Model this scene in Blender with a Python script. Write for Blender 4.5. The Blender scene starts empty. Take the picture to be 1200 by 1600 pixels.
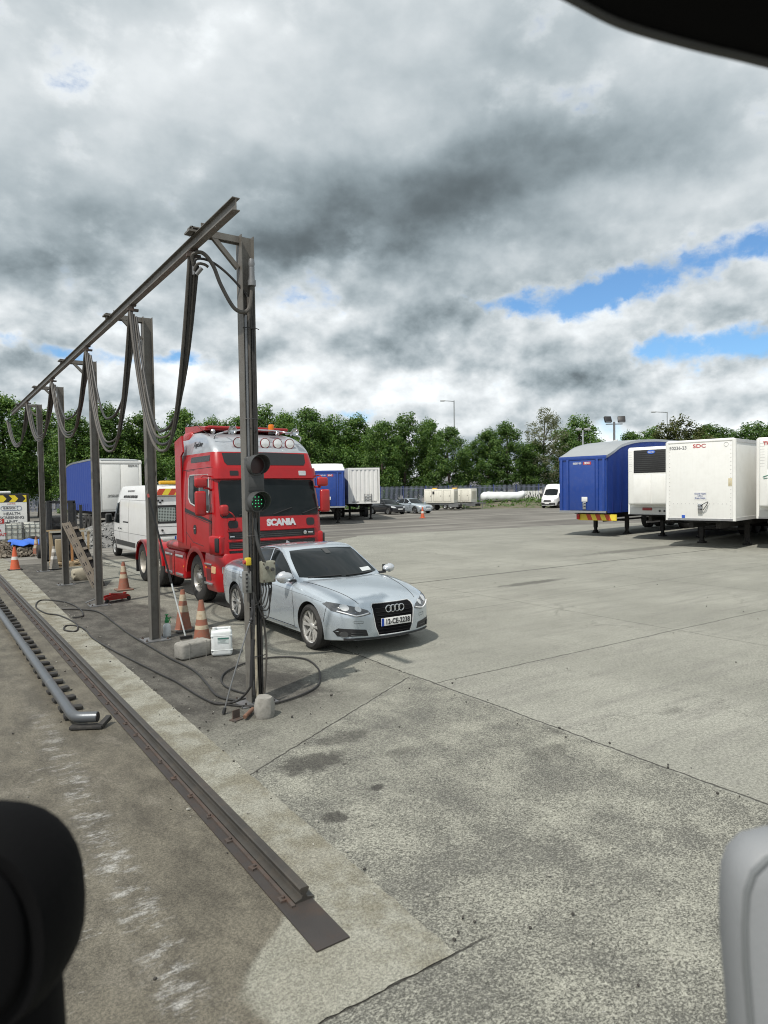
import bpy, bmesh, math, random
from mathutils import Vector, Matrix, Euler, noise
from mathutils.bvhtree import BVHTree
random.seed(7)
PI = math.pi; R = math.radians
C = bpy.context.scene.collection
SC = bpy.context.scene
# yard frame: +x runs away to the right across the yard, +y runs away along the wash rail, camera stands at x=y=0
# ------------------------------------------------------------------ camera, world, sun, exposure
YAW = R(-34.15)
cd = bpy.data.cameras.new('camera'); cam = bpy.data.objects.new('camera', cd); C.objects.link(cam)
cd.sensor_fit = 'AUTO'; cd.sensor_width = 36; cd.lens = 1060 / 1600 * 36
cd.clip_start = .03; cd.clip_end = 3000
cd.dof.use_dof = True; cd.dof.focus_distance = 14; cd.dof.aperture_fstop = 4.4
cam.matrix_world = Matrix.Translation((0, 0, 2.4)) @ Matrix.Rotation(YAW, 4, 'Z') @ Matrix.Rotation(PI / 2 - R(1.94), 4, 'X') @ Matrix.Rotation(R(-.9), 4, 'Z')
SC.camera = cam
SUN_EL = R(57); SUN_DIR = Vector((-.9 * math.cos(SUN_EL), -.43 * math.cos(SUN_EL), math.sin(SUN_EL))).normalized()
sl = bpy.data.lights.new('sun', 'SUN'); so = bpy.data.objects.new('sun', sl); C.objects.link(so)
sl.energy = 3.2; sl.angle = R(1.0); sl.color = (1, .95, .87)
so.rotation_euler = SUN_DIR.to_track_quat('Z', 'Y').to_euler()
SC.view_settings.view_transform = 'Standard'; SC.view_settings.look = 'None'
SC.view_settings.exposure = 0.3; SC.view_settings.gamma = 1; SC.view_settings.use_curve_mapping = False
SC.cycles.filter_width = 1.05; SC.cycles.max_bounces = 6; SC.cycles.transparent_max_bounces = 8


class NT:
    """small wrapper to write node graphs as expressions"""
    def __init__(s, tree): s.t = tree; s.n = tree.nodes; s.l = tree.links
    def put(s, sock, v):
        if v is None: return
        if isinstance(v, bpy.types.NodeSocket): s.l.new(v, sock)
        elif isinstance(v, (tuple, list)) and sock.type == 'RGBA' and len(v) == 3: sock.default_value = (*v, 1)
        else: sock.default_value = v
    def node(s, ty, **kw):
        n = s.n.new(ty)
        for k, v in kw.items(): setattr(n, k, v)
        return n
    def m(s, op, a, b=None, c=None, clamp=False):
        n = s.node('ShaderNodeMath', operation=op, use_clamp=clamp)
        for i, v in enumerate((a, b, c)): s.put(n.inputs[i], v)
        return n.outputs[0]
    def add(s, a, b): return s.m('ADD', a, b)
    def sub(s, a, b): return s.m('SUBTRACT', a, b)
    def mul(s, a, b): return s.m('MULTIPLY', a, b)
    def vm(s, op, a, b=None):
        n = s.node('ShaderNodeVectorMath', operation=op)
        s.put(n.inputs[0], a)
        if b is not None: s.put(n.inputs[1], b)
        return n.outputs['Value'] if op in ('DOT_PRODUCT', 'LENGTH', 'DISTANCE') else n.outputs[0]
    def sep(s, v):
        n = s.node('ShaderNodeSeparateXYZ'); s.put(n.inputs[0], v); return n.outputs
    def comb(s, x, y, z):
        n = s.node('ShaderNodeCombineXYZ')
        for i, v in enumerate((x, y, z)): s.put(n.inputs[i], v)
        return n.outputs[0]
    def noise(s, v, scale, det=4, rough=.55, dist=0, col=False, lac=2.0):
        n = s.node('ShaderNodeTexNoise'); s.put(n.inputs['Vector'], v)
        n.inputs['Scale'].default_value = scale; n.inputs['Detail'].default_value = det
        n.inputs['Roughness'].default_value = rough; n.inputs['Distortion'].default_value = dist; n.inputs['Lacunarity'].default_value = lac
        return n.outputs[1 if col else 0]
    def vor(s, v, scale, feat='F1', rnd=1, out=0):
        n = s.node('ShaderNodeTexVoronoi', feature=feat); s.put(n.inputs['Vector'], v)
        n.inputs['Scale'].default_value = scale; n.inputs['Randomness'].default_value = rnd
        return n.outputs[out]
    def step(s, v, a, b, lo=0., hi=1.):
        n = s.node('ShaderNodeMapRange', interpolation_type='SMOOTHSTEP'); s.put(n.inputs[0], v)
        for i, q in enumerate((a, b, lo, hi)): s.put(n.inputs[1 + i], q)
        return n.outputs[0]
    def mix(s, f, a, b, mode='MIX'):
        n = s.node('ShaderNodeMix', data_type='RGBA', blend_type=mode)
        s.put(n.inputs[0], f); s.put(n.inputs[6], a); s.put(n.inputs[7], b); return n.outputs[2]
    def map(s, v, loc=(0, 0, 0), rot=(0, 0, 0), sc=(1, 1, 1)):
        n = s.node('ShaderNodeMapping'); s.put(n.inputs[0], v)
        n.inputs[1].default_value = loc; n.inputs[2].default_value = rot; n.inputs[3].default_value = sc
        return n.outputs[0]
    def bump(s, h, strength=.3, dist=.02):
        n = s.node('ShaderNodeBump'); n.inputs['Strength'].default_value = strength; n.inputs['Distance'].default_value = dist
        s.put(n.inputs['Height'], h); return n.outputs[0]


# ---- sky: Nishita plus a layer of broken cloud, laid out by direction (azimuth, elevation)
W = bpy.data.worlds.new('World'); SC.world = W; W.use_nodes = True
w = NT(W.node_tree); w.n.clear()
sky = w.node('ShaderNodeTexSky', sky_type='NISHITA', sun_disc=False)
sky.sun_elevation = SUN_EL; sky.sun_rotation = math.atan2(SUN_DIR.x, SUN_DIR.y); sky.altitude = 50; sky.dust_density = .6; sky.ozone_density = 2.0
V = w.node('ShaderNodeTexCoord').outputs['Generated']
vx, vy, vz = w.sep(V)
az = w.m('ARCTAN2', vx, vy); el = w.m('ARCSINE', vz)
warpc = w.noise(V, 4.5, 7, .62, col=True)
warp = w.vm('MULTIPLY', w.vm('SUBTRACT', warpc, (.5, .5, .5)), (.26, .13, 0))
A = w.vm('ADD', w.comb(az, el, 0), warp)
def blobs(lst):
    tot = None
    for a, e, sa, se, amp in lst:
        d = w.vm('MULTIPLY', w.vm('SUBTRACT', A, (a, e, 0)), (1 / sa, 1 / se, 0))
        g = w.m('MULTIPLY', w.m('EXPONENT', w.m('MULTIPLY', w.vm('DOT_PRODUCT', d, d), -1.)), amp)
        tot = g if tot is None else w.add(tot, g)
    return tot
SHADE = [(.30, .36, .22, .075, -.23), (.12, .29, .17, .06, -.27), (.52, .345, .15, .055, -.25), (.66, .395, .16, .06, -.20), (.83, .44, .20, .055, -.19), (1.02, .44, .14, .05, -.17), (.36, .45, .22, .05, -.07),
         (.56, .205, .08, .025, -.12), (.60, .265, .14, .03, -.10), (.873, .160, .11, .016, -.14), (.70, .205, .08, .02, -.10), (.87, .345, .2, .025, -.05),
         (.17, .50, .14, .07, .06), (.50, .62, .3, .09, .08), (1.074, .36, .13, .04, .13), (.162, .225, .17, .028, .15), (.916, .222, .14, .026, .17), (.80, .135, .10, .02, .08), (.35, .15, .3, .03, .08), (1.02, .14, .08, .02, .12), (.66, .15, .08, .03, .08), (-1.2, .5, .9, .4, .15), (2.6, .5, .8, .3, -.1)]
HOLES = [(.86, .262, .09, .022, .85), (.98, .268, .09, .026, .95), (1.09, .292, .07, .036, 1.05), (.76, .25, .06, .012, .6), (1.10, .168, .10, .026, 1.0), (1.0, .185, .06, .016, .7), (.12, .196, .10, .018, .9), (.31, .2, .09, .013, .8), (.545, .122, .06, .010, .8), (.33, .13, .10, .008, .5), (-.3, .35, .25, .12, .8), (1.7, .4, .25, .12, .7), (-2.4, .6, .5, .25, .8)]

Q = w.map(V, sc=(1, 1, 1.7))
n1 = w.noise(Q, 2.3, 7, .46, .0)
n2 = w.noise(w.map(V, loc=(.05, .02, -.075), sc=(1, 1, 1.7)), 2.3, 7, .46, .0)
Q3 = w.map(V, sc=(1, 1, 1.45))
n3 = w.noise(Q3, 7.5, 7, .52, .0)
n4 = w.noise(w.map(V, loc=(.014, .007, -.028), sc=(1, 1, 1.45)), 7.5, 7, .52, .0)
n5 = w.noise(w.map(V, sc=(1, 1, 1.6)), 17, 7, .6)
low = w.step(el, .42, .12)      # heaped cloud towards the horizon, smooth sheet overhead
relief = w.add(w.mul(w.sub(n1, n2), .75), w.mul(w.mul(w.sub(n3, n4), 2.1), w.add(.16, w.mul(low, .84))))
lum = w.add(w.add(w.mul(blobs(SHADE), .80), w.add(.55, w.mul(low, .02))), w.add(w.mul(w.sub(n1, .5), .55), w.mul(relief, .85)))
lum = w.m('SMOOTH_MAX', w.add(lum, w.add(w.mul(w.sub(n3, .5), .12), w.mul(w.sub(n5, .5), .07))), .12, .10)
cov = w.add(blobs(HOLES), w.add(w.add(w.mul(w.sub(n3, .5), 2.6), w.mul(w.sub(n5, .5), 1.5)), w.mul(w.sub(n1, .5), .7)))
hole = w.step(cov, .36, 1.0)
edge = w.m('MULTIPLY', w.step(cov, .05, .75), .13)
lum = w.add(lum, edge)
cool = w.mix(w.step(lum, .15, .75), (.80, .98, 1.075), (.95, 1.0, 1.025))
cloud = w.mix(1, cool, w.comb(*(w.mul(lum, 10),) * 3), 'MULTIPLY')
clear = w.mix(1, sky.outputs[0], (.80, 1.08, 1.27), 'MULTIPLY')
fin = w.mix(hole, cloud, clear)
bg = w.node('ShaderNodeBackground'); w.put(bg.inputs[0], fin); bg.inputs[1].default_value = .1
w.l.new(bg.outputs[0], w.node('ShaderNodeOutputWorld').inputs[0])

# ------------------------------------------------------------------ materials
MATS = {}
def newmat(name):
    m = bpy.data.materials.new(name); m.use_nodes = True; t = NT(m.node_tree); t.n.clear()
    b = t.node('ShaderNodeBsdfPrincipled'); o = t.node('ShaderNodeOutputMaterial'); t.l.new(b.outputs[0], o.inputs[0])
    return m, t, b
def mat(name, col, rough=.5, metal=0, var=.12, scale=5, bump=0, bscale=80, coat=0, spec=.5, dirt=None, dirtamt=.0, streak=0, alpha=None, emit=None):
    """paint, plastic, metal, rubber, wood: base colour with cloudy wear, optional dirt patches and vertical streaks, roughness variation"""
    if name in MATS: return MATS[name]
    m, t, b = newmat(name)
    oc = t.node('ShaderNodeTexCoord').outputs['Object']
    n = t.noise(oc, scale, 5, .6)
    f = t.add(1 - var, t.mul(n, 2 * var))
    c = t.mix(1, col, t.comb(f, f, f), 'MULTIPLY')
    if streak:
        st = t.step(t.noise(t.map(oc, sc=(14, 14, .7)), 1.0, 4, .6), .45, .75)
        c = t.mix(t.mul(st, streak), c, dirt or (.12, .11, .09))
    if dirtamt:
        dn = t.step(t.noise(oc, scale * 2.3, 7, .65), .42, .72)
        c = t.mix(t.mul(dn, dirtamt), c, dirt or (.12, .11, .09))
    t.put(b.inputs['Base Color'], c)
    t.put(b.inputs['Roughness'], t.m('ADD', rough - .07, t.mul(n, .14), clamp=True))
    b.inputs['Metallic'].default_value = metal; b.inputs['Coat Weight'].default_value = coat
    b.inputs['Coat Roughness'].default_value = .06
    b.inputs['Specular IOR Level'].default_value = spec
    if bump: t.put(b.inputs['Normal'], t.bump(t.noise(oc, bscale, 4, .6), bump, .01))
    if emit: b.inputs['Emission Color'].default_value = (*col, 1); b.inputs['Emission Strength'].default_value = emit
    MATS[name] = m
    return m

steel = mat('grey_steel', (.17, .162, .145), .55, .25, .3, 3, .15, 60, dirt=(.075, .055, .04), dirtamt=.4, streak=.35)
steel_pale = mat('galvanised_steel', (.23, .235, .24), .45, .6, .2, 8, .08, 50, dirt=(.12, .11, .1), dirtamt=.3)
rust = mat('rusty_steel', (.085, .069, .06), .75, .2, .35, 6, .3, 40, dirt=(.10, .045, .025), dirtamt=.5)
hose_m = mat('weathered_hose_rubber', (.075, .068, .06), .6, 0, .25, 9, .1, 60, dirt=(.14, .13, .11), dirtamt=.4)
blk_hose = mat('black_hose_rubber', (.022, .021, .02), .5, 0, .2, 9, dirt=(.07, .065, .06), dirtamt=.3)
rubber = mat('tyre_rubber', (.022, .021, .02), .75, 0, .25, 6, .2, 60, dirt=(.06, .056, .05), dirtamt=.35)
blk = mat('black_plastic', (.018, .018, .019), .5, 0, .2, 6)
blk_matt = mat('black_matt_frame', (.02, .019, .018), .8, 0, .3, 5, .1, 40, dirt=(.07, .06, .05), dirtamt=.4)
dk_grey = mat('dark_grey_plastic', (.05, .052, .052), .55, 0, .15, 7, dirt=(.09, .085, .075), dirtamt=.25)
chrome = mat('chrome', (.62, .63, .64), .14, 1, .06, 5)
alu = mat('aluminium', (.52, .53, .54), .32, .9, .12, 8)
white_paint = mat('white_paint', (.74, .745, .74), .3, 0, .05, 2, coat=.4, dirt=(.45, .43, .39), dirtamt=.12, streak=.12)
white_gel = mat('white_panel', (.78, .78, .75), .42, 0, .04, 1.2, dirt=(.45, .43, .38), dirtamt=.12, streak=.07)
white_plastic = mat('white_plastic', (.66, .69, .69), .4, 0, .08, 6, dirt=(.4, .4, .36), dirtamt=.3)
grey_trim = mat('grey_trim', (.42, .43, .43), .5, 0, .08, 6)
glass = mat('dark_glass', (.008, .011, .012), .05, 0, .1, 3, spec=.27)
lampglass = mat('clear_lamp_glass', (.66, .67, .67), .08, .45, .25, 30, spec=.8)
amber = mat('amber_lens', (.75, .24, .02), .2, 0, .1, 10)
red_lens = mat('red_lens', (.45, .015, .012), .2, 0, .1, 10)
red_text = mat('red_lettering', (.45, .03, .03), .5)
blk_text = mat('black_lettering', (.02, .02, .022), .55)
wood = mat('pale_timber', (.36, .27, .16), .75, 0, .25, 9, .2, 40, dirt=(.16, .12, .08), dirtamt=.4)
conc_block = mat('dirty_concrete', (.27, .26, .235), .9, 0, .25, 6, .6, 40, dirt=(.1, .095, .08), dirtamt=.45)

# ------------------------------------------------------------------ mesh helpers
class MB:
    def __init__(s): s.bm = bmesh.new()
    def face(s, vs, mi=0):
        try:
            f = s.bm.faces.new(vs); f.material_index = mi; return f
        except ValueError: return None
    def box(s, c, d, rot=None, mi=0, bev=0, seg=2):
        r = bmesh.ops.create_cube(s.bm, size=1); vs = r['verts']
        for v in vs: v.co = Vector((v.co.x * d[0], v.co.y * d[1], v.co.z * d[2]))
        fs = list({f for v in vs for f in v.link_faces})
        if bev:
            es = list({e for v in vs for e in v.link_edges})
            rr = bmesh.ops.bevel(s.bm, geom=es, offset=min(bev, min(d) * .45), segments=seg, affect='EDGES', profile=.5)
            fs = list({f for f in rr['faces']} | {f for v in rr['verts'] for f in v.link_faces}); vs = list({v for f in fs for v in f.verts})
        M = Matrix.Translation(c)
        if rot is not None: M = M @ (rot.to_matrix().to_4x4() if isinstance(rot, Euler) else rot)
        for v in vs: v.co = M @ v.co
        for f in fs: f.material_index = mi
        return s
    def rings(s, rings, mi=0, close=True, caps=True):
        L = [[s.bm.verts.new(p) for p in r] for r in rings]
        n = len(L[0])
        for a, b in zip(L, L[1:]):
            for i in range(n if close else n - 1):
                j = (i + 1) % n; s.face((a[i], a[j], b[j], b[i]), mi)
        if caps and close:
            s.face(list(reversed(L[0])), mi); s.face(L[-1], mi)
        return s
    def cyl(s, p0, p1, r0, r1=None, seg=12, mi=0, caps=True):
        p0 = Vector(p0); p1 = Vector(p1); r1 = r0 if r1 is None else r1
        d = (p1 - p0).normalized(); u = d.orthogonal().normalized(); v = d.cross(u)
        R_ = lambda p, r: [p + (u * math.cos(2 * PI * k / seg) + v * math.sin(2 * PI * k / seg)) * r for k in range(seg)]
        return s.rings([R_(p0, r0), R_(p1, r1)], mi, caps=caps)
    def tube(s, pts, r, seg=8, mi=0, smooth=0, closed=False):
        pts = [Vector(p) for p in pts]
        if smooth: pts = spline(pts, smooth)
        rr = r if callable(r) else (lambda t: r)
        up = None; rings = []
        N = len(pts)
        for i, p in enumerate(pts):
            d = (pts[min(i + 1, N - 1)] - pts[max(i - 1, 0)])
            if d.length < 1e-9: d = Vector((0, 0, 1))
            d.normalize()
            if up is None: up = d.orthogonal().normalized()
            up = (up - d * up.dot(d))
            up = up.normalized() if up.length > 1e-6 else d.orthogonal().normalized()
            v = d.cross(up); q = rr(i / max(1, N - 1))
            rings.append([p + (up * math.cos(2 * PI * k / seg) + v * math.sin(2 * PI * k / seg)) * q for k in range(seg)])
        return s.rings(rings, mi)
    def lathe(s, prof, o=(0, 0, 0), ax='Z', seg=24, mi=0, mis=None, caps=True):
        o = Vector(o); rings = []
        for r, h in prof:
            ring = []
            for k in range(seg):
                a = 2 * PI * k / seg; x, y = r * math.cos(a), r * math.sin(a)
                ring.append(o + (Vector((x, y, h)) if ax == 'Z' else Vector((h, x, y)) if ax == 'X' else Vector((y, h, x))))
            rings.append(ring)
        L = [[s.bm.verts.new(p) for p in r] for r in rings]
        for q, (a, b) in enumerate(zip(L, L[1:])):
            for i in range(seg):
                j = (i + 1) % seg; s.face((a[i], a[j], b[j], b[i]), mis[q] if mis else mi)
        if not caps: return s
        if prof[0][0] > 1e-4: s.face(list(reversed(L[0])), mis[0] if mis else mi)
        if prof[-1][0] > 1e-4: s.face(L[-1], mis[-1] if mis else mi)
        return s
    def prism(s, poly, plane, a, b, mi=0):
        """polygon given in a plane ('xz','xy','yz') pushed from a to b along the third axis"""
        f = {'xz': lambda p, t: Vector((p[0], t, p[1])), 'xy': lambda p, t: Vector((p[0], p[1], t)), 'yz': lambda p, t: Vector((t, p[0], p[1]))}[plane]
        A = [s.bm.verts.new(f(p, a)) for p in poly]; B = [s.bm.verts.new(f(p, b)) for p in poly]; n = len(poly)
        s.face(A, mi); s.face(list(reversed(B)), mi)
        for i in range(n): s.face((A[i], B[i], B[(i + 1) % n], A[(i + 1) % n]), mi)
        return s
    def torus(s, c, Rr, r, ax='X', seg=24, sub=8, mi=0, arc=None):
        c = Vector(c)
        f = {'X': lambda a: Vector((0, math.cos(a), math.sin(a))), 'Y': lambda a: Vector((math.cos(a), 0, math.sin(a))), 'Z': lambda a: Vector((math.cos(a), math.sin(a), 0))}[ax]
        axv = {'X': Vector((1, 0, 0)), 'Y': Vector((0, 1, 0)), 'Z': Vector((0, 0, 1))}[ax]
        rings = []
        a0, a1 = arc or (0, 2 * PI)
        for k in range(seg + (1 if arc else 0)):
            a = a0 + (a1 - a0) * k / seg; d = f(a)
            rings.append([c + d * (Rr + r * math.cos(2 * PI * j / sub)) + axv * (r * math.sin(2 * PI * j / sub)) for j in range(sub)])
        if not arc: rings.append(rings[0])
        return s.rings(rings, mi, caps=bool(arc))
    def mesh(s, me, M=None, mi=None):
        n0 = len(s.bm.verts); f0 = len(s.bm.faces)
        s.bm.from_mesh(me); s.bm.verts.ensure_lookup_table(); s.bm.faces.ensure_lookup_table()
        if M is not None:
            for v in s.bm.verts[n0:]: v.co = M @ v.co
        if mi is not None:
            for f in s.bm.faces[f0:]: f.material_index = mi
        return s
    def xf(s, M):
        for v in s.bm.verts: v.co = M @ v.co
        return s
    def build(s, name, mats, parent=None, smooth=35, loc=None, weld=True, fix=True):
        if weld: bmesh.ops.remove_doubles(s.bm, verts=s.bm.verts, dist=1e-5)
        if fix: bmesh.ops.recalc_face_normals(s.bm, faces=s.bm.faces)
        me = bpy.data.meshes.new(name); s.bm.to_mesh(me); s.bm.free()
        for m in (mats if isinstance(mats, (list, tuple)) else [mats]): me.materials.append(m)
        if smooth:
            me.polygons.foreach_set('use_smooth', [True] * len(me.polygons)); me.set_sharp_from_angle(angle=R(smooth))
        o = bpy.data.objects.new(name, me); C.objects.link(o)
        if parent: o.parent = parent
        if loc is not None: o.location = loc
        return o

def spline(P, n):
    out = []
    for i in range(len(P) - 1):
        p0, p1, p2, p3 = P[max(i - 1, 0)], P[i], P[i + 1], P[min(i + 2, len(P) - 1)]
        for k in range(n):
            t = k / n
            out.append(.5 * ((2 * p1) + (p2 - p0) * t + (2 * p0 - 5 * p1 + 4 * p2 - p3) * t * t + (3 * p1 - p0 - 3 * p2 + p3) * t ** 3))
    out.append(P[-1]); return out
def pchip(xs, ys):
    n = len(xs); h = [xs[i + 1] - xs[i] for i in range(n - 1)]; d = [(ys[i + 1] - ys[i]) / h[i] for i in range(n - 1)]
    m = [0] * n
    for i in range(1, n - 1):
        if d[i - 1] * d[i] > 0:
            w1, w2 = 2 * h[i] + h[i - 1], h[i] + 2 * h[i - 1]; m[i] = (w1 + w2) / (w1 / d[i - 1] + w2 / d[i])
    m[0], m[-1] = d[0], d[-1]
    def f(x):
        x = min(max(x, xs[0]), xs[-1]); i = 0
        while i < n - 2 and x > xs[i + 1]: i += 1
        t = (x - xs[i]) / h[i]; t2, t3 = t * t, t ** 3
        return ys[i] * (2 * t3 - 3 * t2 + 1) + h[i] * m[i] * (t3 - 2 * t2 + t) + ys[i + 1] * (-2 * t3 + 3 * t2) + h[i] * m[i + 1] * (t3 - t2)
    return f
def tag(o, label=None, cat=None, group=None, kind=None):
    if label: o['label'] = label
    if cat: o['category'] = cat
    if group: o['group'] = group
    if kind: o['kind'] = kind
    return o
def thing(name, label, cat, loc=(0, 0, 0), rz=0, group=None):
    o = bpy.data.objects.new(name, None); C.objects.link(o); o.empty_display_size = .2
    o.location = loc; o.rotation_euler = (0, 0, rz)
    return tag(o, label, cat, group)
def kids(o): return [c for c in C.objects if c.parent == o]
def dup(o, loc=None, rz=None, label=None, parent=None, scale=None):
    c = o.copy(); C.objects.link(c)
    if parent: c.parent = parent
    if loc is not None: c.location = loc
    if rz is not None: c.rotation_euler = (0, 0, rz)
    if scale is not None: c.scale = scale
    if label: c['label'] = label
    for k in kids(o): dup(k, parent=c)
    return c
def struct(o): o['kind'] = 'structure'; return o
_tx = {}
def textmesh(s, size=1, bold=0., align='CENTER', sx=1, shear=0, ext=.004, spacing=1):
    cu = bpy.data.curves.new('t', 'FONT'); cu.body = s; cu.size = size; cu.align_x = align; cu.align_y = 'CENTER'
    cu.offset = bold; cu.extrude = ext; cu.shear = shear; cu.resolution_u = 4; cu.space_character = spacing
    o = bpy.data.objects.new('t', cu); C.objects.link(o); dg = bpy.context.evaluated_depsgraph_get(); dg.update()
    me = bpy.data.meshes.new_from_object(o.evaluated_get(dg)); bpy.data.objects.remove(o); bpy.data.curves.remove(cu)
    for v in me.vertices: v.co.x *= sx
    return me
def facing(loc, normal, up=(0, 0, 1)):
    """frame whose +Z looks along normal and whose +Y is up: for lettering"""
    z = Vector(normal).normalized(); y = Vector(up); y = (y - z * y.dot(z)).normalized(); x = y.cross(z)
    return Matrix.Translation(loc) @ Matrix((x, y, z)).transposed().to_4x4()
def lettering(name, s, size, loc, normal, m, parent, bold=0., sx=1, shear=0, ext=.003, up=(0, 0, 1), align='CENTER', spacing=1):
    b = MB(); lines = s.split('\n')
    for i, l in enumerate(lines):
        b.mesh(textmesh(l, size, bold, align, sx, shear, ext, spacing), facing(loc, normal, up) @ Matrix.Translation((0, -i * size * 1.05, 0)))
    return b.build(name, m, parent, smooth=0, weld=False, fix=False)
def bool_cut(o, cutters):
    for c in cutters:
        c.parent = o.parent
        md = o.modifiers.new('b', 'BOOLEAN'); md.object = c; md.operation = 'DIFFERENCE'; md.solver = 'EXACT'
    dg = bpy.context.evaluated_depsgraph_get(); dg.update()
    me = bpy.data.meshes.new_from_object(o.evaluated_get(dg)); o.modifiers.clear(); old = o.data; o.data = me
    me.name = old.name; bpy.data.meshes.remove(old)
    for c in cutters: d = c.data; bpy.data.objects.remove(c); bpy.data.meshes.remove(d)
    return o
def bvh(*os):
    b = bmesh.new()
    for o in os: b.from_mesh(o.data)
    t = BVHTree.FromBMesh(b); b.free(); return t
AXD = {'+x': (0, 1), '-x': (0, -1), '+y': (1, 1), '-y': (1, -1), '+z': (2, 1), '-z': (2, -1)}
def shrink(b, tree, poly, side, off=.004, res=.06, thick=.02, mi=0, sink=0.):
    """lay a flat outline onto a body seen from one side ('-y' = from -y); gives it a rim so it is a real plate"""
    ai, sg = AXD[side]; oth = [i for i in range(3) if i != ai]
    t = bmesh.new(); vs = []
    for p in poly:
        co = [0, 0, 0]; co[oth[0]], co[oth[1]] = p; vs.append(t.verts.new(co))
    t.faces.new(vs)
    for k, ax in enumerate(oth):
        lo, hi = min(p[k] for p in poly), max(p[k] for p in poly); n = int((hi - lo) / res)
        for i in range(1, n + 1):
            q = lo + (hi - lo) * i / (n + 1); nv = [0, 0, 0]; nv[ax] = 1; pc = [0, 0, 0]; pc[ax] = q
            bmesh.ops.bisect_plane(t, geom=t.verts[:] + t.edges[:] + t.faces[:], plane_co=pc, plane_no=nv, dist=1e-5)
    dirv = Vector((0, 0, 0)); dirv[ai] = -sg; last = None; miss = []
    for v in t.verts:
        o = v.co.copy(); o[ai] = 8 * sg
        loc, nor, _, _ = tree.ray_cast(o, dirv)
        if loc is None: miss.append(v); continue
        v.co = loc - dirv * .0015 + (nor if nor.dot(dirv) < 0 else -nor) * off
    good = [v for v in t.verts if v not in miss]
    for v in miss:
        if good:
            g = min(good, key=lambda q: (q.co[oth[0]] - v.co[oth[0]]) ** 2 + (q.co[oth[1]] - v.co[oth[1]]) ** 2); v.co[ai] = g.co[ai]
    bd = [e for e in t.edges if e.is_boundary]
    ex = bmesh.ops.extrude_edge_only(t, edges=bd)
    for e in ex['geom']:
        if isinstance(e, bmesh.types.BMVert): e.co += dirv * thick
    me = bpy.data.meshes.new('s'); t.to_mesh(me); t.free(); b.mesh(me, mi=mi); bpy.data.meshes.remove(me)
    return b
def seam(b, tree, pts, side, r=.004, res=.04, mi=0, off=0., closed=False):
    """thin line laid on a body: panel gap, strip, wiper"""
    ai, sg = AXD[side]; oth = [i for i in range(3) if i != ai]
    if closed: pts = list(pts) + [pts[0]]
    P = []; dirv = Vector((0, 0, 0)); dirv[ai] = -sg
    for (a, c) in zip(pts, pts[1:]):
        n = max(1, int(math.dist(a, c) / res))
        for k in range(n): P.append((a[0] + (c[0] - a[0]) * k / n, a[1] + (c[1] - a[1]) * k / n))
    P.append(tuple(pts[-1])); out = []
    for p in P:
        o = Vector((0, 0, 0)); o[oth[0]], o[oth[1]] = p; o[ai] = 8 * sg
        loc, nor, _, _ = tree.ray_cast(o, dirv)
        if loc is not None: out.append(loc + (nor if nor.dot(dirv) < 0 else -nor) * off)
    if len(out) > 1: b.tube(out, r, 5, mi)
    return b
def rpoly(x0, z0, x1, z1, r=.03, n=3):
    """rounded rectangle outline"""
    out = []
    for cx, cz, a0 in ((x1 - r, z1 - r, 0), (x0 + r, z1 - r, PI / 2), (x0 + r, z0 + r, PI), (x1 - r, z0 + r, 3 * PI / 2)):
        for k in range(n + 1):
            a = a0 + PI / 2 * k / n; out.append((cx + r * math.cos(a), cz + r * math.sin(a)))
    return out
def cw(X, Y, Z=0):
    """from the driver's right / ahead to the yard frame"""
    return Vector((X * .8276 + Y * .5614, -X * .5614 + Y * .8276, Z))
HEAD_AWAY = R(-34.15)   # heading turn for things squared to the driver's view

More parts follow.
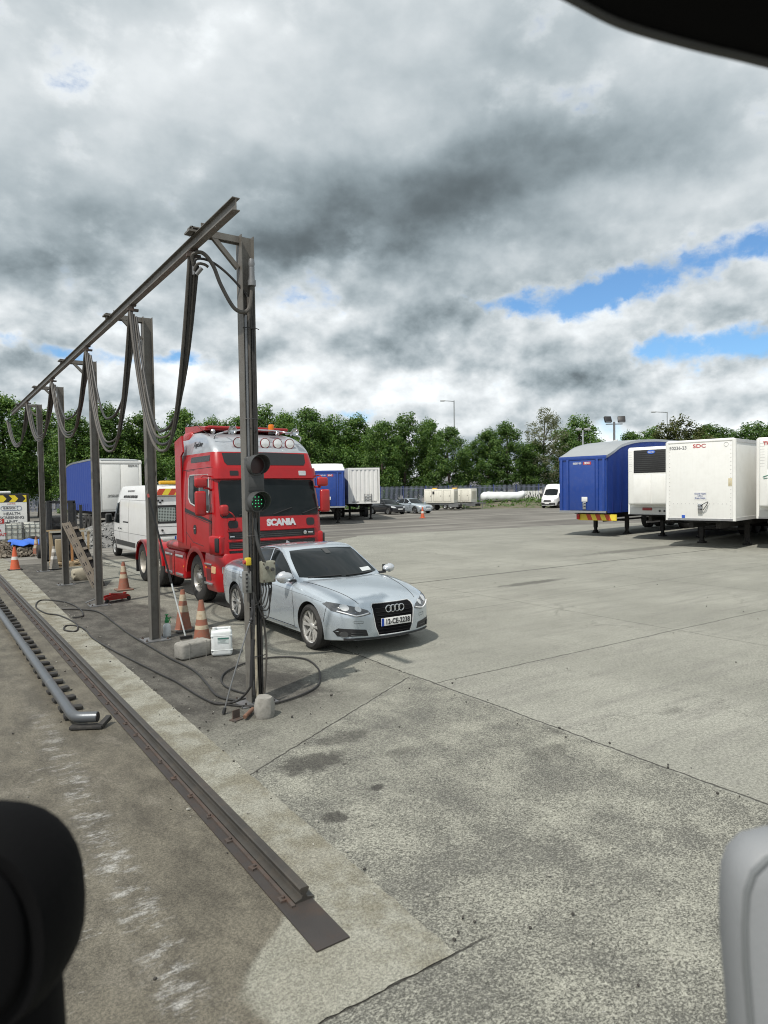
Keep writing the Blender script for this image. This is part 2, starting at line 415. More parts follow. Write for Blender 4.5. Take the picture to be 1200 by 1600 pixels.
# ------------------------------------------------------------------ ground
def ground_mats():
    def base(name):
        m, t, b = newmat(name); oc = t.node('ShaderNodeTexCoord').outputs['Object']; x, y, z = t.sep(oc)
        return m, t, b, oc, x, y
    # far, rough asphalt and trodden dirt
    m, t, b, oc, x, y = base('yard_asphalt')
    big = t.noise(oc, .18, 6, .6); trk = t.noise(t.map(oc, rot=(0, 0, R(-10)), sc=(.05, .8, 1)), 1, 6, .65); fine = t.noise(oc, 55, 4, .75)
    c = t.mix(t.step(big, .35, .65), (.115, .108, .094), (.18, .17, .15))
    c = t.mix(t.mul(t.step(trk, .5, .66), .75), c, (.27, .258, .23))
    c = t.mix(t.mul(t.step(trk, .47, .35), .75), c, (.075, .07, .064))
    f = t.add(.6, t.mul(fine, .8)); c = t.mix(1, c, t.comb(f, f, f), 'MULTIPLY')
    t.put(b.inputs['Base Color'], c); b.inputs['Roughness'].default_value = .9
    t.put(b.inputs['Normal'], t.bump(t.add(fine, t.mul(trk, 2)), .5, .02))
    far = m
    # the concrete yard
    m, t, b, oc, x, y = base('yard_concrete_slabs')
    wob = t.noise(oc, 1.3, 5, .6); wob2 = t.noise(oc, 7, 5, .65); wx = t.add(x, t.mul(t.sub(wob, .5), .10)); wy = t.add(y, t.mul(t.sub(wob, .5), .10))
    w2 = t.mul(t.sub(wob2, .5), .035)
    big = t.noise(oc, .35, 6, .62); mid = t.noise(oc, 2.2, 7, .68); fine = t.noise(oc, 38, 6, .8); fin2 = t.noise(oc, 110, 3, .75)
    sweep = t.noise(t.map(oc, rot=(0, 0, R(22)), sc=(.35, 3.0, 1)), 1.6, 7, .65)
    c = t.mix(t.step(big, .3, .7), (.222, .221, .190), (.298, .296, .256))
    c = t.mix(t.mul(t.step(sweep, .46, .68), .52), c, (.19, .185, .165))
    c = t.mix(t.mul(t.step(mid, .52, .75), .3), c, (.2, .195, .175))
    # worn slab in the near corner: open texture of pale aggregate and dark pits
    edge = t.sub(t.add(t.mul(t.sub(x, 2.28), .56), 5.38), y)
    near = t.mul(t.step(t.add(edge, t.mul(t.sub(mid, .5), .3)), -.06, .06), t.step(t.add(t.sub(5.1, x), t.mul(t.sub(wob2, .5), .05)), -.02, .02))
    pits = t.noise(t.map(oc, rot=(0, 0, R(30)), sc=(1, 1.4, 1)), 64, 6, .8); patchy = t.noise(oc, 1.7, 6, .66)
    pm_ = t.step(t.add(pits, t.mul(t.sub(patchy, .5), .30)), .475, .575)
    rough_c = t.mix(t.mul(pm_, .8), (.315, .311, .262), (.044, .043, .037))
    rough_c = t.mix(t.mul(t.step(t.noise(oc, 90, 2, .6), .66, .72), .7), rough_c, (.5, .49, .45))
    gv = t.step(patchy, .35, .7); rough_c = t.mix(t.mul(gv, .35), rough_c, (.16, .158, .145))
    c = t.mix(near, c, rough_c)
    # older, greyer surfacing round the posts and under the lorries
    old = t.mul(t.step(t.add(t.sub(5.15, x), t.mul(t.sub(wob2, .5), .1)), -.03, .03), t.step(t.sub(edge, t.mul(t.sub(mid, .5), .3)), .05, -.06))
    oldc = t.mix(t.step(mid, .36, .66), (.18, .178, .15), (.25, .246, .208))
    oldc = t.mix(t.mul(pm_, .5), oldc, (.10, .096, .085))
    c = t.mix(old, c, oldc)
    # dark wet dirt along the wash posts
    ax = t.sub(t.add(x, t.mul(t.sub(t.noise(t.map(oc, sc=(1, .55, 1)), 1.1, 7, .66), .5), 2.6)), 0)
    apr = t.mul(t.step(ax, 4.15, 3.65), t.step(t.add(y, t.mul(t.sub(mid, .5), 1.5)), 6.1, 7.2))
    apc = t.mix(t.step(t.noise(t.map(oc, sc=(1, .5, 1)), 3.2, 7, .7), .38, .66), (.038, .035, .031), (.105, .099, .087))
    c = t.mix(t.mul(apr, .88), c, apc)
    # dark blotches, oil and damp among them
    def spot(px, py, rx, ry):
        d = t.vm('MULTIPLY', t.vm('SUBTRACT', oc, (px, py, 0)), (1 / rx, 1 / ry, 0))
        return t.add(t.vm('LENGTH', d), t.mul(t.sub(wob2, .5), 1.9))
    for px, py, rx, ry, k in ((2.95, 4.5, .10, .06, .8), (2.42, 4.28, .13, .12, .75), (2.75, 5.25, .45, .25, .75), (3.3, 5.6, .35, .2, .5), (2.6, 6.2, .3, .2, .35), (3.5, 5.0, .2, .1, .4), (3.6, 7.9, .75, .3, .7), (12.5, 11.9, 1.6, .25, .6), (5.0, 9.7, .9, .16, .5), (9, 17, 2.2, .4, .4), (6.5, 4.2, .25, .1, .3), (22.5, 15.5, 5, .5, .5), (4.6, 4.2, .3, .2, .35)):
        c = t.mix(t.mul(t.step(spot(px, py, rx, ry), 1.0, .45), k), c, (.05, .047, .042))
    # joints and cracks
    def line(v, at_, wd): return t.step(t.m('ABSOLUTE', t.sub(t.add(v, w2), at_)), wd, wd * .35)
    jl = line(wx, 5.13, .016)
    jl = t.m('MAXIMUM', jl, t.mul(line(wy, 6.5, .013), t.step(x, 5.05, 5.1)))
    for a in (10.1, 17.4, 21.0, 24.6): jl = t.m('MAXIMUM', jl, t.mul(t.mul(line(wy, a, .012), t.step(x, 5.05, 5.1)), .7))
    jl = t.m('MAXIMUM', jl, t.mul(line(wy, 13.75, .05), t.step(x, 8.9, 9.2)))
    for a in (10.2, 15.3, 20.4, 25.5): jl = t.m('MAXIMUM', jl, t.mul(line(wx, a, .014), .75))
    jl = t.m('MAXIMUM', jl, t.mul(t.step(t.m('ABSOLUTE', t.add(edge, t.mul(w2, 2))), .016, .004), t.step(x, 5.1, 5.0)))
    jl = t.m('MAXIMUM', jl, t.mul(t.step(t.m('ABSOLUTE', t.add(t.sub(y, t.add(2.64, t.mul(t.sub(x, 2.2), .0))), t.mul(w2, 1.2))), .012, .004), t.step(x, 2.5, 2.35)))
    crk = t.step(t.vor(t.vm('ADD', oc, t.vm('MULTIPLY', t.noise(oc, 1.6, 6, .7, col=True), (1.6, 1.6, 0))), .33, 'DISTANCE_TO_EDGE'), .006, .002)
    crk = t.mul(crk, t.step(big, .48, .56))
    jl = t.m('MAXIMUM', jl, t.mul(crk, .35))
    c = t.mix(t.mul(jl, .85), c, (.035, .033, .029))
    f = t.add(.5, t.add(t.mul(t.step(fine, .36, .64), .52), t.mul(t.step(fin2, .36, .64), .44))); c = t.mix(1, c, t.comb(f, f, f), 'MULTIPLY')
    t.put(b.inputs['Base Color'], c); b.inputs['Roughness'].default_value = .88; b.inputs['Specular IOR Level'].default_value = .3
    h = t.sub(t.add(t.mul(fine, .5), t.mul(fin2, .25)), t.add(t.mul(t.mul(pm_, near), .7), t.mul(jl, 1.6)))
    t.put(b.inputs['Normal'], t.bump(h, .55, .012))
    yard = m
    # wash lane: brown damp concrete, a dry pale margin and white scale
    m, t, b, oc, x, y = base('wash_lane_concrete')
    mid = t.noise(oc, 2.4, 7, .66); fine = t.noise(oc, 70, 4, .75); fin2 = t.noise(oc, 210, 3, .7); strk = t.noise(t.map(oc, sc=(1.5, .75, 1)), 2.2, 8, .72)
    dryc = t.mix(t.step(mid, .35, .7), (.268, .265, .224), (.205, .201, .165)); dryc = t.mix(t.mul(t.step(t.noise(oc, .8, 5, .6), .5, .66), .4), dryc, (.19, .175, .135))
    wetc = t.mix(t.step(strk, .34, .66), (.078, .070, .054), (.143, .130, .100))
    wetc = t.mix(t.mul(t.step(t.noise(t.map(oc, sc=(1.4, .7, 1)), 1.3, 8, .72), .52, .66), .55), wetc, (.18, .165, .133))
    ex = t.add(x, t.mul(t.sub(mid, .5), .30)); lim = t.step(t.add(y, t.mul(t.sub(mid, .5), .35)), 3.0, 3.62, 1.20, 1.72)
    dry = t.step(t.sub(ex, lim), -.03, .05)
    c = t.mix(dry, wetc, dryc)
    green = t.mul(t.mul(t.step(x, 1.78, 1.86), t.step(mid, .42, .6)), .55)
    c = t.mix(green, c, (.15, .135, .095))
    hl = t.mul(t.step(t.m('ABSOLUTE', t.sub(x, t.add(.95, t.mul(t.sub(mid, .5), .16)))), .17, .05), t.step(t.noise(t.map(oc, sc=(1.6, 3.4, 1)), 2.3, 9, .76), .49, .64))
    hl = t.m('MAXIMUM', hl, t.mul(t.step(t.m('ABSOLUTE', t.sub(x, .6)), .3, .1), t.step(t.noise(t.map(oc, sc=(2, 4, 1)), 1.7, 6, .7), .60, .70)))
    hl = t.mul(hl, t.mul(t.step(y, 2.7, 3.2), t.step(y, 9.5, 5.6, .0, 1)))
    c = t.mix(t.mul(hl, .55), c, (.46, .46, .44))
    sal = t.step(fin2, .64, .72); c = t.mix(t.mul(sal, .5), c, (.42, .37, .27))
    f = t.add(.38, t.add(t.mul(t.step(fine, .36, .64), .62), t.mul(t.step(fin2, .36, .64), .62))); c = t.mix(1, c, t.comb(f, f, f), 'MULTIPLY')
    t.put(b.inputs['Base Color'], c); t.put(b.inputs['Roughness'], t.step(dry, 0, 1, .62, .9)); b.inputs['Specular IOR Level'].default_value = .35
    t.put(b.inputs['Normal'], t.bump(t.add(t.mul(fine, .5), t.mul(fin2, .4)), .5, .008))
    return far, yard, m
M_FAR, M_YARD, M_LANE = ground_mats()
def sheet(name, poly, z, m):
    b = MB(); b.face([b.bm.verts.new((p[0], p[1], z)) for p in poly]); o = b.build(name, m, smooth=0); return struct(o)
sheet('ground', [(-900, -900), (900, -900), (900, 900), (-900, 900)], 0, M_FAR)
rnd = random.Random(3)
def ragged(pts, amp, step):
    out = []
    for (a, c) in zip(pts, pts[1:] + pts[:1]):
        n = max(1, int(math.dist(a, c) / step))
        for k in range(n):
            q = k / n; out.append((a[0] + (c[0] - a[0]) * q + (rnd.uniform(-amp, amp) if k else 0), a[1] + (c[1] - a[1]) * q + (rnd.uniform(-amp, amp) if k else 0)))
    return out
sheet('yard_concrete', ragged([(-14, -14), (60, -14), (52, 22), (31.5, 28.5), (18.5, 29.8), (12.5, 24.2), (8.5, 25.5), (2.0, 26), (-14, 40)], .18, .7), .004, M_YARD)
sheet('wash_lane', ragged([(-7, 2.66), (2.19, 2.64), (2.23, 8), (2.26, 14), (2.5, 25), (2.2, 40), (-7, 40)], .007, .05), .010, M_LANE)

# far earth bank under the fence
def bank():
    m, t, b = newmat('bank_earth'); oc = t.node('ShaderNodeTexCoord').outputs['Object']
    n = t.noise(oc, 1.2, 6, .65); c = t.mix(t.step(n, .4, .62), (.14, .12, .09), (.07, .095, .035)); f = t.add(.5, t.noise(oc, 20, 4, .7)); c = t.mix(1, c, t.comb(f, f, f), 'MULTIPLY')
    t.put(b.inputs['Base Color'], c); b.inputs['Roughness'].default_value = .95
    mb = MB(); r = random.Random(5); rows = []
    prof = [(-4, -.05), (-2.5, .15), (-1, .55), (1.5, .75), (9, .7), (11, -.05)]
    for i in range(60):
        X = 9 + i * 1.2
        rows.append([cw(X, 80 + p + r.uniform(-.4, .4), h * min(1, (i + 1) / 5) + (r.uniform(-.12, .15) if h > 0 else 0)) for p, h in prof])
    mb.rings(rows, close=False, caps=False); struct(mb.build('earth_bank', m, smooth=60))
bank()

# ------------------------------------------------------------------ the wash gantry: posts, beam, hoses
def ibeam_x(b, c, w, d, tf, tw, z0, z1, mi=0):
    """upright I section: flanges face +-x, web between them"""
    b.box((c[0] - w / 2 + tf / 2, c[1], (z0 + z1) / 2), (tf, d, z1 - z0), mi=mi); b.box((c[0] + w / 2 - tf / 2, c[1], (z0 + z1) / 2), (tf, d, z1 - z0), mi=mi)
    b.box((c[0], c[1], (z0 + z1) / 2), (w - 2 * tf + .001, tw, z1 - z0), mi=mi)
POSTS = [7.17, 11.19, 15.43, 19.51, 23.41]
PH = [5.22, 5.2, 5.2, 5.2, 5.18]
BX = 2.5
plabels = ['grey steel wash post nearest the camera with traffic light and conduits on it', 'grey steel wash post with a brush pole leaning on it, beside the red lorry',
           'grey steel wash post rising from a plate beside the red jack', 'grey steel wash post with the slotted ramp leaning on it', 'grey steel wash post farthest from the camera, beside the grey cone']
def make_post(i, y, h):
    t = thing('wash_post', plabels[i], 'steel post', (3.05, y, 0), 0, 'steel posts of the lorry wash gantry')
    b = MB(); ibeam_x(b, (0, 0), .15, .15, .009, .007, .016, h); b.build('column', steel, t, 0)
    b = MB(); b.box((0.0, 0, .012), (.42, .36, .018), bev=.003); b.build('base_plate', steel_pale, t, 0)
    for sx in (-1, 1):
        for sy in (-1, 1):
            bb = MB(); bb.cyl((sx * .165, sy * .135, .02), (sx * .165, sy * .135, .03), .022, seg=6); bb.cyl((sx * .165, sy * .135, .03), (sx * .165, sy * .135, .055), .010, seg=8); bb.build('bolt', rust, t)
    b = MB(); b.box((-.31, 0.0, h - .045), (.47, .05, .07)); b.box((-.31, .022, h - .08), (.47, .006, .03)); b.build('bracket_arm', steel, t, 0)
    b = MB(); b.box((-.23, 0, h - .21), (.40, .045, .05), rot=Euler((0, R(46), 0))); b.build('brace', steel, t, 0)
    b = MB(); b.box((-.55, 0, h - .02), (.16, .11, .012)); b.box((-.61, .0, h - .05), (.012, .11, .08)); b.box((-.49, -.05, h + .01), (.05, .012, .06)); b.build('clamp_plate', steel, t, 0)
    return t
for i, (y, h) in enumerate(zip(POSTS, PH)): P_ = make_post(i, y, h); P1 = P_ if i == 0 else P1
# conduits and cables strapped into the near post
def conduit(pts, r, m, name='conduit', parent=None, sm=0, seg=8):
    b = MB(); b.tube(pts, r, seg, smooth=sm); return b.build(name, m, parent)
conduit([(-.035, -.045, .1), (-.035, -.045, 4.35)], .021, steel_pale, parent=P1)
conduit([(.005, -.05, .15), (.005, -.05, 4.55)], .019, hose_m, parent=P1)
conduit([(.045, -.045, .1), (.047, -.045, 4.6)], .022, blk_hose, parent=P1)
conduit([(.06, -.075, .12), (.062, -.075, 1.2), (.055, -.075, 2.4), (.058, -.06, 4.75)], .014, blk_hose, parent=P1)
conduit([(-.01, -.095, .05), (-.02, -.095, .5), (-.02, -.095, .9)], .018, mat('cream_pipe', (.42, .38, .29), .6, 0, .2, 6, dirt=(.2, .15, .1), dirtamt=.5), 'drain_pipe', P1)
conduit([(-.04, -.11, .9), (-.03, -.12, 1.6), (0, -.11, 2.2)], .008, blk_hose, 'cable', P1, 6)
conduit([(-.07, -.1, .1), (-.06, -.11, .8), (-.05, -.1, 1.6), (-.05, -.09, 2.3)], .009, blk_hose, 'cable', P1, 6)
conduit([(.07, -.1, .1), (.10, -.12, .6), (.06, -.11, 1.1)], .012, hose_m, 'cable', P1, 6)
conduit([(-.05, -.1, 1.35), (.03, -.16, 1.02), (.13, -.13, 1.0), (.17, -.1, 1.3)], .008, blk_hose, 'cable', P1, 6)
conduit([(.0, -.1, 2.1), (.005, -.12, 1.9), (.04, -.14, 1.72), (.10, -.14, 1.58), (.17, -.12, 1.5), (.2, -.08, 1.5)], .02, dk_grey, 'flexible_conduit', P1, 8)
for z in (.55, 1.1, 1.9, 3.2, 4.2):
    b = MB(); b.tube([(-.08, -.08, z), (-.03, -.122, z), (.06, -.122, z), (.11, -.08, z)], .005, 5); b.build('cable_tie', blk, P1)
b = MB(); b.cyl((.02, -.12, 4.72), (.02, -.12, 4.86), .035, .03); b.cyl((.02, -.12, 4.66), (.02, -.12, 4.72), .045); b.lathe([(.03, 4.86), (.038, 4.9), (.03, 4.95), (.0, 4.96)], (.02, -.12, 0), 'Z', 12); b.build('pipe_elbow', steel_pale, P1)

# long overhead beam
t = thing('overhead_beam', 'long grey steel beam running overhead past all the wash posts', 'steel beam', (BX, 6.06, 0))
b = MB(); z0, z1 = 5.02, 5.14; L = 19.4
for z in (z0 + .004, z1 - .004): b.box((0, L / 2, z), (.075, L, .008))
b.box((0, L / 2, (z0 + z1) / 2), (.007, L, z1 - z0 - .016)); b.build('beam_section', steel, t, 0)
for y in POSTS:
    b = MB(); b.box((-.02, y - 6.06, z1 + .014), (.17, .16, .02)); b.cyl((-.07, y - 6.06, z1 + .02), (-.07, y - 6.06, z1 + .05), .012, seg=6); b.build('beam_clamp', steel, t, 0)

# hoses looped under the beam
HANG = [7.28, 9.85, 12.98, 16.9, 21.3, 26.6]; SAG = [2.03, 1.88, 1.4, 1.2, 1.05]
flab = ['longest loop of grey hoses hanging from the beam, beside the nearest post', 'second loop of grey hoses from the camera, hanging over the second post', 'loop of grey hoses hanging between the second and third steel posts, third from the camera', 'loop of grey hoses in front of the fourth steel post', 'loop of grey hoses farthest along the beam, at the left edge']
for i in range(5):
    ya, yb = HANG[i], HANG[i + 1]
    t = thing('hose_festoon', flab[i], 'hose loop', (BX, ya, 4.98), 0, 'loops of hose hanging from the overhead beam')
    r = random.Random(i)
    for k in range(4):
        sag = SAG[i] * (1 - .05 * k - (.16 if (k == 3 and i in (1, 2)) else 0)); pts = []; dx = (-.045 + .03 * k); n = 26
        for q in range(n + 1):
            u = q / n; s = 2 * u - 1
            z = -.03 - sag * (1 - abs(s) ** 2.7) - .03 * k * (1 if abs(s) > .99 else .6)
            pts.append((dx + .05 * math.sin(u * 3 + k) * (1 - abs(s)), (yb - ya) * (u + .03 * math.sin(PI * 2 * u)), z))
        b = MB(); b.tube(pts, .0185 if k != 2 else .014, 8); b.build('hose', hose_m if k % 2 == 0 else blk_hose, t)
    b = MB(); b.cyl((0, 0, .04), (0, 0, -.05), .018); b.box((0, 0, -.03), (.15, .05, .03)); b.box((0, .0, .035), (.09, .06, .02)); b.build('hanger', rust, t)
t = thing('hose_lead', 'grey hoses curving from the beam end down to the nearest post', 'hose', (BX, 7.28, 4.95))
for k, (pts, r) in enumerate([([(0, 0, -.1), (-.02, -.03, .0), (.07, -.09, .02), (.17, -.12, -.1), (.25, -.15, -.32), (.38, -.2, -.56), (.52, -.22, -.56), (.57, -.22, -.35), (.57, -.22, -.16)], .021),
                              ([(0, 0, -.12), (.02, -.04, -.04), (.15, -.06, -.04), (.3, -.1, -.13), (.48, -.13, -.3), (.56, -.16, -.45), (.58, -.17, -.75)], .014),
                              ([(0, 0, -.16), (.03, -.04, -.09), (.1, -.06, -.09), (.14, -.06, -.11)], .016)]):
    b = MB(); b.tube(pts, r, 8, smooth=6); b.build('hose', hose_m if k != 1 else blk_hose, t)
b = MB(); b.cyl((.02, -.02, -.2), (.07, -.06, -.13), .022); b.cyl((0, 0, -.02), (0, 0, -.2), .016); b.build('coupling', steel_pale, t)

# traffic light on the near post
t = thing('traffic_light', 'dark grey two lamp traffic light showing green dots on the nearest post', 'traffic light', (3.01, 6.96, 2.48 * .08)); t.scale = (.92, .92, .92)
b = MB(); b.box((0, .0, 2.475), (.225, .10, .655), bev=.03, seg=3); b.box((0, -.052, 2.475), (.2, .012, .16), bev=.004); b.box((0, -.056, 2.44), (.17, .008, .004)); b.build('housing', dk_grey, t)
def visor(z):
    b = MB(); n = 22; rings = []
    for (r, f) in ((.118, 0), (.124, 1), (.118, 1), (.110, 0)):
        ring = []
        for k in range(n + 1):
            a = R(-60) + R(300) * k / n      # open below
            dep = .045 + .13 * max(0, math.sin(min(max((a + R(60)) / R(300), 0), 1) * PI)) ** .6
            ring.append((r * math.cos(a), -.05 - (dep if f else 0), z + r * math.sin(a)))
        rings.append(ring)
    rings.append(rings[0]); b.rings(rings, close=False, caps=False)
    b.torus((0, -.052, z), .112, .012, 'Y', 28, 8); v = b.build('visor', dk_grey, t)
    b = MB(); b.lathe([(.103, -.048), (.10, -.058), (.06, -.062), (0, -.064)], (0, 0, z), 'Y', 24)
    l = b.build('lens', mat('unlit_red_lens', (.045, .018, .018), .35, 0, .2, 20) if z > 2.5 else mat('green_lens_dark', (.006, .02, .010), .3, 0, .2, 20), v)
    return l
visor(2.70); gl = visor(2.265)
led = mat('green_led', (.06, .60, .22), .4, emit=1.0)
for r_, n_, o_ in ((.024, 4, PI / 4), (.062, 8, PI / 8)):
    for k in range(n_):
        a = 2 * PI * k / n_ + o_; b = MB(); b.lathe([(.0062, 0), (.005, -.004), (0, -.006)], (r_ * math.cos(a), -.064, 2.265 + r_ * math.sin(a)), 'Y', 8); b.build('led_dot', led, t)

# control boxes
t = thing('junction_box', 'grey green control box with cable glands on right side of nearest post', 'control box', (3.185, 7.08, 0))
box_m = mat('box_grey_green', (.25, .25, .20), .6, 0, .15, 6, dirt=(.1, .09, .07), dirtamt=.45)
b = MB(); b.box((0, 0, 1.49), (.17, .12, .24), bev=.008); b.build('enclosure', box_m, t)
b = MB(); b.box((0, -.064, 1.49), (.155, .012, .225), bev=.004); lid = b.build('lid', box_m, t)
for dx, dz in ((-.065, .095), (.065, .095), (-.065, -.095), (.065, -.095)):
    b = MB(); b.cyl((dx, -.068, 1.49 + dz), (dx, -.075, 1.49 + dz), .009, seg=8); b.build('screw', rust, lid)
for dx, dz in ((-.03, .05), (.035, .03)):
    b = MB(); b.cyl((dx, -.07, 1.49 + dz), (dx, -.10, 1.49 + dz), .02); b.build('selector_knob', dk_grey, t)
for k, dx in enumerate((-.05, -.015, .02, .05)):
    b = MB(); b.cyl((dx, 0, 1.372), (dx, 0, 1.335), .014); b.build('cable_gland', blk, t)
    conduit([(dx, 0, 1.34), (dx - .01, -.03, 1.26), (dx - .07, -.04, 1.15 - .03 * k), (-.17, -.03, 1.12)], .008, blk_hose, 'cable', t, 5)
t = thing('switch_panel', 'narrow grey switch panel with push buttons on left side of nearest post', 'switch panel', (2.945, 7.08, 0))
b = MB(); b.box((0, 0, 1.39), (.075, .09, .24), bev=.006); b.build('panel', mat('panel_grey', (.20, .20, .19), .55, .2, .15, 6, dirt=(.1, .09, .07), dirtamt=.4), t)
for k in range(5):
    b = MB(); b.cyl((-.02, -.045, 1.30 + .045 * k), (-.02, -.06, 1.30 + .045 * k), .011, seg=10); b.build('push_button', blk, t)
t = thing('stop_switch', 'small yellow switch with a red button on left side of nearest post', 'switch', (2.955, 7.06, 0))
b = MB(); b.box((0, 0, 1.62), (.06, .06, .085), bev=.008); b.build('switch_body', mat('switch_yellow', (.62, .47, .03), .5, 0, .1, 10, dirt=(.2, .16, .05), dirtamt=.3), t)
b = MB(); b.cyl((-.03, 0, 1.615), (-.055, 0, 1.615), .022); b.build('stop_button', mat('button_red', (.4, .06, .05), .5), t)
b = MB(); b.tube([(0, 0, 1.58), (0, -.02, 1.5), (.0, -.02, 1.5)], .012, 8); b.build('cable', blk_hose, t)

# pressure lance and the hoses on the ground
t = thing('pressure_lance', 'thin steel pressure lance with black grip propped on the nearest post', 'pressure lance')
b = MB(); b.tube([(2.955, 6.98, 1.02), (2.87, 6.95, .84), (2.69, 6.95, .33), (2.61, 6.96, .06)], .0085, 8, smooth=4); b.build('rod', steel_pale, t)
b = MB(); b.tube([(2.985, 7.0, 1.2), (2.955, 6.98, 1.02), (2.93, 6.965, .95)], lambda q: .02 + .006 * math.sin(q * 20), 10, smooth=5); b.build('grip', blk, t)
b = MB(); b.cyl((2.615, 6.96, .075), (2.595, 6.96, .015), .017, .021); b.build('nozzle', blk, t)
t = thing('spray_gun', 'black spray gun hanging upright beside the nearest post', 'spray gun')
b = MB(); b.tube([(2.93, 6.9, .78), (2.9, 6.88, .55), (2.875, 6.86, .28)], lambda q: .022 - .004 * q, 10, smooth=5); b.build('barrel', blk, t)
b = MB(); b.tube([(2.985, 7.0, 1.28), (2.975, 6.96, 1.1), (2.945, 6.91, .84), (2.935, 6.9, .78)], .009, 8, smooth=5); b.build('feed_hose', blk_hose, t)
def lay(name, label, pts, r=.013, cat='hose'):
    b = MB(); b.tube([(p[0], p[1], (p[2] if len(p) > 2 else .0) + r + .012) for p in pts], r, 8, smooth=8)
    return tag(b.build(name, blk_hose), label, cat)
lay('coiled_hose', 'black hose tangled on the pale lane edge and running to the nearest post', [(2.93, 6.93, .6), (2.9, 6.88, .3), (2.82, 7.05, .08), (2.72, 7.25), (2.63, 7.35), (2.58, 7.75), (2.55, 8.5), (2.5, 8.9), (2.36, 10.2), (2.3, 10.8), (2.23, 11.9), (2.27, 12.7), (2.2, 13.2), (2.05, 13.3), (1.97, 12.9), (2.12, 12.7), (2.24, 13.4), (2.14, 14.5), (1.95, 15.0), (1.9, 16), (2.12, 16.9), (2.5, 16.3), (2.6, 15.2), (2.5, 14.2), (2.3, 14.1)])
lay('loop_hose', 'black hose making a big round loop on the ground right of the nearest post', [(2.66, 7.35), (2.8, 7.12), (2.95, 6.97), (3.2, 6.93), (3.5, 7.0), (3.85, 7.2), (4.1, 7.55), (4.3, 8.0), (4.38, 8.5), (4.15, 8.82), (3.75, 8.86), (3.3, 8.6), (3.08, 8.3), (2.98, 7.95), (3.02, 7.6), (3.12, 7.4), (3.16, 7.3, .03)], .012)
lay('straight_hose', 'black hose lying along the line of steel posts from the third to the nearest', [(2.3, 15.3), (2.6, 15.0), (2.84, 14.4), (2.82, 12.8), (2.8, 11.7), (2.83, 10.6), (2.85, 9.8), (2.91, 8.9), (2.84, 8.2), (2.76, 7.6), (2.86, 7.3), (2.98, 7.28)], .014)
b = MB()
r = random.Random(2); rg = []
for k, z in enumerate((.0, .03, .12, .19, .215)):
    rg.append([(2.925 + (.095 + (-.02 if k > 3 else .012 * math.sin(k))) * math.cos(a) * (1 + r.uniform(-.08, .08)), 6.63 + .1 * math.sin(a) * (1 + r.uniform(-.08, .08)), z + .005) for a in [2 * PI * j / 14 for j in range(14)]])
tag(b.rings(rg).build('concrete_block', conc_block), 'small upright lump of concrete at the foot of the nearest post', 'block')
t = thing('pipe_stub', 'rusty bent pipe stub with a bracket on the ground in front of the nearest post', 'pipe', (2.72, 6.68, .005))
b = MB(); b.tube([(.16, .16, .035), (.05, .03, .04), (.0, -.03, .045), (-.02, -.05, .04)], .022, 10, smooth=5); b.build('pipe', mat('rust_brown', (.22, .12, .08), .7, .2, .3, 8, dirt=(.1, .06, .04), dirtamt=.4), t)
b = MB(); b.box((-.07, .06, .05), (.09, .012, .10), rot=Euler((0, 0, .3))); b.box((-.08, .03, .006), (.12, .09, .01), rot=Euler((0, 0, .3))); b.build('bracket', rust, t)

# wash rail: plate, rail, clips
t = thing('wash_rail', 'worn steel rail on a dark track plate along the concrete strip', 'rail', (0, 0, .012))
b = MB(); b.box((1.705, 15.6, .004), (.20, 25.1, .008)); b.build('track_plate', mat('plate_dark', (.056, .050, .047), .62, .3, .3, 2.5, .15, 50, dirt=(.09, .055, .035), dirtamt=.35), t, 0)
b = MB()
prof = [(-.06, .008), (-.06, .018), (-.018, .028), (-.010, .05), (-.026, .062), (-.030, .082), (-.022, .09), (.022, .09), (.030, .082), (.026, .062), (.010, .05), (.018, .028), (.06, .018), (.06, .008)]
b.prism([(1.755 + p[0], p[1]) for p in prof], 'xz', 3.47, 28.0)
b.build('rail', mat('rail_steel', (.085, .079, .070), .42, .55, .3, 3, .12, 60, dirt=(.16, .13, .10), dirtamt=.35, streak=.0), t, 25)
b = MB(); b.box((1.675, 15.6, .0135), (.022, 24.3, .011)); b.build('edge_strip', rust, t, 0)
rr = random.Random(9)
for k in range(40):
    y = 3.55 + .41 * k
    b = MB(); b.box((1.652 + rr.uniform(-.008, .008), y, .014), (.04, .05, .012), rot=Euler((0, 0, rr.uniform(-.3, .3)))); b.cyl((1.655, y, .018), (1.655, y, .032), .011, seg=6); b.build('rail_clip', rust, t, 0)

# wheel guide pipe with rubber pads
t = thing('guide_pipe', 'grey steel wheel guide pipe with a bent end and black pads under it', 'guide pipe', (0, 0, .012))
pp = [(1.10, 26, .11), (1.14, 18, .11), (1.17, 13, .11), (1.19, 10, .11), (1.2, 8, .11), (1.2, 7.62, .11), (1.205, 7.53, .11), (1.225, 7.46, .11), (1.25, 7.43, .11), (1.29, 7.40, .11), (1.40, 7.33, .11)]
b = MB(); b.tube(pp, .055, 18)
gp = mat('zinc_pipe', (.125, .135, .145), .38, .55, .22, 3, .05, 60, dirt=(.2, .2, .19), dirtamt=.25)
pipe = b.build('pipe', gp, t, 50)
b = MB(); b.lathe([(.047, 0), (.046, .05), (0, .06)], (0, 0, 0), 'X', 16); o = b.build('pipe_mouth', blk, t); o.location = (1.405, 7.327, .11); o.rotation_euler = (0, 0, R(180 - 32))
for y in (8.95, 11.4): b = MB(); b.cyl((1.197, y, .11), (1.196, y + .03, .11), .0565, seg=18); b.build('pipe_joint', steel_pale, t)
pad = mat('pad_rubber', (.028, .027, .026), .7, 0, .25, 7, .2, 40, dirt=(.09, .08, .065), dirtamt=.3)
y = 7.78; k = 0
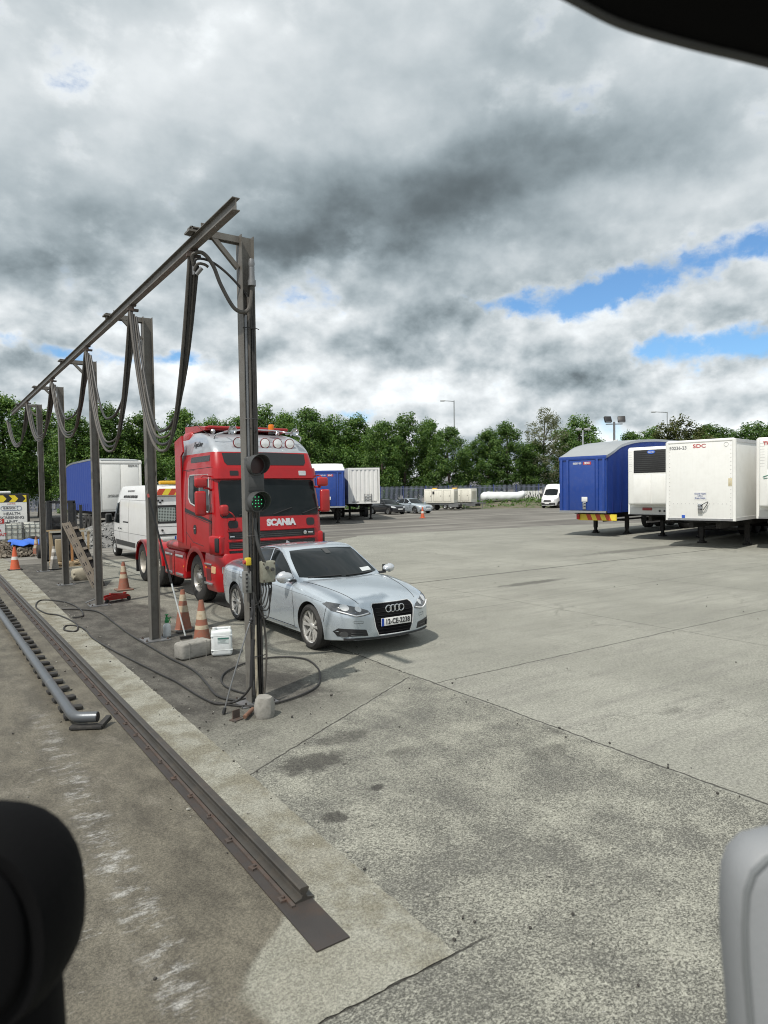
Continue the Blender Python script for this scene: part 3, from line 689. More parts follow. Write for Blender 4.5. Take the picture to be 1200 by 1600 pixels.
while y < 19:
    b = MB(); b.box((1.27, y, .03), (.24, .11, .035), rot=Euler((0, R(rr.uniform(-4, 7)), R(rr.uniform(-7, 7)))), bev=.004); b.build('pad', pad, t)
    y += (.42 if k % 5 else .33) + rr.uniform(-.03, .03); k += 1
b = MB(); b.box((1.30, 7.36, .024), (.32, .1, .03), rot=Euler((0, 0, R(-30))), bev=.004); b.build('pad', pad, t)
b = MB(); b.box((1.47, 7.33, .05), (.17, .055, .045), rot=Euler((0, R(-14), R(48))), bev=.004); b.build('pad', pad, t)

# ------------------------------------------------------------------ traffic cones
def cone(label, loc, orange, white, base_m, bands, h=.70, name='traffic_cone', rz=0, tilt=0):
    t = thing(name, label, 'traffic cone', loc, rz, 'traffic cones standing about the yard'); t.rotation_euler[0] = tilt
    rb, rt = .135 * h / .7, .032 * h / .7
    prof = [(rb + .02, .03), (rb, .045)]; mis = [0]; zs = [.045]
    for (z0, z1) in bands: zs += [z0, z1]
    zs.append(h); ins = False
    for a_, c_ in zip(zs, zs[1:]):
        mi = 1 if ins else 0
        for q in (1, 2):
            z = a_ + (c_ - a_) * q / 2; prof.append((rb + (rt - rb) * (z - .045) / (h - .045) + (.003 if ins and q == 1 else 0), z)); mis.append(mi)
        ins = not ins
    prof += [(rt * .7, h + .002), (rt * .62, h - .06)]; mis += [0, 0]
    b = MB(); b.lathe(prof, seg=24, mis=mis); b.build('cone_body', [orange, white], t, 40)
    b = MB(); b.box((0, 0, .018), (.40, .40, .034), bev=.012); b.build('cone_base', base_m, t)
    return t
o_faded = mat('cone_orange_faded', (.26, .095, .058), .75, 0, .22, 9, .1, 40, dirt=(.17, .13, .10), dirtamt=.6)
o_bright = mat('cone_orange', (.56, .105, .04), .6, 0, .12, 9, dirt=(.25, .13, .08), dirtamt=.3)
o_grey = mat('cone_grey_faded', (.26, .24, .21), .8, 0, .2, 9, dirt=(.13, .12, .1), dirtamt=.4)
c_white = mat('cone_white_dirty', (.42, .36, .26), .75, 0, .2, 10, dirt=(.28, .17, .09), dirtamt=.55)
c_white2 = mat('cone_white', (.62, .60, .56), .6, 0, .15, 10, dirt=(.3, .28, .25), dirtamt=.3)
c_base = mat('cone_base_dirty', (.07, .065, .06), .85, 0, .25, 8, dirt=(.16, .14, .11), dirtamt=.5)
c_base_o = mat('cone_base_brown', (.15, .085, .06), .85, 0, .25, 8, dirt=(.16, .14, .11), dirtamt=.5)
cone('dirty faded orange cone standing between two steel posts, beside the red lorry rear wheel', (4.03, 17.45, .004), o_faded, c_white, c_base_o, [(.30, .40), (.46, .60)], .70)
cone('dirty orange cone behind the lying grey jerrycan', (3.66, 11.65, .004), o_faded, c_white, c_base, [(.33, .44), (.52, .63)], .71, rz=.2)
cone('dirty orange cone behind the white jerrycan', (3.47, 10.15, .004), o_faded, c_white, c_base, [(.30, .36), (.45, .58)], .74, rz=.5)
cone('bright orange cone with one white band at the left edge of the yard', (2.35, 24.5, .004), o_bright, c_white2, blk_matt, [(.33, .43)], .74)
cone('faded orange cone at the foot of the rubble heap', (3.6, 29.6, .004), o_faded, c_white, c_base, [(.30, .42), (.48, .64)], .75)
cone('grey faded cone with white bands half hidden by the farthest steel post', (3.38, 23.75, .004), o_grey, c_white2, blk_matt, [(.33, .43), (.55, .66)], .74)
cone('small bright orange cone standing far off in front of the parked cars', cw(3.1, 54.6, .004), o_bright, c_white2, o_bright, [(.4, .58)], .9)

# ------------------------------------------------------------------ cans, sprayer, brush
def jerrycan(name, label, loc, rot, m, capm, lab):
    t = thing(name, label, 'jerrycan', loc); t.rotation_euler = rot
    b = MB(); b.box((0, 0, .19), (.30, .24, .38), bev=.045, seg=4)
    b.box((0.02, 0, .395), (.2, .06, .03), bev=.012); b.box((-.075, 0, .385), (.05, .06, .05), bev=.01); b.box((.115, 0, .385), (.04, .06, .05), bev=.01)
    for z in (.09, .30): b.box((0, 0, z), (.306, .246, .012), bev=.005)
    b.build('can_body', m, t, 50)
    b = MB(); b.cyl((-.10, -.06, .37), (-.10, -.06, .42), .03, seg=16); b.build('cap', capm, t)
    if lab:
        b = MB(); b.box((.02, -.1225, .235), (.16, .004, .09)); l = b.build('paper_label', mat('label_paper', (.50, .56, .55), .6, 0, .1, 20), t, 0)
        b = MB(); b.box((.02, -.1255, .262), (.155, .003, .018)); b.build('label_band', mat('label_green', (.05, .16, .13), .6), l, 0)
        for k in range(4): b = MB(); b.box((.015 - .01 * (k % 2), -.1255, .243 - .012 * k), (.13 - .03 * (k % 3), .002, .003)); b.build('label_line', mat('label_ink', (.2, .24, .24), .6), l, 0)
    return t
jerrycan('jerrycan', 'upright white plastic jerrycan with a paper label beside an orange cone', (3.56, 9.55, .006), (0, 0, R(-20)), white_plastic, white_plastic, True)
jerrycan('jerrycan', 'dirty grey jerrycan lying on its side by the foot of the cones', (2.93, 9.62, .125), (0, R(90), R(14)), conc_block, conc_block, False).scale = (.8, 1, 1.32)
t = thing('pump_sprayer', 'small white pump sprayer bottle with a green head by the second post', 'sprayer', (3.27, 11.28, .02))
b = MB(); b.lathe([(.0, 0), (.06, 0), (.066, .01), (.066, .15), (.055, .19), (.03, .215), (.028, .23)], seg=20); b.build('bottle', white_plastic, t)
grn = mat('sprayer_green', (.02, .22, .06), .45, 0, .1, 10)
b = MB(); b.lathe([(.036, .228), (.036, .265), (.028, .275), (.026, .31), (.018, .318), (.012, .32), (.012, .345), (.03, .35), (.03, .365), (0, .367)], seg=16); b.build('pump_head', grn, t)
b = MB(); b.tube([(0.01, 0, .29), (.06, 0, .30), (.075, 0, .31)], .011, 8); b.tube([(.04, 0, .285), (.055, 0, .24), (.06, 0, .22)], .006, 6); b.build('trigger', grn, t)
t = thing('wash_brush', 'long black and white brush pole leaning against the second post', 'brush')
p0, p1 = Vector((3.47, 10.95, .05)), Vector((2.97, 11.07, 2.36)); q = p0.lerp(p1, .40)
b = MB(); b.cyl(p0, q, .013, seg=10); b.build('lower_pole', white_plastic, t)
b = MB(); b.cyl(p0.lerp(p1, .38), p1, .016, seg=10); b.cyl(p0.lerp(p1, .39), p0.lerp(p1, .44), .02, seg=10); b.build('upper_pole', blk, t)
b = MB(); b.cyl(p0.lerp(p1, .985), p0.lerp(p1, 1.01), .018, seg=10); b.build('pole_end', mat('pole_end_red', (.4, .09, .08), .5), t)
b = MB(); b.box((3.48, 10.95, .045), (.2, .06, .03), bev=.01); b.box((3.48, 10.95, .018), (.19, .055, .03)); b.build('brush_head', blk, t)

# stone, ramp, jack
b = MB(); bmesh.ops.create_icosphere(b.bm, subdivisions=3, radius=1)
for v in b.bm.verts:
    c = v.co; k = 1 / max(abs(c.x), abs(c.y), abs(c.z)) ** .72; n = noise.noise(c * 2.3) * .07
    v.co = Vector((c.x * .30 * k * (1 + n), c.y * .2 * k * (1 + n), c.z * .165 * k * (1 + n) + .155))
tag(b.build('stone_block', mat('pale_stone', (.33, .30, .23), .9, 0, .2, 5, .5, 30, dirt=(.15, .13, .09), dirtamt=.35), loc=(3.62, 20.35, .004)), 'rounded pale stone block on the ground behind the slotted ramp', 'stone')
t = thing('loading_ramp', 'slotted metal loading ramp with rungs leaning against the fourth post', 'ramp', (3.72, 18.45, .02))
v0 = Vector((0, 0, 0)); top = Vector((-.56, .72, 1.66)); d = top.normalized(); side = Vector((.95, .30, 0)).normalized(); side = (side - d * side.dot(d)).normalized(); nrm = side.cross(d)
FR = Matrix((side, d, nrm)).transposed().to_4x4(); Lr = top.length
ramp_m = mat('ramp_timber_grey', (.23, .20, .16), .7, .1, .22, 6, .15, 40, dirt=(.12, .1, .08), dirtamt=.45)
for s, nm in ((-1, 0), (1, 1)):
    b = MB(); w_ = .15
    w_ = .20 if s < 0 else .15; x = -.16 if s < 0 else .03; dz = 0 if s < 0 else -.05; b.box((x, Lr / 2, dz), (w_, Lr, .012)); b.box((x - w_ / 2, Lr / 2, dz + .02), (.012, Lr, .05)); b.box((x + w_ / 2, Lr / 2, dz + .02), (.012, Lr, .05))
    b.xf(FR); b.build('side_rail', ramp_m if s < 0 else blk_matt, t, 0)
for k in range(7):
    for dx in (-.03, .03):
        b = MB(); b.box((-.16 + dx, .14 + .27 * k + (.02 if dx > 0 else 0), .0075), (.02, .085, .006)); b.xf(FR); b.build('slot', blk, t, 0)
for k in range(6):
    b = MB(); b.box((.03, .2 + .3 * k, -.015), (.13, .07, .04)); b.xf(FR); b.build('rung', ramp_m, t, 0)
t = thing('trolley_jack', 'red trolley jack lying on the ground behind the third post', 'jack', (3.42, 15.75, .03), R(25))
redm = mat('jack_red', (.34, .03, .025), .5, 0, .2, 8, dirt=(.1, .06, .05), dirtamt=.45)
b = MB(); b.prism([(-.3, .03), (.32, .02), (.36, .06), (.30, .11), (-.1, .13), (-.3, .10)], 'xz', -.1, -.085); b.prism([(-.3, .03), (.32, .02), (.36, .06), (.30, .11), (-.1, .13), (-.3, .10)], 'xz', .085, .1); b.box((0, 0, .06), (.5, .17, .03)); b.build('frame', redm, t, 30)
b = MB(); b.box((.1, 0, .13), (.4, .05, .03), rot=Euler((0, R(8), 0))); b.cyl((.29, 0, .11), (.29, 0, .15), .04); b.build('lift_arm', redm, t)
for sx in (-.26, .3):
    for sy in (-.12, .12): b = MB(); b.lathe([(.0, -.015), (.045, -.015), (.045, .015), (0, .015)], (sx, sy, .02), 'Y', 14); b.build('wheel', blk, t)
b = MB(); b.tube([(-.3, 0, .1), (-.45, .05, .09), (-.62, .12, .03)], .014, 8); b.build('handle', steel_pale, t)

# loose grit and crumbs of concrete along the joints and the lane edge: too many to count
r = random.Random(21); b = MB()
for k in range(380):
    q = r.random()
    if q < .35: x, y = 2.25 + r.gauss(0, .12), r.uniform(2.7, 22)
    elif q < .55: x, y = 5.13 + r.gauss(0, .15), r.uniform(2, 12)
    elif q < .75: x, y = r.uniform(2.4, 5), r.uniform(1.5, 9)
    elif q < .9: x, y = r.uniform(5, 16), r.uniform(2, 16)
    else: x, y = r.uniform(.2, 1.6), r.uniform(3, 14)
    s = r.uniform(.006, .02) * (1.6 if r.random() < .08 else 1)
    b.box((x, y, .012 + s * .25), (s, s * r.uniform(.6, 1), s * r.uniform(.4, .7)), rot=Euler((r.uniform(-.4, .4), r.uniform(-.4, .4), r.uniform(0, 3))), mi=0 if r.random() < .55 else 1)
tag(b.build('loose_grit', [mat('grit_dark', (.05, .046, .04), .9), mat('grit_pale', (.34, .33, .29), .9)], smooth=0, weld=False), None, None, None, 'stuff')

# ------------------------------------------------------------------ vehicles
def paint(name, col, metal=0, rough=.35, coat=.8, dirt=.12, dcol=(.2, .17, .14)):
    return mat(name, col, rough, metal, .05, 2.5, coat=coat, dirt=dcol, dirtamt=dirt)
silver = paint('silver_paint', (.51, .57, .62), .5, .28, 1, .04)
scared = paint('red_paint', (.37, .004, .007), 0, .34, .22, .12, (.14, .015, .014))
scared2 = paint('red_paint_faded', (.36, .012, .013), 0, .42, .3, .25, (.18, .035, .03))
sca_silver = paint('silver_roof_paint', (.42, .45, .48), .45, .38, .6, .15)
blue_tarp = mat('blue_curtain', (.007, .040, .25), .62, 0, .1, 1.5, .12, 5, dirt=(.06, .09, .3), dirtamt=.15)

def loft(b, stations, mi=0, end_cap=True, bow=None, capn=4):
    """stations: (x, half profile [(y,z)...] bottom centre to top centre). bow(x,y)->dx"""
    bow = bow or (lambda x, y: 0.)
    rings = []
    def ring(x, half, s=1, bulge=0):
        zc = (half[0][1] + half[-1][1]) / 2
        pts = [(y * s, zc + (z - zc) * s) for y, z in half]; full = pts + [(-y, z) for y, z in reversed(pts[1:-1])]
        return [Vector((x + bulge + bow(x, y), y, z)) for y, z in full]
    if end_cap:
        x, h = stations[0]
        for k in range(1, capn + 1): s = k / (capn + 1); rings.append(ring(x, h, s, -.03 * (1 - s * s) if x < stations[-1][0] else .03 * (1 - s * s)))
    for x, h in stations: rings.append(ring(x, h))
    if end_cap:
        x, h = stations[-1]
        for k in range(capn, 0, -1): s = k / (capn + 1); rings.append(ring(x, h, s, .03 * (1 - s * s) if x > stations[0][0] else -.03 * (1 - s * s)))
    return b.rings(rings, mi)
def half(ctrl, n=4):
    return [(p.x, p.y) for p in spline([Vector((a, c)) for a, c in ctrl], n)]
def cutter(x, z, r, y0, y1):
    b = MB(); b.cyl((x, y0, z), (x, y1, z), r, seg=40, mi=1); return b.build('cut', [blk, blk_matt], None, 0)

def make_wheel(r, w, rim_r, parent, pos, side, style='alloy', rim_m=None, name='wheel'):
    """wheel in the xz plane; side=+1 shows its face to +y. tyre and rim are sub-parts of the wheel hub"""
    x, y, z = pos; S = side
    b = MB(); prof = []
    for q in [(rim_r, -.42), (rim_r + .015, -.5), (rim_r + (r - rim_r) * .55, -.52), (r - .018, -.44), (r, -.36), (r, .36), (r - .018, .44), (rim_r + (r - rim_r) * .55, .52), (rim_r + .015, .5), (rim_r, .42)]: prof.append((q[0], q[1] * w))
    b.lathe(prof, pos, 'Y', 40, caps=False)
    for k in range(3): b.torus((x, y + (k - 1) * w * .2, z), r + .0005, .004, 'Y', 40, 4, 1)
    ty = b.build('tyre', [rubber, blk], None, 40)
    b = MB(); rim_m = rim_m or alu
    f = lambda d: y + S * w * d
    if style == 'alloy':
        b.lathe([(rim_r * 1.0, w * .46 * S), (rim_r * 1.02, w * .40 * S), (rim_r * .95, w * .36 * S), (rim_r * .9, -w * .2 * S), (rim_r * .9, -w * .3 * S)], pos, 'Y', 40, caps=False)
        rim = b.build('rim', rim_m, None, 30)
        b = MB()
        for k in range(5):
            for dd in (-.17, .17):
                a = 2 * PI * k / 5 + dd * .9 + .3; a2 = 2 * PI * k / 5 + dd * 1.55 + .3
                ca, sa = math.cos(a), math.sin(a); c2, s2 = math.cos(a2), math.sin(a2)
                p0 = Vector((x + ca * rim_r * .16, f(.30), z + sa * rim_r * .16)); p1 = Vector((x + c2 * rim_r * .96, f(.40), z + s2 * rim_r * .96))
                tdir = (p1 - p0).normalized(); nd = Vector((0, 1, 0)).cross(tdir).normalized(); R_ = []
                for q, hw in ((0, .020), (.5, .017), (1, .026)):
                    c = p0.lerp(p1, q); R_.append([c + nd * hw * rim_r / .25, c - nd * hw * rim_r / .25, c - nd * hw * rim_r / .25 - Vector((0, S * .035, 0)), c + nd * hw * rim_r / .25 - Vector((0, S * .035, 0))])
                b.rings(R_)
        b.lathe([(rim_r * .22, w * .22 * S), (rim_r * .22, w * .34 * S), (rim_r * .18, w * .36 * S), (0, w * .365 * S)], pos, 'Y', 20)
        sp = b.build('spokes', rim_m, None, 30)
        b = MB(); b.lathe([(rim_r * .9, w * .0 * S), (.0, w * .02 * S)], pos, 'Y', 24); b.lathe([(rim_r * .62, w * .06 * S), (rim_r * .6, w * .09 * S), (0, w * .1 * S)], pos, 'Y', 24, 1)
        hub = b.build(name, [blk_matt, rust], parent, 30)
        for o in (ty, rim, sp): o.parent = hub
    else:
        b.lathe([(rim_r, w * .46 * S), (rim_r * .97, w * .46 * S), (rim_r * .90, w * .30 * S), (rim_r * .86, w * (.05 if style == 'front' else -.12) * S), (rim_r * .62, w * (.22 if style == 'front' else -.05) * S), (rim_r * .42, w * (.36 if style == 'front' else .0) * S), (rim_r * .40, w * (.42 if style == 'front' else .06) * S)], pos, 'Y', 36, caps=False)
        rim = b.build('rim', rim_m, None, 30)
        b = MB(); hz = .42 if style == 'front' else .06
        b.lathe([(rim_r * .41, w * hz * S), (rim_r * .38, w * (hz + .04) * S), (rim_r * .3, w * (hz + .10) * S), (0, w * (hz + .12) * S)], pos, 'Y', 20)
        hub = b.build(name, rim_m, parent, 30)
        for k in range(10):
            a = 2 * PI * k / 10; b = MB(); q = (x + math.cos(a) * rim_r * .53, f(.30 if style == 'front' else .02), z + math.sin(a) * rim_r * .53)
            b.cyl(q, (q[0], q[1] + S * .035, q[2]), .018, seg=6); bo = b.build('wheel_nut', rim_m, hub)
            a += PI / 10; b = MB(); q = (x + math.cos(a) * rim_r * .74, f(.14 if style == 'front' else -.1), z + math.sin(a) * rim_r * .74)
            b.cyl((q[0], q[1] - S * .005, q[2]), (q[0], q[1] + S * .012, q[2]), .024, seg=10); b.build('hand_hole', blk, hub)
        for o in (ty, rim): o.parent = hub
    return hub

def make_car(name, label, loc, rz, pnt, P, detail=True, group=None):
    t = thing(name, label, 'car', loc, rz, group)
    xs = [p[0] for p in P['w']]; W_ = pchip(xs, [p[1] for p in P['w']])
    ZT = pchip([p[0] for p in P['zt']], [p[1] for p in P['zt']]); ZS = pchip([p[0] for p in P['zs']], [p[1] for p in P['zs']]); ZB = pchip([p[0] for p in P['zb']], [p[1] for p in P['zb']])
    x0, x1 = xs[0], xs[-1]; st = []; n = 70
    for i in range(n + 1):
        u = i / n; u = .5 - .5 * math.cos(PI * u); u = .35 * u + .65 * i / n; x = x0 + (x1 - x0) * u
        w_, zt, zs, zb = W_(x), ZT(x), ZS(x), ZB(x); zs = min(zs, zt - .02); h = zs - zb
        st.append((x, half([(0, zb), (.55 * w_, zb), (.90 * w_, zb + .005), (.955 * w_, zb + .06), (.985 * w_, zb + .34 * h), (1.0 * w_, zb + .62 * h), (.988 * w_, zs - .10 * h), (.955 * w_, zs), (.87 * w_, zs + (zt - zs) * .45), (.6 * w_, zt - .012), (0, zt)], 3)))
    bo = P.get('bow', .32)
    def bow(x, y):
        if x > 0: return -bo * max(0, (x - .4) / (x1 - .4)) ** 2 * (abs(y) / .93) ** 2.2
        return P.get('rbow', .2) * max(0, (-x - .9) / (-x0 - .9)) ** 2 * (abs(y) / .93) ** 2.2
    b = MB(); loft(b, st, bow=bow); body = b.build('body', [pnt, blk_matt], t, 28)
    ra = P['arch']; fa, rax = P['axles']
    for ax in (fa, rax):
        bool_cut(body, [cutter(ax, P['r'] + .01, ra, -1.3, -.60)]); bool_cut(body, [cutter(ax, P['r'] + .01, ra, .60, 1.3)])
    body.data.set_sharp_from_angle(angle=R(28))
    # greenhouse
    G = P['roof']; GT = pchip([p[0] for p in G], [p[1] for p in G]); GW = pchip([p[0] for p in P['gw']], [p[1] for p in P['gw']]); tk = P.get('tumble', .5)
    gx0, gx1 = G[0][0], G[-1][0]; st = []
    for i in range(51):
        x = gx0 + (gx1 - gx0) * i / 50; zt = GT(x); wb = GW(x); zb = min(P['belt'] - .05, zt - .03); hgt = zt - zb
        wr = wb - tk * max(0, hgt - .06)
        st.append((x, half([(0, zb), (wb * .6, zb), (wb, zb + .0), (wb - tk * .5 * max(0, hgt - .06), zb + .5 * (hgt - .05)), (wr, zt - .055), (wr - .04, zt - .02), (wr * .7, zt - .004), (0, zt + .012)], 4)))
    def gbow(x, y):
        if x > -.1: return -.22 * min(1, (x + .1) / .6) * (abs(y) / .75) ** 2
        return .16 * min(1, (-x - .1) / 1.0) * (abs(y) / .75) ** 2
    b = MB(); loft(b, st, bow=gbow, capn=1); gh = b.build('roof', pnt, t, 25)
    T = bvh(body, gh); TB = bvh(body); TG = bvh(gh)
    # glass
    for s, sd in ((-1, '-y'), (1, '+y')):
        for k, poly in enumerate(P['side_glass']):
            b = MB(); shrink(b, TG, poly, sd, .004, .07, .02); b.build('side_window', glass, t, 40)
        b = MB(); seam(b, TG, P['dlo'], sd, .008, .05, closed=True, off=.006); b.build('window_trim', chrome if detail else blk, t)
    b = MB(); shrink(b, TG, P['ws'], '+x', .004, .07, .02); wsc = b.build('windscreen', glass, t, 40)
    b = MB(); shrink(b, TG, P['rw'], '-x', .004, .07, .02); b.build('rear_window', glass, t, 40)
    # panel gaps
    if detail:
        for sd in ('-y', '+y'):
            b = MB()
            for ln in P['gaps']: seam(b, TB, ln, sd, .0045, .04)
            b.build('panel_gap', blk, t, weld=False)
        b = MB()
        for s in (-1, 1): seam(b, TB, [(P['hood'][0], s * P['hood'][1]), (P['hood'][2], s * P['hood'][3])], '+z', .005, .05)
        b.build('bonnet_gap', blk, t, weld=False)
        for sd in ('-y', '+y'):
            b = MB(); seam(b, TB, P['crease'], sd, .004, .05, off=-.002); b.build('crease_shade_line', mat('crease_shade', (.16, .175, .19), .4), t)  # dark line painted on as the shade of the body crease
    # front
    b = MB(); shrink(b, T, P['grille'], '+x', .004, .08, .03); gr = b.build('grille', mat('grille_black', (.008, .008, .009), .9, 0, .1, 6, spec=.08), t, 40)
    if detail:
        b = MB(); seam(b, T, P['grille'], '+x', .009, .04, closed=True, off=.006); b.build('grille_frame', mat('bright_trim', (.66, .67, .68), .25, .3, .05, 5), gr)
        zlo, zhi = min(p[1] for p in P['grille']), max(p[1] for p in P['grille'])
        z = zlo + .04
        while z < zhi - .03:
            b = MB(); hw = .9 * max(abs(p[0]) for p in P['grille']) * (.86 + .14 * (z - zlo) / (zhi - zlo)); seam(b, T, [(-hw, z), (hw, z)], '+x', .005, .08, off=.008); b.build('grille_bar', mat('grille_bar_black', (.012, .012, .013), .6, 0, .1, 6, spec=.2), gr); z += .048
    for s in (-1, 1):
        hp = [(s * p[0], p[1]) for p in P['head']]
        b = MB(); shrink(b, T, hp, '+x', .005, .05, .03); hl = b.build('headlight', mat('headlight_glass', (.11, .115, .12), .06, .3, .3, 25, spec=.8) if detail else lampglass, t, 40)
        if detail:
            cx = sum(p[0] for p in hp) / len(hp); cz = sum(p[1] for p in hp) / len(hp)
            b = MB(); shrink(b, T, [(cx + .055 * math.cos(2 * PI * k / 16) + s * .06, cz + .035 + .042 * math.sin(2 * PI * k / 16)) for k in range(16)], '+x', .010, .05, .012); b.build('projector_lens', lampglass, hl, 40)
            b = MB(); shrink(b, T, [(cx + .04 * math.cos(2 * PI * k / 16) - s * .10, cz + .01 + .034 * math.sin(2 * PI * k / 16)) for k in range(16)], '+x', .010, .05, .012); b.build('projector_lens', lampglass, hl, 40)
            b = MB(); seam(b, T, [(s * p[0], p[1]) for p in P['drl']], '+x', .010, .03, off=.012); b.build('light_strip', mat('drl_white', (.8, .81, .82), .3), hl)
        for poly in P['fog']:
            b = MB(); shrink(b, T, [(s * p[0], p[1]) for p in poly], '+x', .004, .06, .03); fg = b.build('bumper_vent', blk, t, 40)
            if detail:
                c = (s * .735, .325)
                b = MB(); shrink(b, T, [(c[0] + .045 * math.cos(2 * PI * k / 14), c[1] + .04 * math.sin(2 * PI * k / 14)) for k in range(14)], '+x', .014, .05, .02); b.build('fog_lamp', dk_grey, fg, 40)
                b = MB(); seam(b, T, [(s * .5, .335), (s * .66, .34)], '+x', .005, .05, off=.012); seam(b, T, [(s * .5, .305), (s * .66, .305)], '+x', .005, .05, off=.012); b.build('vent_bar', dk_grey, fg)
    # lip, sills, tail lights, handles, mirrors
    b = MB(); seam(b, T, [(-.74, ZB(x1) + .02), (.74, ZB(x1) + .02)], '+x', .018, .08, off=.004); b.build('front_lip', blk, t)
    for s, sd in ((-1, '-y'), (1, '+y')):
        b = MB(); seam(b, TB, [(fa - ra - .06, ZB(0) + .075), (rax + ra + .06, ZB(0) + .075)], sd, .010, .1, off=.004); b.build('sill_strip', chrome if detail else blk, t)
        b = MB(); shrink(b, TB, [(s * p[0], p[1]) for p in P['tail']], '-x', .004, .06, .03); b.build('tail_light', red_lens, t, 40)
        for hx, hz in P['handles']:
            o = TB.ray_cast(Vector((hx, 3 * s, hz)), Vector((0, -s, 0)))[0]
            if o is not None: b = MB(); b.box((hx, o.y + s * .012, hz), (.20, .028, .03), bev=.01); b.build('door_handle', pnt, t)
        mx, mz = P['mirror']; yb = GW(mx)
        b = MB(); bmesh.ops.create_uvsphere(b.bm, u_segments=18, v_segments=12, radius=1)
        for v in b.bm.verts:
            c = v.co.copy(); xx = c.x * .075 * (1.25 if c.x > 0 else .55); v.co = Vector((mx + xx, s * (yb + .16) + c.y * (.145 if s < 0 else .115), mz + .03 + c.z * (.10 if s < 0 else .08) * (.8 + .2 * (c.y * s > 0))))
        mir = b.build('door_mirror', mat('mirror_cap', (.62, .64, .66), .25, .6, .05, 5) if detail else pnt, t, 50)
        b = MB(); b.box((mx, s * (yb + .03), mz - .035), (.08, .12, .035), bev=.01); b.build('mirror_arm', blk, mir)
        b = MB(); b.box((mx - .042, s * (yb + .165), mz + .03), (.012, .20, .12), bev=.005); b.build('mirror_glass', glass, mir)
        for ax in (fa, rax): make_wheel(P['r'], .262, P['rim'], t, (ax, s * P['track'], P['r']), s, 'alloy', mat('polished_alloy', (.68, .67, .64), .3, .6, .1, 12) if detail else alu)
    return t, T, body, gh

SALOON = dict(
    w=[(-2.53, .70), (-2.46, .80), (-2.3, .875), (-1.9, .915), (-1.0, .935), (0, .935), (1.0, .937), (1.6, .93), (2.0, .905), (2.22, .87), (2.33, .82), (2.385, .74)],
    zt=[(-2.53, .86), (-2.48, .98), (-2.40, 1.055), (-2.2, 1.075), (-1.7, 1.085), (-.5, .99), (.95, .985), (1.5, .93), (1.9, .865), (2.15, .80), (2.28, .745), (2.385, .66)],
    zs=[(-2.53, .80), (-2.4, .90), (-2.0, .955), (-1.0, .945), (0, .925), (1.0, .895), (1.5, .85), (1.9, .79), (2.2, .72), (2.385, .58)],
    zb=[(-2.53, .36), (-2.4, .28), (-2.0, .22), (-1, .19), (1, .18), (2.0, .185), (2.385, .23)],
    roof=[(-2.05, 1.065), (-1.75, 1.175), (-1.4, 1.315), (-1.0, 1.405), (-.5, 1.45), (-.15, 1.455), (.1, 1.43), (.35, 1.355), (.65, 1.21), (.95, 1.05), (1.10, .965)],
    gw=[(-2.05, .66), (-1.5, .79), (-.8, .845), (0, .855), (.5, .845), (1.10, .81)], belt=.965, tumble=.42,
    side_glass=[[(.72, .985), (.40, 1.18), (.10, 1.335), (-.05, 1.375), (-.245, 1.39), (-.245, .985)], [(-.295, .985), (-.295, 1.392), (-.7, 1.375), (-1.02, 1.325), (-1.12, 1.29), (-1.12, 1.0)], [(-1.15, 1.002), (-1.15, 1.277), (-1.34, 1.19), (-1.56, 1.06), (-1.53, 1.02)]],
    dlo=[(.78, .97), (.40, 1.195), (.09, 1.352), (-.06, 1.392), (-.3, 1.408), (-.7, 1.392), (-1.05, 1.335), (-1.36, 1.20), (-1.61, 1.05), (-1.55, 1.005), (-.8, .975)],
    ws=[(-.73, 1.005), (-.4, .985), (0, .98), (.4, .985), (.735, 1.005), (.70, 1.12), (.64, 1.29), (.595, 1.375), (.3, 1.395), (0, 1.4), (-.3, 1.395), (-.595, 1.375), (-.64, 1.29), (-.70, 1.12)],
    rw=[(-.62, 1.09), (0, 1.075), (.62, 1.09), (.5, 1.35), (0, 1.375), (-.5, 1.35)],
    gaps=[[(.93, .26), (.98, .55), (.90, .90)], [(-.27, .26), (-.27, .92)], [(-1.02, .30), (-1.08, .5), (-1.22, .72), (-1.25, .93)], [(1.86, .48), (1.92, .70)], [(.93, .27), (-1.02, .27)]],
    hood=(2.2, .50, .95, .74), crease=[(2.0, .735), (1.4, .80), (.4, .845), (-1.0, .875), (-2.2, .89)],
    grille=[(-.275, .285), (.275, .285), (.325, .40), (.36, .61), (.352, .695), (.315, .728), (-.315, .728), (-.352, .695), (-.36, .61), (-.325, .40)],
    head=[(.385, .60), (.43, .655), (.56, .70), (.72, .74), (.845, .765), (.885, .735), (.85, .65), (.70, .60), (.58, .565), (.50, .575)],
    drl=[(.42, .615), (.52, .592), (.59, .583), (.70, .617), (.80, .65)],
    fog=[[(.43, .29), (.46, .38), (.80, .41), (.84, .36), (.80, .29)]],
    tail=[(.50, .80), (.50, .93), (.80, .95), (.84, .83)], handles=[(-.12, .83), (-1.08, .855)], mirror=(.80, 1.00),
    axles=(1.456, -1.456), arch=.375, r=.34, rim=.245, track=.79)
AY = 10.50
aud, TA, abody, agh = make_car('silver_saloon', 'silver saloon car with registration 12-CE-2238 parked in front of the red lorry', (5.66, AY, .006), R(-90), silver, SALOON)
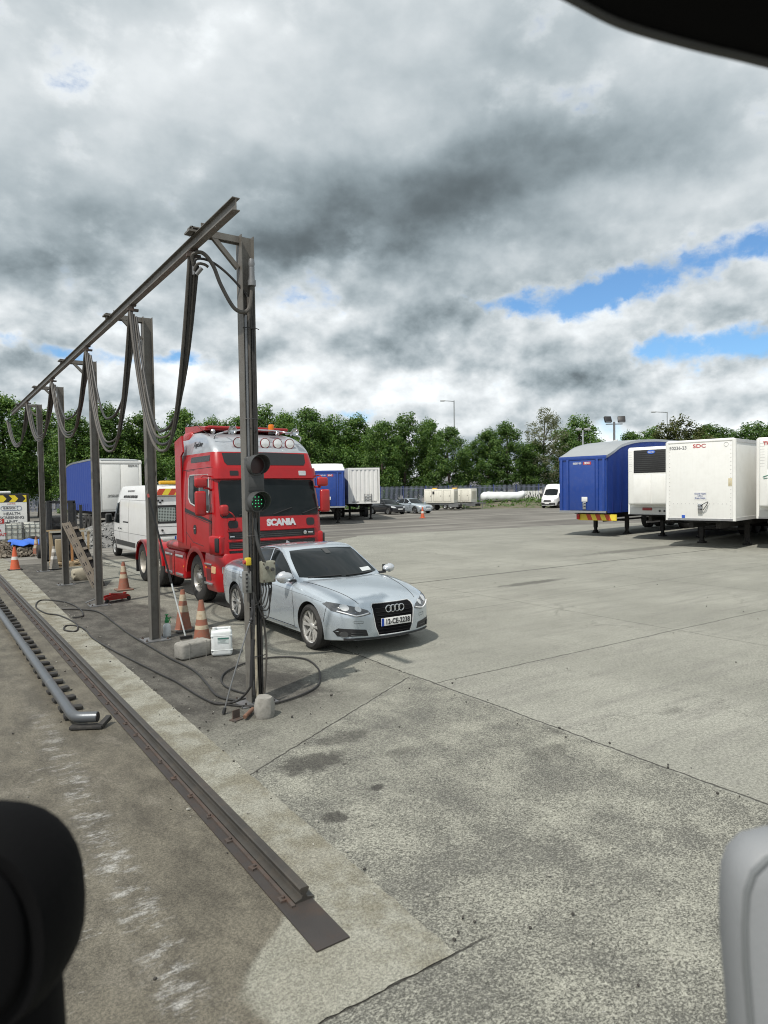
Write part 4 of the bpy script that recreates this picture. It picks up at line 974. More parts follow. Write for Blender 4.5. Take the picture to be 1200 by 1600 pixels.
# registration plate, rings, papers behind the windscreen
pl = mat('plate_white', (.72, .72, .70), .4)
def on_front(T, y, z): return T.ray_cast(Vector((8, y, z)), Vector((-1, 0, 0)))[0]
px = on_front(TA, 0, .475).x + .022
b = MB(); b.box((px, 0, .475), (.012, .53, .115), bev=.004); plate = b.build('number_plate', pl, aud)
b = MB(); b.box((px + .007, -.243, .475), (.003, .042, .112)); b.build('plate_band', mat('plate_blue', (.01, .05, .32), .4), plate, 0)
lettering('registration', '12-CE-2238', .108, (px + .008, .02, .472), (1, 0, 0), blk_text, plate, .002, .80, spacing=1.04)
b = MB()
rx = on_front(TA, .22, .64).x + .008
for k in range(4): b.torus((rx + .018 - .0 * k, -.1125 + .075 * k, .655), .048, .0085, 'X', 28, 8)
b.build('ring_emblem', chrome, aud)
def ws_patch(y0, z0, y1, z1, m, nm, off=.009): b = MB(); shrink(b, bvh(agh), [(y0, z0), (y1, z0), (y1, z1), (y0, z1)], '+x', off, .08, .004); return b.build(nm, m, aud, 40)
ws_patch(.36, 1.025, .60, 1.075, mat('paper_white', (.55, .58, .58), .5, 0, .15, 30), 'windscreen_disc')
ws_patch(-.05, 1.32, .05, 1.385, dk_grey, 'mirror_base')
# wipers, aerial, washer covers
b = MB(); Tg = bvh(agh)
seam(b, Tg, [(-.62, 1.0), (-.1, 1.005)], '+x', .009, .05, off=.012); seam(b, Tg, [(-.02, 1.0), (.58, 1.0)], '+x', .009, .05, off=.012); b.build('wiper', blk, aud, weld=False)
b = MB(); b.prism([(-1.15, 1.395), (-1.0, 1.418), (-1.13, 1.45)], 'xz', -.012, .012); b.build('roof_aerial', silver, aud, 0)
for s in (-1, 1):
    b = MB(); seam(b, TA, [(s * .50, .47), (s * .62, .475), (s * .62, .51), (s * .50, .505)], '+x', .003, .03, closed=True); b.build('washer_cover', dk_grey, aud)

HATCH = dict(SALOON)
HATCH.update(w=[(-1.95, .70), (-1.85, .82), (-1.6, .87), (-1.0, .885), (0, .89), (1.0, .89), (1.5, .875), (1.8, .84), (1.95, .78), (2.02, .70)],
    zt=[(-1.95, .90), (-1.85, 1.0), (-1.5, 1.02), (-.5, 1.0), (.8, 1.01), (1.3, .95), (1.7, .86), (1.9, .77), (2.02, .64)],
    zs=[(-1.95, .85), (-1.5, .97), (0, .95), (.9, .92), (1.5, .84), (1.8, .75), (2.02, .58)], zb=[(-1.95, .34), (-1.5, .22), (1.5, .19), (2.02, .24)],
    roof=[(-1.95, 1.0), (-1.85, 1.2), (-1.7, 1.36), (-1.4, 1.44), (-.7, 1.47), (-.2, 1.46), (.1, 1.42), (.5, 1.24), (.85, 1.04), (.95, .97)],
    gw=[(-1.95, .70), (-1.4, .78), (0, .80), (.95, .77)],
    side_glass=[[(.6, .99), (.05, 1.34), (-.25, 1.39), (-.25, .99)], [(-.3, .99), (-.3, 1.39), (-1.0, 1.37), (-1.0, 1.0)]], dlo=[(.65, .98), (.05, 1.36), (-.3, 1.405), (-1.05, 1.385), (-1.2, 1.02)],
    hood=(1.85, .5, .85, .7), head=[(.40, .62), (.50, .73), (.72, .79), (.78, .74), (.76, .65), (.6, .61)], grille=[(-.38, .61), (.38, .61), (.36, .68), (-.36, .68)],
    fog=[[(.0, .27), (.0, .40), (.66, .40), (.72, .27)]], tail=[(.5, .85), (.5, 1.0), (.76, 1.0), (.8, .85)], handles=[(-.1, .86), (-.95, .88)], mirror=(.5, 1.02), axles=(1.28, -1.28), arch=.345, r=.315, rim=.215, track=.775)
blk_paint = paint('black_paint', (.012, .013, .016), 0, .2, 1, .04)
g = 'cars parked by the far fence'
hc, TH, _, _ = make_car('black_hatchback', 'small black hatchback parked in front of the far fence beside the silver car', cw(.35, 65.0, 0), R(-34.15 - 55), blk_paint, HATCH, False, g)
b = MB(); q = on_front(TH, 0, .5).x + .02; b.box((q, 0, .5), (.012, .52, .11)); b.build('number_plate', pl, hc)
sp2, TS, _, _ = make_car('parked_saloon', 'silver saloon with twin dark grille openings parked between the black hatchback and generators', cw(2.75, 66.5, 0), R(-34.15 - 52), silver, dict(SALOON, grille=[(-.30, .58), (.30, .58), (.27, .68), (-.27, .68)]), False, g)
b = MB(); q = on_front(TS, 0, .46).x + .02; b.box((q, 0, .46), (.012, .52, .11)); b.build('number_plate', pl, sp2)

# ---- red tractor unit
def make_tractor():
    t = thing('lorry_tractor', 'red high roof lorry tractor unit with silver roof and spot lamps behind the silver car', 'lorry', (6.08, 14.5, .006), R(-90))
    F = pchip([.95, 1.3, 1.9, 2.64, 2.9, 3.1, 3.25, 3.4, 3.52, 3.62, 3.70, 3.76], [1.44, 1.43, 1.37, 1.20, 1.16, 1.09, 1.02, .86, .66, .38, -.05, -.6])
    HW = pchip([.95, 1.3, 1.9, 2.6, 3.0, 3.3, 3.55, 3.70, 3.76], [1.215, 1.225, 1.225, 1.205, 1.17, 1.13, 1.06, .98, .92])
    def section(z, x_rear=-1.22):
        f, w_ = F(z), HW(z); rc = min(.18, (f - x_rear) * .45); rr = .05; half_ = []
        half_.append((x_rear, 0.)); half_.append((x_rear, w_ - rr))
        for k in range(1, 4): a = PI / 2 * k / 4; half_.append((x_rear + rr - rr * math.cos(a), w_ - rr + rr * math.sin(a)))
        for q in (0, .25, .5, .75, 1): half_.append((x_rear + rr + (f - rc - .06 - x_rear - rr) * q, w_ - .03 * max(0, q - .6)))
        for k in range(1, 8):
            a = PI / 2 * k / 8; half_.append((f - rc - .06 + rc * math.sin(a), w_ - .012 - rc + rc * math.cos(a)))
        for q in (0, .25, .5, .75, 1): half_.append((f - .06 + .06 * (1 - (1 - q) ** 2), (w_ - .012 - rc) * (1 - q)))
        full = half_ + [(x, -y) for x, y in reversed(half_[1:-1])]
        return [Vector((x, y, z)) for x, y in full]
    def cabloft(name, z0, z1, m, n, parent=t):
        b = MB(); b.rings([section(z0 + (z1 - z0) * i / n) for i in range(n + 1)]); return b.build(name, m, parent, 30)
    cab = cabloft('cab', 1.12, 3.22, scared, 36); roof = cabloft('roof', 3.22, 3.76, sca_silver, 16)
    T = bvh(cab, roof)
    # air deflector and rear roof fairing
    b = MB(); b.box((-.95, 0, 3.60), (.62, 2.1, .34), bev=.1, seg=3); b.box((-.35, 0, 3.795), (1.2, 1.9, .06), bev=.025)
    b.prism([(.12, 3.74), (.12, 3.80), (-.3, 3.86), (-1.22, 3.90), (-1.22, 3.70)], 'xz', -.98, .98); b.build('roof_deflector', scared2, t, 35)
    for s in (-1, 1):
        b = MB(); b.prism([(-1.20, 1.28), (-1.2, 3.55), (-.70, 3.66), (-.62, 3.3), (-.80, 3.2), (-.80, 1.25)], 'xz', s * 1.205, s * 1.243); b.build('side_deflector', scared, t, 30)
    # glass
    b = MB(); shrink(b, T, [(-1.10, 1.93), (-1.07, 1.885), (0, 1.87), (1.07, 1.885), (1.10, 1.93), (1.075, 2.56), (1.04, 2.62), (0, 2.635), (-1.04, 2.62), (-1.075, 2.56)], '+x', .005, .12, .03); ws = b.build('windscreen', glass, t, 40)
    b = MB(); seam(b, T, [(-1.11, 1.9), (-1.08, 1.87), (0, 1.855), (1.08, 1.87), (1.11, 1.9), (1.085, 2.59), (0, 2.645), (-1.085, 2.59)], '+x', .014, .1, closed=True); b.build('windscreen_seal', blk, ws)
    for ys in (-.75, 0., .7):
        b = MB(); seam(b, T, [(ys, 1.90), (ys + .45, 2.03)], '+x', .012, .08, off=.015); b.build('wiper', blk, t)
    b = MB(); shrink(b, T, [(-.93, 3.0), (-.88, 2.94), (.88, 2.94), (.93, 3.0), (.95, 3.19), (.0, 3.215), (-.95, 3.19)], '+x', .006, .12, .03); b.build('visor_panel', mat('smoked_panel', (.02, .021, .023), .25, 0, .15, 6), t, 40)
    b = MB(); b.rings([[p + (Vector((.075, 0, 0)) if p.x > .3 else Vector((0, 0, 0))) + Vector((0, math.copysign(.012, p.y) if abs(p.y) > .1 else 0, 0)) for p in section(z, -.05)] for z in (2.66, 2.68, 2.78, 2.86, 2.88)]); vis = b.build('sun_visor', scared, t, 30)
    TV = bvh(cab, roof, vis)
    for y in (-.78, .78):
        b = MB(); shrink(b, TV, rpoly(y - .09, 2.72, y + .09, 2.82, .015), '+x', .006, .1, .02); b.build('marker_lamp', lampglass if y > 0 else blk, t, 40)
    b = MB()
    for y in (-.45, -.43, .30, .32): b.cyl((1.27, y, 2.79), (1.30, y, 2.79), .008, seg=8)
    b.bm.free()
    for s, sd in ((-1, '-y'), (1, '+y')):
        b = MB(); shrink(b, T, [(.88, 1.985), (.93, 2.04), (.86, 2.70), (.82, 2.74), (-.28, 2.74), (-.33, 2.69), (-.33, 2.28), (-.22, 2.17), (.05, 2.12), (.5, 2.03)], sd, .004, .12, .02); sw = b.build('side_window', glass, t, 40)
        b = MB(); seam(b, T, [(.90, 1.97), (.95, 2.04), (.88, 2.71), (.83, 2.755), (-.29, 2.755), (-.35, 2.69), (-.35, 2.26), (-.22, 2.15), (.05, 2.10), (.5, 2.0)], sd, .017, .06, closed=True, off=.004); b.build('window_frame', grey_trim, sw)
        b = MB(); seam(b, T, [(.35, 2.06), (.33, 2.74)], sd, .013, .06, off=.004); b.build('window_divider', grey_trim, sw)
        b = MB(); shrink(b, T, rpoly(-.30, 3.03, .84, 3.15, .02), sd, .004, .12, .02); b.build('side_panel_glass', mat('smoked_panel', (.02, .021, .023), .25), t, 40)
        b = MB(); shrink(b, T, [(-.62, 1.95), (-.62, 2.04), (.75, 1.84), (1.05, 1.79), (1.05, 1.755), (.75, 1.79)], sd, .003, .12, .006); st = b.build('door_stripe', blk, t, 40)
        b = MB(); seam(b, T, [(-.6, 1.93), (.72, 1.765), (1.05, 1.735)], sd, .005, .08, off=.002); b.build('pin_stripe', blk, st)
        b = MB()
        for ln in ([(-.56, 1.2), (-.56, 2.86), (.9, 2.86)], [(1.02, 1.86), (1.0, 1.2)], [(-.56, 1.5), (-.1, 1.3), (.55, 1.25)], [(-.8, 2.88), (1.0, 2.9)], [(-.3, 1.26), (-.3, 1.15)]): seam(b, T, ln, sd, .006, .06)
        b.build('panel_gap', blk, t, weld=False)
        b = MB(); shrink(b, T, rpoly(-.06, 1.48, .12, 1.68, .06), sd, .004, .1, .01); dh = b.build('door_handle', blk, t, 40)
        b = MB(); b.box((.03, s * 1.235, 1.60), (.1, .02, .03), bev=.008); b.build('handle_lever', chrome, dh)
        q = T.ray_cast(Vector((.4, 3 * s, 3.42)), Vector((0, -s, 0)))
        lettering('roof_script', 'TopLine', .17, (.0, s * (abs(q[0].y) + .012), 3.42), (0, s, .25), blk_text, t, 0, 1.0, .25)
        # mirrors on the door
        b = MB(); ym = 1.46 if s < 0 else 1.27; b.box((1.10 if s < 0 else 1.34, s * ym, 2.16), (.10, .23, .50), bev=.045, seg=3); mr = b.build('mirror_housing', scared2, t, 50)
        b = MB(); b.box((1.06 if s < 0 else 1.30, s * (ym - .03), 2.58), (.10, .26, .2), bev=.045, seg=3); b.build('wide_mirror', scared2, mr, 50)
        b = MB(); b.tube([(1.0, s * 1.19, 2.42), (1.06, s * (ym - .16), 2.47), (1.08 if s < 0 else 1.3, s * (ym - .08), 2.46)], .022, 8, smooth=4); b.tube([(1.03, s * 1.19, 1.95), (1.08, s * (ym - .14), 1.95), (1.09 if s < 0 else 1.33, s * (ym - .04), 1.95)], .02, 8, smooth=4); b.tube([(1.0, s * 1.18, 2.7), (1.07 if s < 0 else 1.25, s * (ym - .08), 2.72), (1.06 if s < 0 else 1.3, s * (ym - .04), 2.66)], .014, 8, smooth=4); b.build('mirror_arm', scared2, mr)
        b = MB(); b.box((1.046 if s < 0 else 1.286, s * ym, 2.16), (.01, .18, .42), bev=.004); b.build('mirror_glass', glass, mr)
    b = MB(); b.box((1.50, -1.12, 2.02), (.13, .17, .22), bev=.05, seg=3); km = b.build('kerb_mirror', scared2, t, 50)
    b = MB(); b.tube([(1.47, -1.08, 2.02), (1.55, -.98, 1.95), (1.5, -.88, 1.83), (1.37, -.86, 1.80)], .014, 8, smooth=5); b.build('mirror_stalk', scared2, km)
    # front panel and grille
    b = MB(); shrink(b, T, rpoly(-.98, 1.60, .98, 1.855, .03), '+x', .014, .15, .03); fp = b.build('front_panel', scared, t, 40)
    for s in (-1, 1):
        b = MB(); shrink(b, T, rpoly(s * .88 - .1, 1.64, s * .88 + .1, 1.80, .05), '+x', .020, .1, .02); b.build('panel_recess', blk, fp, 40)
    xf = T.ray_cast(Vector((8, .2, 1.73)), Vector((-1, 0, 0)))[0].x
    lettering('name_lettering', 'SCANIA', .185, (xf + .016, .17, 1.725), (1, 0, .06), mat('letter_silver', (.66, .67, .68), .3, .3), fp, .012, 1.0, 0, .006, spacing=1.0)
    for z0, z1 in ((1.42, 1.56), (1.22, 1.35), (1.13, 1.185)):
        b = MB(); shrink(b, T, rpoly(-.98, z0, .98, z1, .015), '+x', .005, .15, .03); gsl = b.build('grille_slot', blk, t, 40)
        for k in range(3):
            b = MB(); z = z0 + (z1 - z0) * (k + .7) / 3.4; seam(b, T, [(-.95, z), (.95, z)], '+x', .007, .2, off=.008); b.build('grille_bar', dk_grey, gsl)
    for z in (1.585, 1.385, 1.20):
        b = MB(); seam(b, T, [(-1.0, z), (1.0, z)], '+x', .022, .12, off=.012); b.build('grille_rib', scared, t)
    b = MB(); b.lathe([(.04, 0), (.04, .012), (0, .016)], (xf + .03, .72, 1.49), 'X', 18); b.build('grille_badge', chrome, t)
    for y_, z_, w_ in ((.85, 1.49, .12), (-.93, 1.47, .1)): b = MB(); b.box((xf + .035, y_, z_), (.012, w_, .035), bev=.005); b.build('grille_plaque', chrome, t)
    # corner vents
    for s in (-1, 1):
        b = MB(); b.box((1.20, s * 1.155, 1.30), (.36, .20, .40), rot=Euler((0, 0, s * R(-22))), bev=.05, seg=3); cv = b.build('corner_vent', scared, t, 50)
        b = MB(); b.box((1.31, s * 1.19, 1.31), (.10, .13, .29), rot=Euler((0, 0, s * R(-32))), bev=.02); b.build('vent_opening', blk, cv)
    # bumper
    def bsec(z, f, w_, r=.28):
        pts = [(.64, 0), (.64, w_)]
        pts += [(f - r - .02, w_)] + [(f - r - .02 + r * math.sin(PI / 2 * k / 7), w_ - r + r * math.cos(PI / 2 * k / 7)) for k in range(1, 8)] + [(f, (w_ - r) * .5), (f + .01, 0)]
        return [Vector((x, y, z)) for x, y in pts + [(x, -y) for x, y in reversed(pts[1:-1])]]
    b = MB(); b.rings([bsec(z, f, w_) for z, f, w_ in ((.33, 1.40, 1.16), (.36, 1.44, 1.19), (.52, 1.47, 1.225), (.75, 1.48, 1.235), (.92, 1.47, 1.23), (1.08, 1.45, 1.22), (1.13, 1.43, 1.20))]); bp = b.build('bumper', scared, t, 35); TBp = bvh(bp)
    for s in (-1, 1):
        b = MB(); shrink(b, TBp, rpoly(s * .93 - .21, .72, s * .93 + .21, .88, .03), '+x', .006, .07, .03); hl = b.build('headlight', lampglass, t, 40)
        sd = '-y' if s < 0 else '+y'
        b = MB(); shrink(b, TBp, rpoly(1.02, .73, 1.24, .87, .02), sd, .006, .07, .02); b.build('indicator', mat('indicator_amber_pale', (.62, .40, .22), .2, 0, .2, 20), hl, 40)
        b = MB(); shrink(b, TBp, rpoly(.72, .56, .98, .80, .03), sd, .003, .08, .01); b.build('step_well', mat('shaded_red_recess', (.10, .012, .012), .6), bp, 40)  # flat plate, shade of the well put into a darker red
        b = MB(); b.box((.86, s * 1.24, .50), (.42, .07, .05), bev=.015); b.build('step', alu, t)
        b = MB(); b.box((.86, s * 1.24, .90), (.36, .06, .035), bev=.012); b.build('step', alu, t)
        b = MB(); b.box((.70, s * 1.236, .82), (.06, .012, .045), bev=.006); b.build('side_marker', amber, t)
        b = MB(); shrink(b, TBp, rpoly(s * .55 - .25, .42, s * .55 + .25, .60, .03), '+x', .005, .1, .03); b.build('lower_vent', blk, bp, 40)
    # mudguards: arc shells
    def guard(x, z, r, y0, y1, a0, a1, m, nm, th=.03):
        b = MB(); n = 22; rings = []
        for k in range(n + 1):
            a = a0 + (a1 - a0) * k / n; c, s_ = math.cos(a), math.sin(a)
            rings.append([Vector((x + (r + d) * c, y, z + (r + d) * s_)) for y, d in ((y0, 0), (y1 - .03, 0), (y1 - .03 if y1 > 0 else y1 - .03, 0), (y1, -.02), (y1, .01), (y1 - .01, th), (y0, th))])
        b.rings(rings); return b.build(nm, m, t, 35)
    for s in (-1, 1):
        ys = (.80, 1.235)
        def g2(*a, **k):
            o = guard(*a, **k)
            if s < 0:
                for v in o.data.vertices: v.co.y *= -1
                o.data.flip_normals()
            return o
        g2(0, .52, .60, ys[0], ys[1], R(8), R(172), scared, 'mudguard', th=.10)
        g2(-4.4, .52, .58, .72, 1.24, R(20), R(178), scared, 'mudguard'); g2(-3.05, .52, .58, .72, 1.24, R(5), R(165), scared, 'mudguard')
        b = MB(); b.box((-4.99, s * .98, .42), (.02, .5, .42)); b.build('mud_flap', blk, t)
        cr = mat('wheel_chrome_steel', (.42, .41, .39), .35, .8, .15, 10, dirt=(.2, .17, .13), dirtamt=.35); dull = mat('wheel_dull', (.40, .38, .34), .5, .4, .15, 10, dirt=(.2, .17, .13), dirtamt=.4)
        make_wheel(.515, .31, .30, t, (0, s * 1.03, .515), s, 'front', cr)
        for wx in (-3.05, -4.4):
            make_wheel(.515, .29, .30, t, (wx, s * 1.06, .515), s, 'front' if wx > -3.5 else 'rear', dull); make_wheel(.515, .29, .30, t, (wx, s * .74, .515), s, 'rear', dull)
        # side tanks and skirts
        b = MB(); b.box((-1.55, s * 1.03, .72), (1.55, .38, .62), bev=.05, seg=3); tk = b.build('side_locker', scared, t, 45)
        b = MB(); b.box((-1.55, s * .95, 1.12), (1.45, .5, .20), bev=.09, seg=4); b.build('catwalk_cover', scared2, t, 45)
        for xx in (-1.1, -1.9):
            b = MB(); b.box((xx, s * 1.235, .93), (.55, .02, .05), bev=.008); b.build('locker_flash', grey_trim, tk)
            b = MB(); b.box((xx, s * 1.235, .50), (.5, .03, .06), bev=.01); b.build('side_step', alu, t)
        b = MB(); b.box((-1.52, s * 1.222, .72), (.012, .012, .60)); b.build('locker_gap', blk, tk)
        b = MB(); b.box((-.83, s * 1.222, .70), (.05, .01, .04), bev=.004); b.build('side_marker', amber, t)
    # chassis
    for s in (-1, 1): b = MB(); b.box((-2.1, s * .39, .86), (6.2, .09, .26)); b.build('chassis_rail', blk_matt, t, 0)
    b = MB(); b.box((-3.7, 0, 1.06), (1.1, .9, .06), bev=.02); b.cyl((-3.7, 0, 1.08), (-3.7, 0, 1.13), .44, seg=24); b.box((-4.2, 0, 1.05), (.5, .7, .04), rot=Euler((0, R(-12), 0))); b.build('fifth_wheel', blk_matt, t)
    b = MB(); b.box((.0, 0, .52), (.14, 1.7, .14)); b.cyl((-3.05, -.7, .515), (-3.05, .7, .515), .1); b.cyl((-4.4, -.7, .515), (-4.4, .7, .515), .1); b.build('axle', blk_matt, t)
    b = MB(); b.box((.15, 0, .85), (1.6, 1.9, .5)); b.build('engine_bay', blk_matt, t, 0)
    b = MB(); b.box((-5.15, 0, .80), (.08, 2.3, .16), bev=.02); b.build('rear_crossmember', blk_matt, t)
    # roof lamps, bar, horns, beacon
    b = MB(); b.tube([(.72, -1.0, 3.5), (.80, -.95, 3.60), (.83, -.5, 3.69), (.84, 0, 3.71), (.83, .5, 3.69), (.80, .95, 3.60), (.72, 1.0, 3.5)], .017, 8, smooth=5); b.build('light_bar', chrome, t)
    for y in (-.56, -.26, .04, .34, .64):
        q = T.ray_cast(Vector((8, y, 3.42)), Vector((-1, 0, 0)))[0]
        b = MB(); b.lathe([(.05, -.06), (.095, -.02), (.108, .01), (.108, .035), (.098, .04)], (q.x + .09, y, 3.42), 'X', 26); b.tube([(q.x + .06, y, 3.33), (q.x + .02, y, 3.29)], .02, 6); sl_ = b.build('spot_lamp', scared, t)
        b = MB(); b.lathe([(.098, .034), (.096, .04), (.05, .048), (0, .05)], (q.x + .095, y, 3.42), 'X', 24); b.build('lamp_lens', mat('spot_lens', (.82, .83, .82), .12, .25, .2, 60, spec=.8), sl_)
        b = MB(); b.torus((q.x + .127, y, 3.42), .104, .009, 'X', 28, 8); b.build('lamp_ring', mat('lamp_rim_red', (.16, .01, .012), .4), sl_)
    for y in (-.72, .72):
        b = MB(); b.lathe([(.018, -.42), (.022, -.18), (.04, -.06), (.075, .02), (.09, .05), (.085, .052), (.05, -.0), (.0, -.02)], (1.0, y, 3.67), 'X', 20); b.tube([(.84, y, 3.67), (.84, y, 3.60)], .012, 6); b.build('air_horn', chrome, t)
    for y in (-.98, .5): b = MB(); b.lathe([(.0, .0), (.035, .01), (.05, .05), (.03, .09), (0, .10)], (.6, y, 3.62), 'Z', 14); b.build('roof_marker', chrome, t)
    b = MB(); b.lathe([(.07, 0), (.07, .05), (.06, .055)], (.55, .38, 3.66), 'Z', 18); bc = b.build('beacon', blk, t)
    b = MB(); b.lathe([(.06, .05), (.066, .07), (.066, .19), (.05, .205), (0, .21)], (.55, .38, 3.66), 'Z', 18); b.build('beacon_lens', mat('beacon_amber', (.75, .20, .01), .25), bc)
    b = MB(); b.tube([(.45, -.95, 3.55), (-.05, -1.12, 3.86)], .006, 5); b.build('aerial', blk, t)
    return t
make_tractor()

# ---- vans
def make_van(name, label, loc, rz, group=None, full=True, sc=1):
    t = thing(name, label, 'van', loc, rz, group)
    # x forward, origin under the middle of the front axle
    Wv = pchip([-4.95, -4.8, -3, 0, .55, .8, .95], [.97, 1.02, 1.035, 1.02, .94, .85, .70]); 
    RT = pchip([-4.95, -4.9, -4.5, -2, -1.05, -.62, -.3, .02, .4, .78, .95], [2.50, 2.58, 2.62, 2.66, 2.66, 2.52, 2.14, 1.62, 1.25, 1.05, .80]); ZB = pchip([-4.95, -3, .3, .95], [.42, .36, .30, .28])
    st = []
    for i in range(61):
        x = -4.95 + 5.9 * i / 60; w_, zt, zb = Wv(x), RT(x), ZB(x); h = zt - zb; tum = .14 * max(0, min(1, (zt - 1.2) / 1.4))
        st.append((x, half([(0, zb), (.6 * w_, zb), (.93 * w_, zb), (.985 * w_, zb + .1), (w_, zb + min(.5, .45 * h)), (w_ * .995, zb + min(.85, .6 * h)), (w_ - .35 * tum, zb + .75 * h), (w_ - tum, zt - .09), (w_ - tum - .09, zt - .015), (.5 * w_, zt), (0, zt + .015)], 3)))
    def bow(x, y): return -.26 * max(0, (x + .9) / 1.85) ** 1.3 * (abs(y) / 1.0) ** 2.2 if x > -.9 else 0
    b = MB(); loft(b, st, bow=bow); body = b.build('body', [white_paint, blk_matt], t, 30)
    for ax in (0, -3.68):
        bool_cut(body, [cutter(ax, .36, .40, -1.3, -.70)]); bool_cut(body, [cutter(ax, .36, .40, .70, 1.3)])
    body.data.set_sharp_from_angle(angle=R(30)); T = bvh(body)
    b = MB(); shrink(b, T, [(-.80, 1.45), (-.4, 1.40), (.4, 1.40), (.80, 1.45), (.74, 2.05), (.3, 2.12), (-.3, 2.12), (-.74, 2.05)], '+x', .005, .1, .02); b.build('windscreen', glass, t, 40)
    for s, sd in ((-1, '-y'), (1, '+y')):
        b = MB(); shrink(b, T, [(-.05, 1.30), (-.25, 1.65), (-.52, 2.02), (-.95, 2.06), (-1.0, 1.28)], sd, .004, .1, .02); b.build('door_window', glass, t, 40)
        b = MB()
        for ln in ([(-1.06, .50), (-1.06, 2.15)], [(.2, .75), (-.02, 1.22)], [(-2.35, .55), (-2.35, 2.15), (-1.06, 2.15)], [(-4.7, 2.13), (-2.35, 2.15)], [(-4.8, .98), (.1, .98)]): seam(b, T, ln, sd, .007, .1)
        b.build('panel_gap', mat('gap_grey', (.22, .22, .22), .8), t, weld=False)
        b = MB(); shrink(b, T, [(-.45, .50), (-3.2, .50), (-3.25, .66), (-.42, .68)], sd, .012, .2, .02); b.build('side_moulding', dk_grey, t, 40)
        b = MB(); shrink(b, T, rpoly(-2.3, 1.33, -1.55, 1.375, .01), sd, .005, .1, .02); b.build('door_track', blk, t, 40)
        for hx in (-.9, -1.25):
            q = T.ray_cast(Vector((hx, 3 * s, 1.1)), Vector((0, -s, 0)))[0]; b = MB(); b.box((hx, q.y + s * .012, 1.1), (.14, .03, .045), bev=.01); b.build('door_handle', dk_grey, t)
        b = MB(); b.box((-.08, s * 1.2, 1.45), (.13, .24, .36), bev=.05, seg=3); mr = b.build('door_mirror', dk_grey, t, 50)
        b = MB(); b.box((-.15, s * 1.2, 1.45), (.01, .18, .28)); b.build('mirror_glass', glass, mr, 0)
        b = MB(); shrink(b, T, [(s * .45, .82), (s * .50, .98), (s * .78, 1.06), (s * .86, 1.0), (s * .84, .86)], '+x', .005, .1, .02); b.build('headlight', lampglass, t, 40)
        for ax in (0, -3.68): make_wheel(.345, .23, .22, t, (ax, s * .89, .345), s, 'front', grey_trim)
        b = MB(); shrink(b, T, [(s * .86, 1.45), (s * .86, 2.28), (s * .93, 2.28), (s * .965, 1.45)], '-x', .005, .1, .02); b.build('tail_light', red_lens, t, 40)
    b = MB(); shrink(b, T, [(-.46, .70), (.46, .70), (.40, .90), (-.40, .90)], '+x', .006, .1, .02); b.build('grille', blk, t, 40)
    b = MB(); shrink(b, T, [(-.8, .34), (.8, .34), (.82, .60), (-.82, .60)], '+x', .012, .1, .03); b.build('front_bumper', dk_grey, t, 40)
    q = T.ray_cast(Vector((8, 0, .5)), Vector((-1, 0, 0)))[0].x + .03
    b = MB(); b.box((q, 0, .52), (.012, .52, .11)); b.build('number_plate', pl, t, 0)
    if full:
        mesh_m, mt, mb_ = newmat('window_mesh'); oc = mt.node('ShaderNodeTexCoord').outputs['Object']
        fx = mt.m('FRACT', mt.mul(mt.sep(oc)[1], 20)); fz = mt.m('FRACT', mt.mul(mt.sep(oc)[2], 20)); d = mt.vm('LENGTH', mt.comb(mt.sub(fx, .5), mt.sub(fz, .5), 0))
        mt.put(mb_.inputs['Base Color'], mt.mix(mt.step(d, .36, .30), (.33, .38, .36), (.012, .016, .016))); mb_.inputs['Roughness'].default_value = .2
        for s in (-1, 1):
            b = MB(); shrink(b, T, rpoly(s * .44 - .36, 1.38, s * .44 + .36, 1.98, .08), '-x', .005, .12, .02); rw = b.build('rear_window', blk, t, 40)
            b = MB(); shrink(b, T, rpoly(s * .44 - .28, 1.45, s * .44 + .28, 1.90, .05), '-x', .010, .12, .01); b.build('window_grille', mesh_m, rw, 40)
        b = MB()
        for ln in ([(0, .5), (0, 2.25)], [(-.88, 2.26), (.88, 2.26)], [(-.86, 1.28), (.86, 1.28)], [(-.85, .55), (-.85, 2.26)], [(.85, .55), (.85, 2.26)]): seam(b, T, ln, '-x', .007, .1)
        b.build('rear_door_gap', blk, t, weld=False)
        xr = -5.0
        b = MB(); b.box((xr, 0, .38), (.14, 1.95, .16), bev=.03); b.build('rear_bumper', dk_grey, t)
        b = MB(); b.box((xr + .01, .42, .90), (.02, .55, .11), bev=.01); b.box((xr + .02, .42, 1.0), (.04, .6, .05), bev=.01); np_ = b.build('number_plate', pl, t)
        b = MB(); b.box((xr - .002, .18, .9), (.006, .05, .10)); b.build('plate_band', mat('plate_blue', (.01, .05, .32), .4), np_, 0)
        b = MB(); b.box((xr + .0, .42, 1.01), (.03, .6, .05), bev=.01); b.build('door_trim', blk, t)
        b = MB(); b.cyl((xr + .02, .6, 1.16), (xr - .01, .6, 1.16), .035); b.build('door_lock', blk, t)
        # chequer marks, amber bar and chevron board on the roof edge
        for k, (dy, dz) in enumerate(((0, 0), (.07, .06), (.14, 0), (.21, .06))):
            b = MB(); b.box((xr + .028, .78 - dy, 2.07 + dz), (.01, .065, .055)); b.build('chequer_mark', blk, t, 0)
        chev = mat('chevron_yellow', (.78, .62, .06), .5); chr_ = mat('chevron_red', (.52, .07, .03), .5)
        for k in range(8):
            y0 = .80 - .2 * k; b = MB(); b.prism([(y0, 2.31), (y0 - .2, 2.31), (y0 - .33, 2.52), (y0 - .13, 2.52)], 'yz', xr - .03, xr + .02); b.build('chevron_panel', chev if k % 2 else chr_, t, 0)
        b = MB(); b.box((-4.75, 0, 2.72), (.22, 1.2, .12), bev=.04); b.build('amber_light_bar', mat('lightbar_amber', (.72, .42, .03), .3), t)
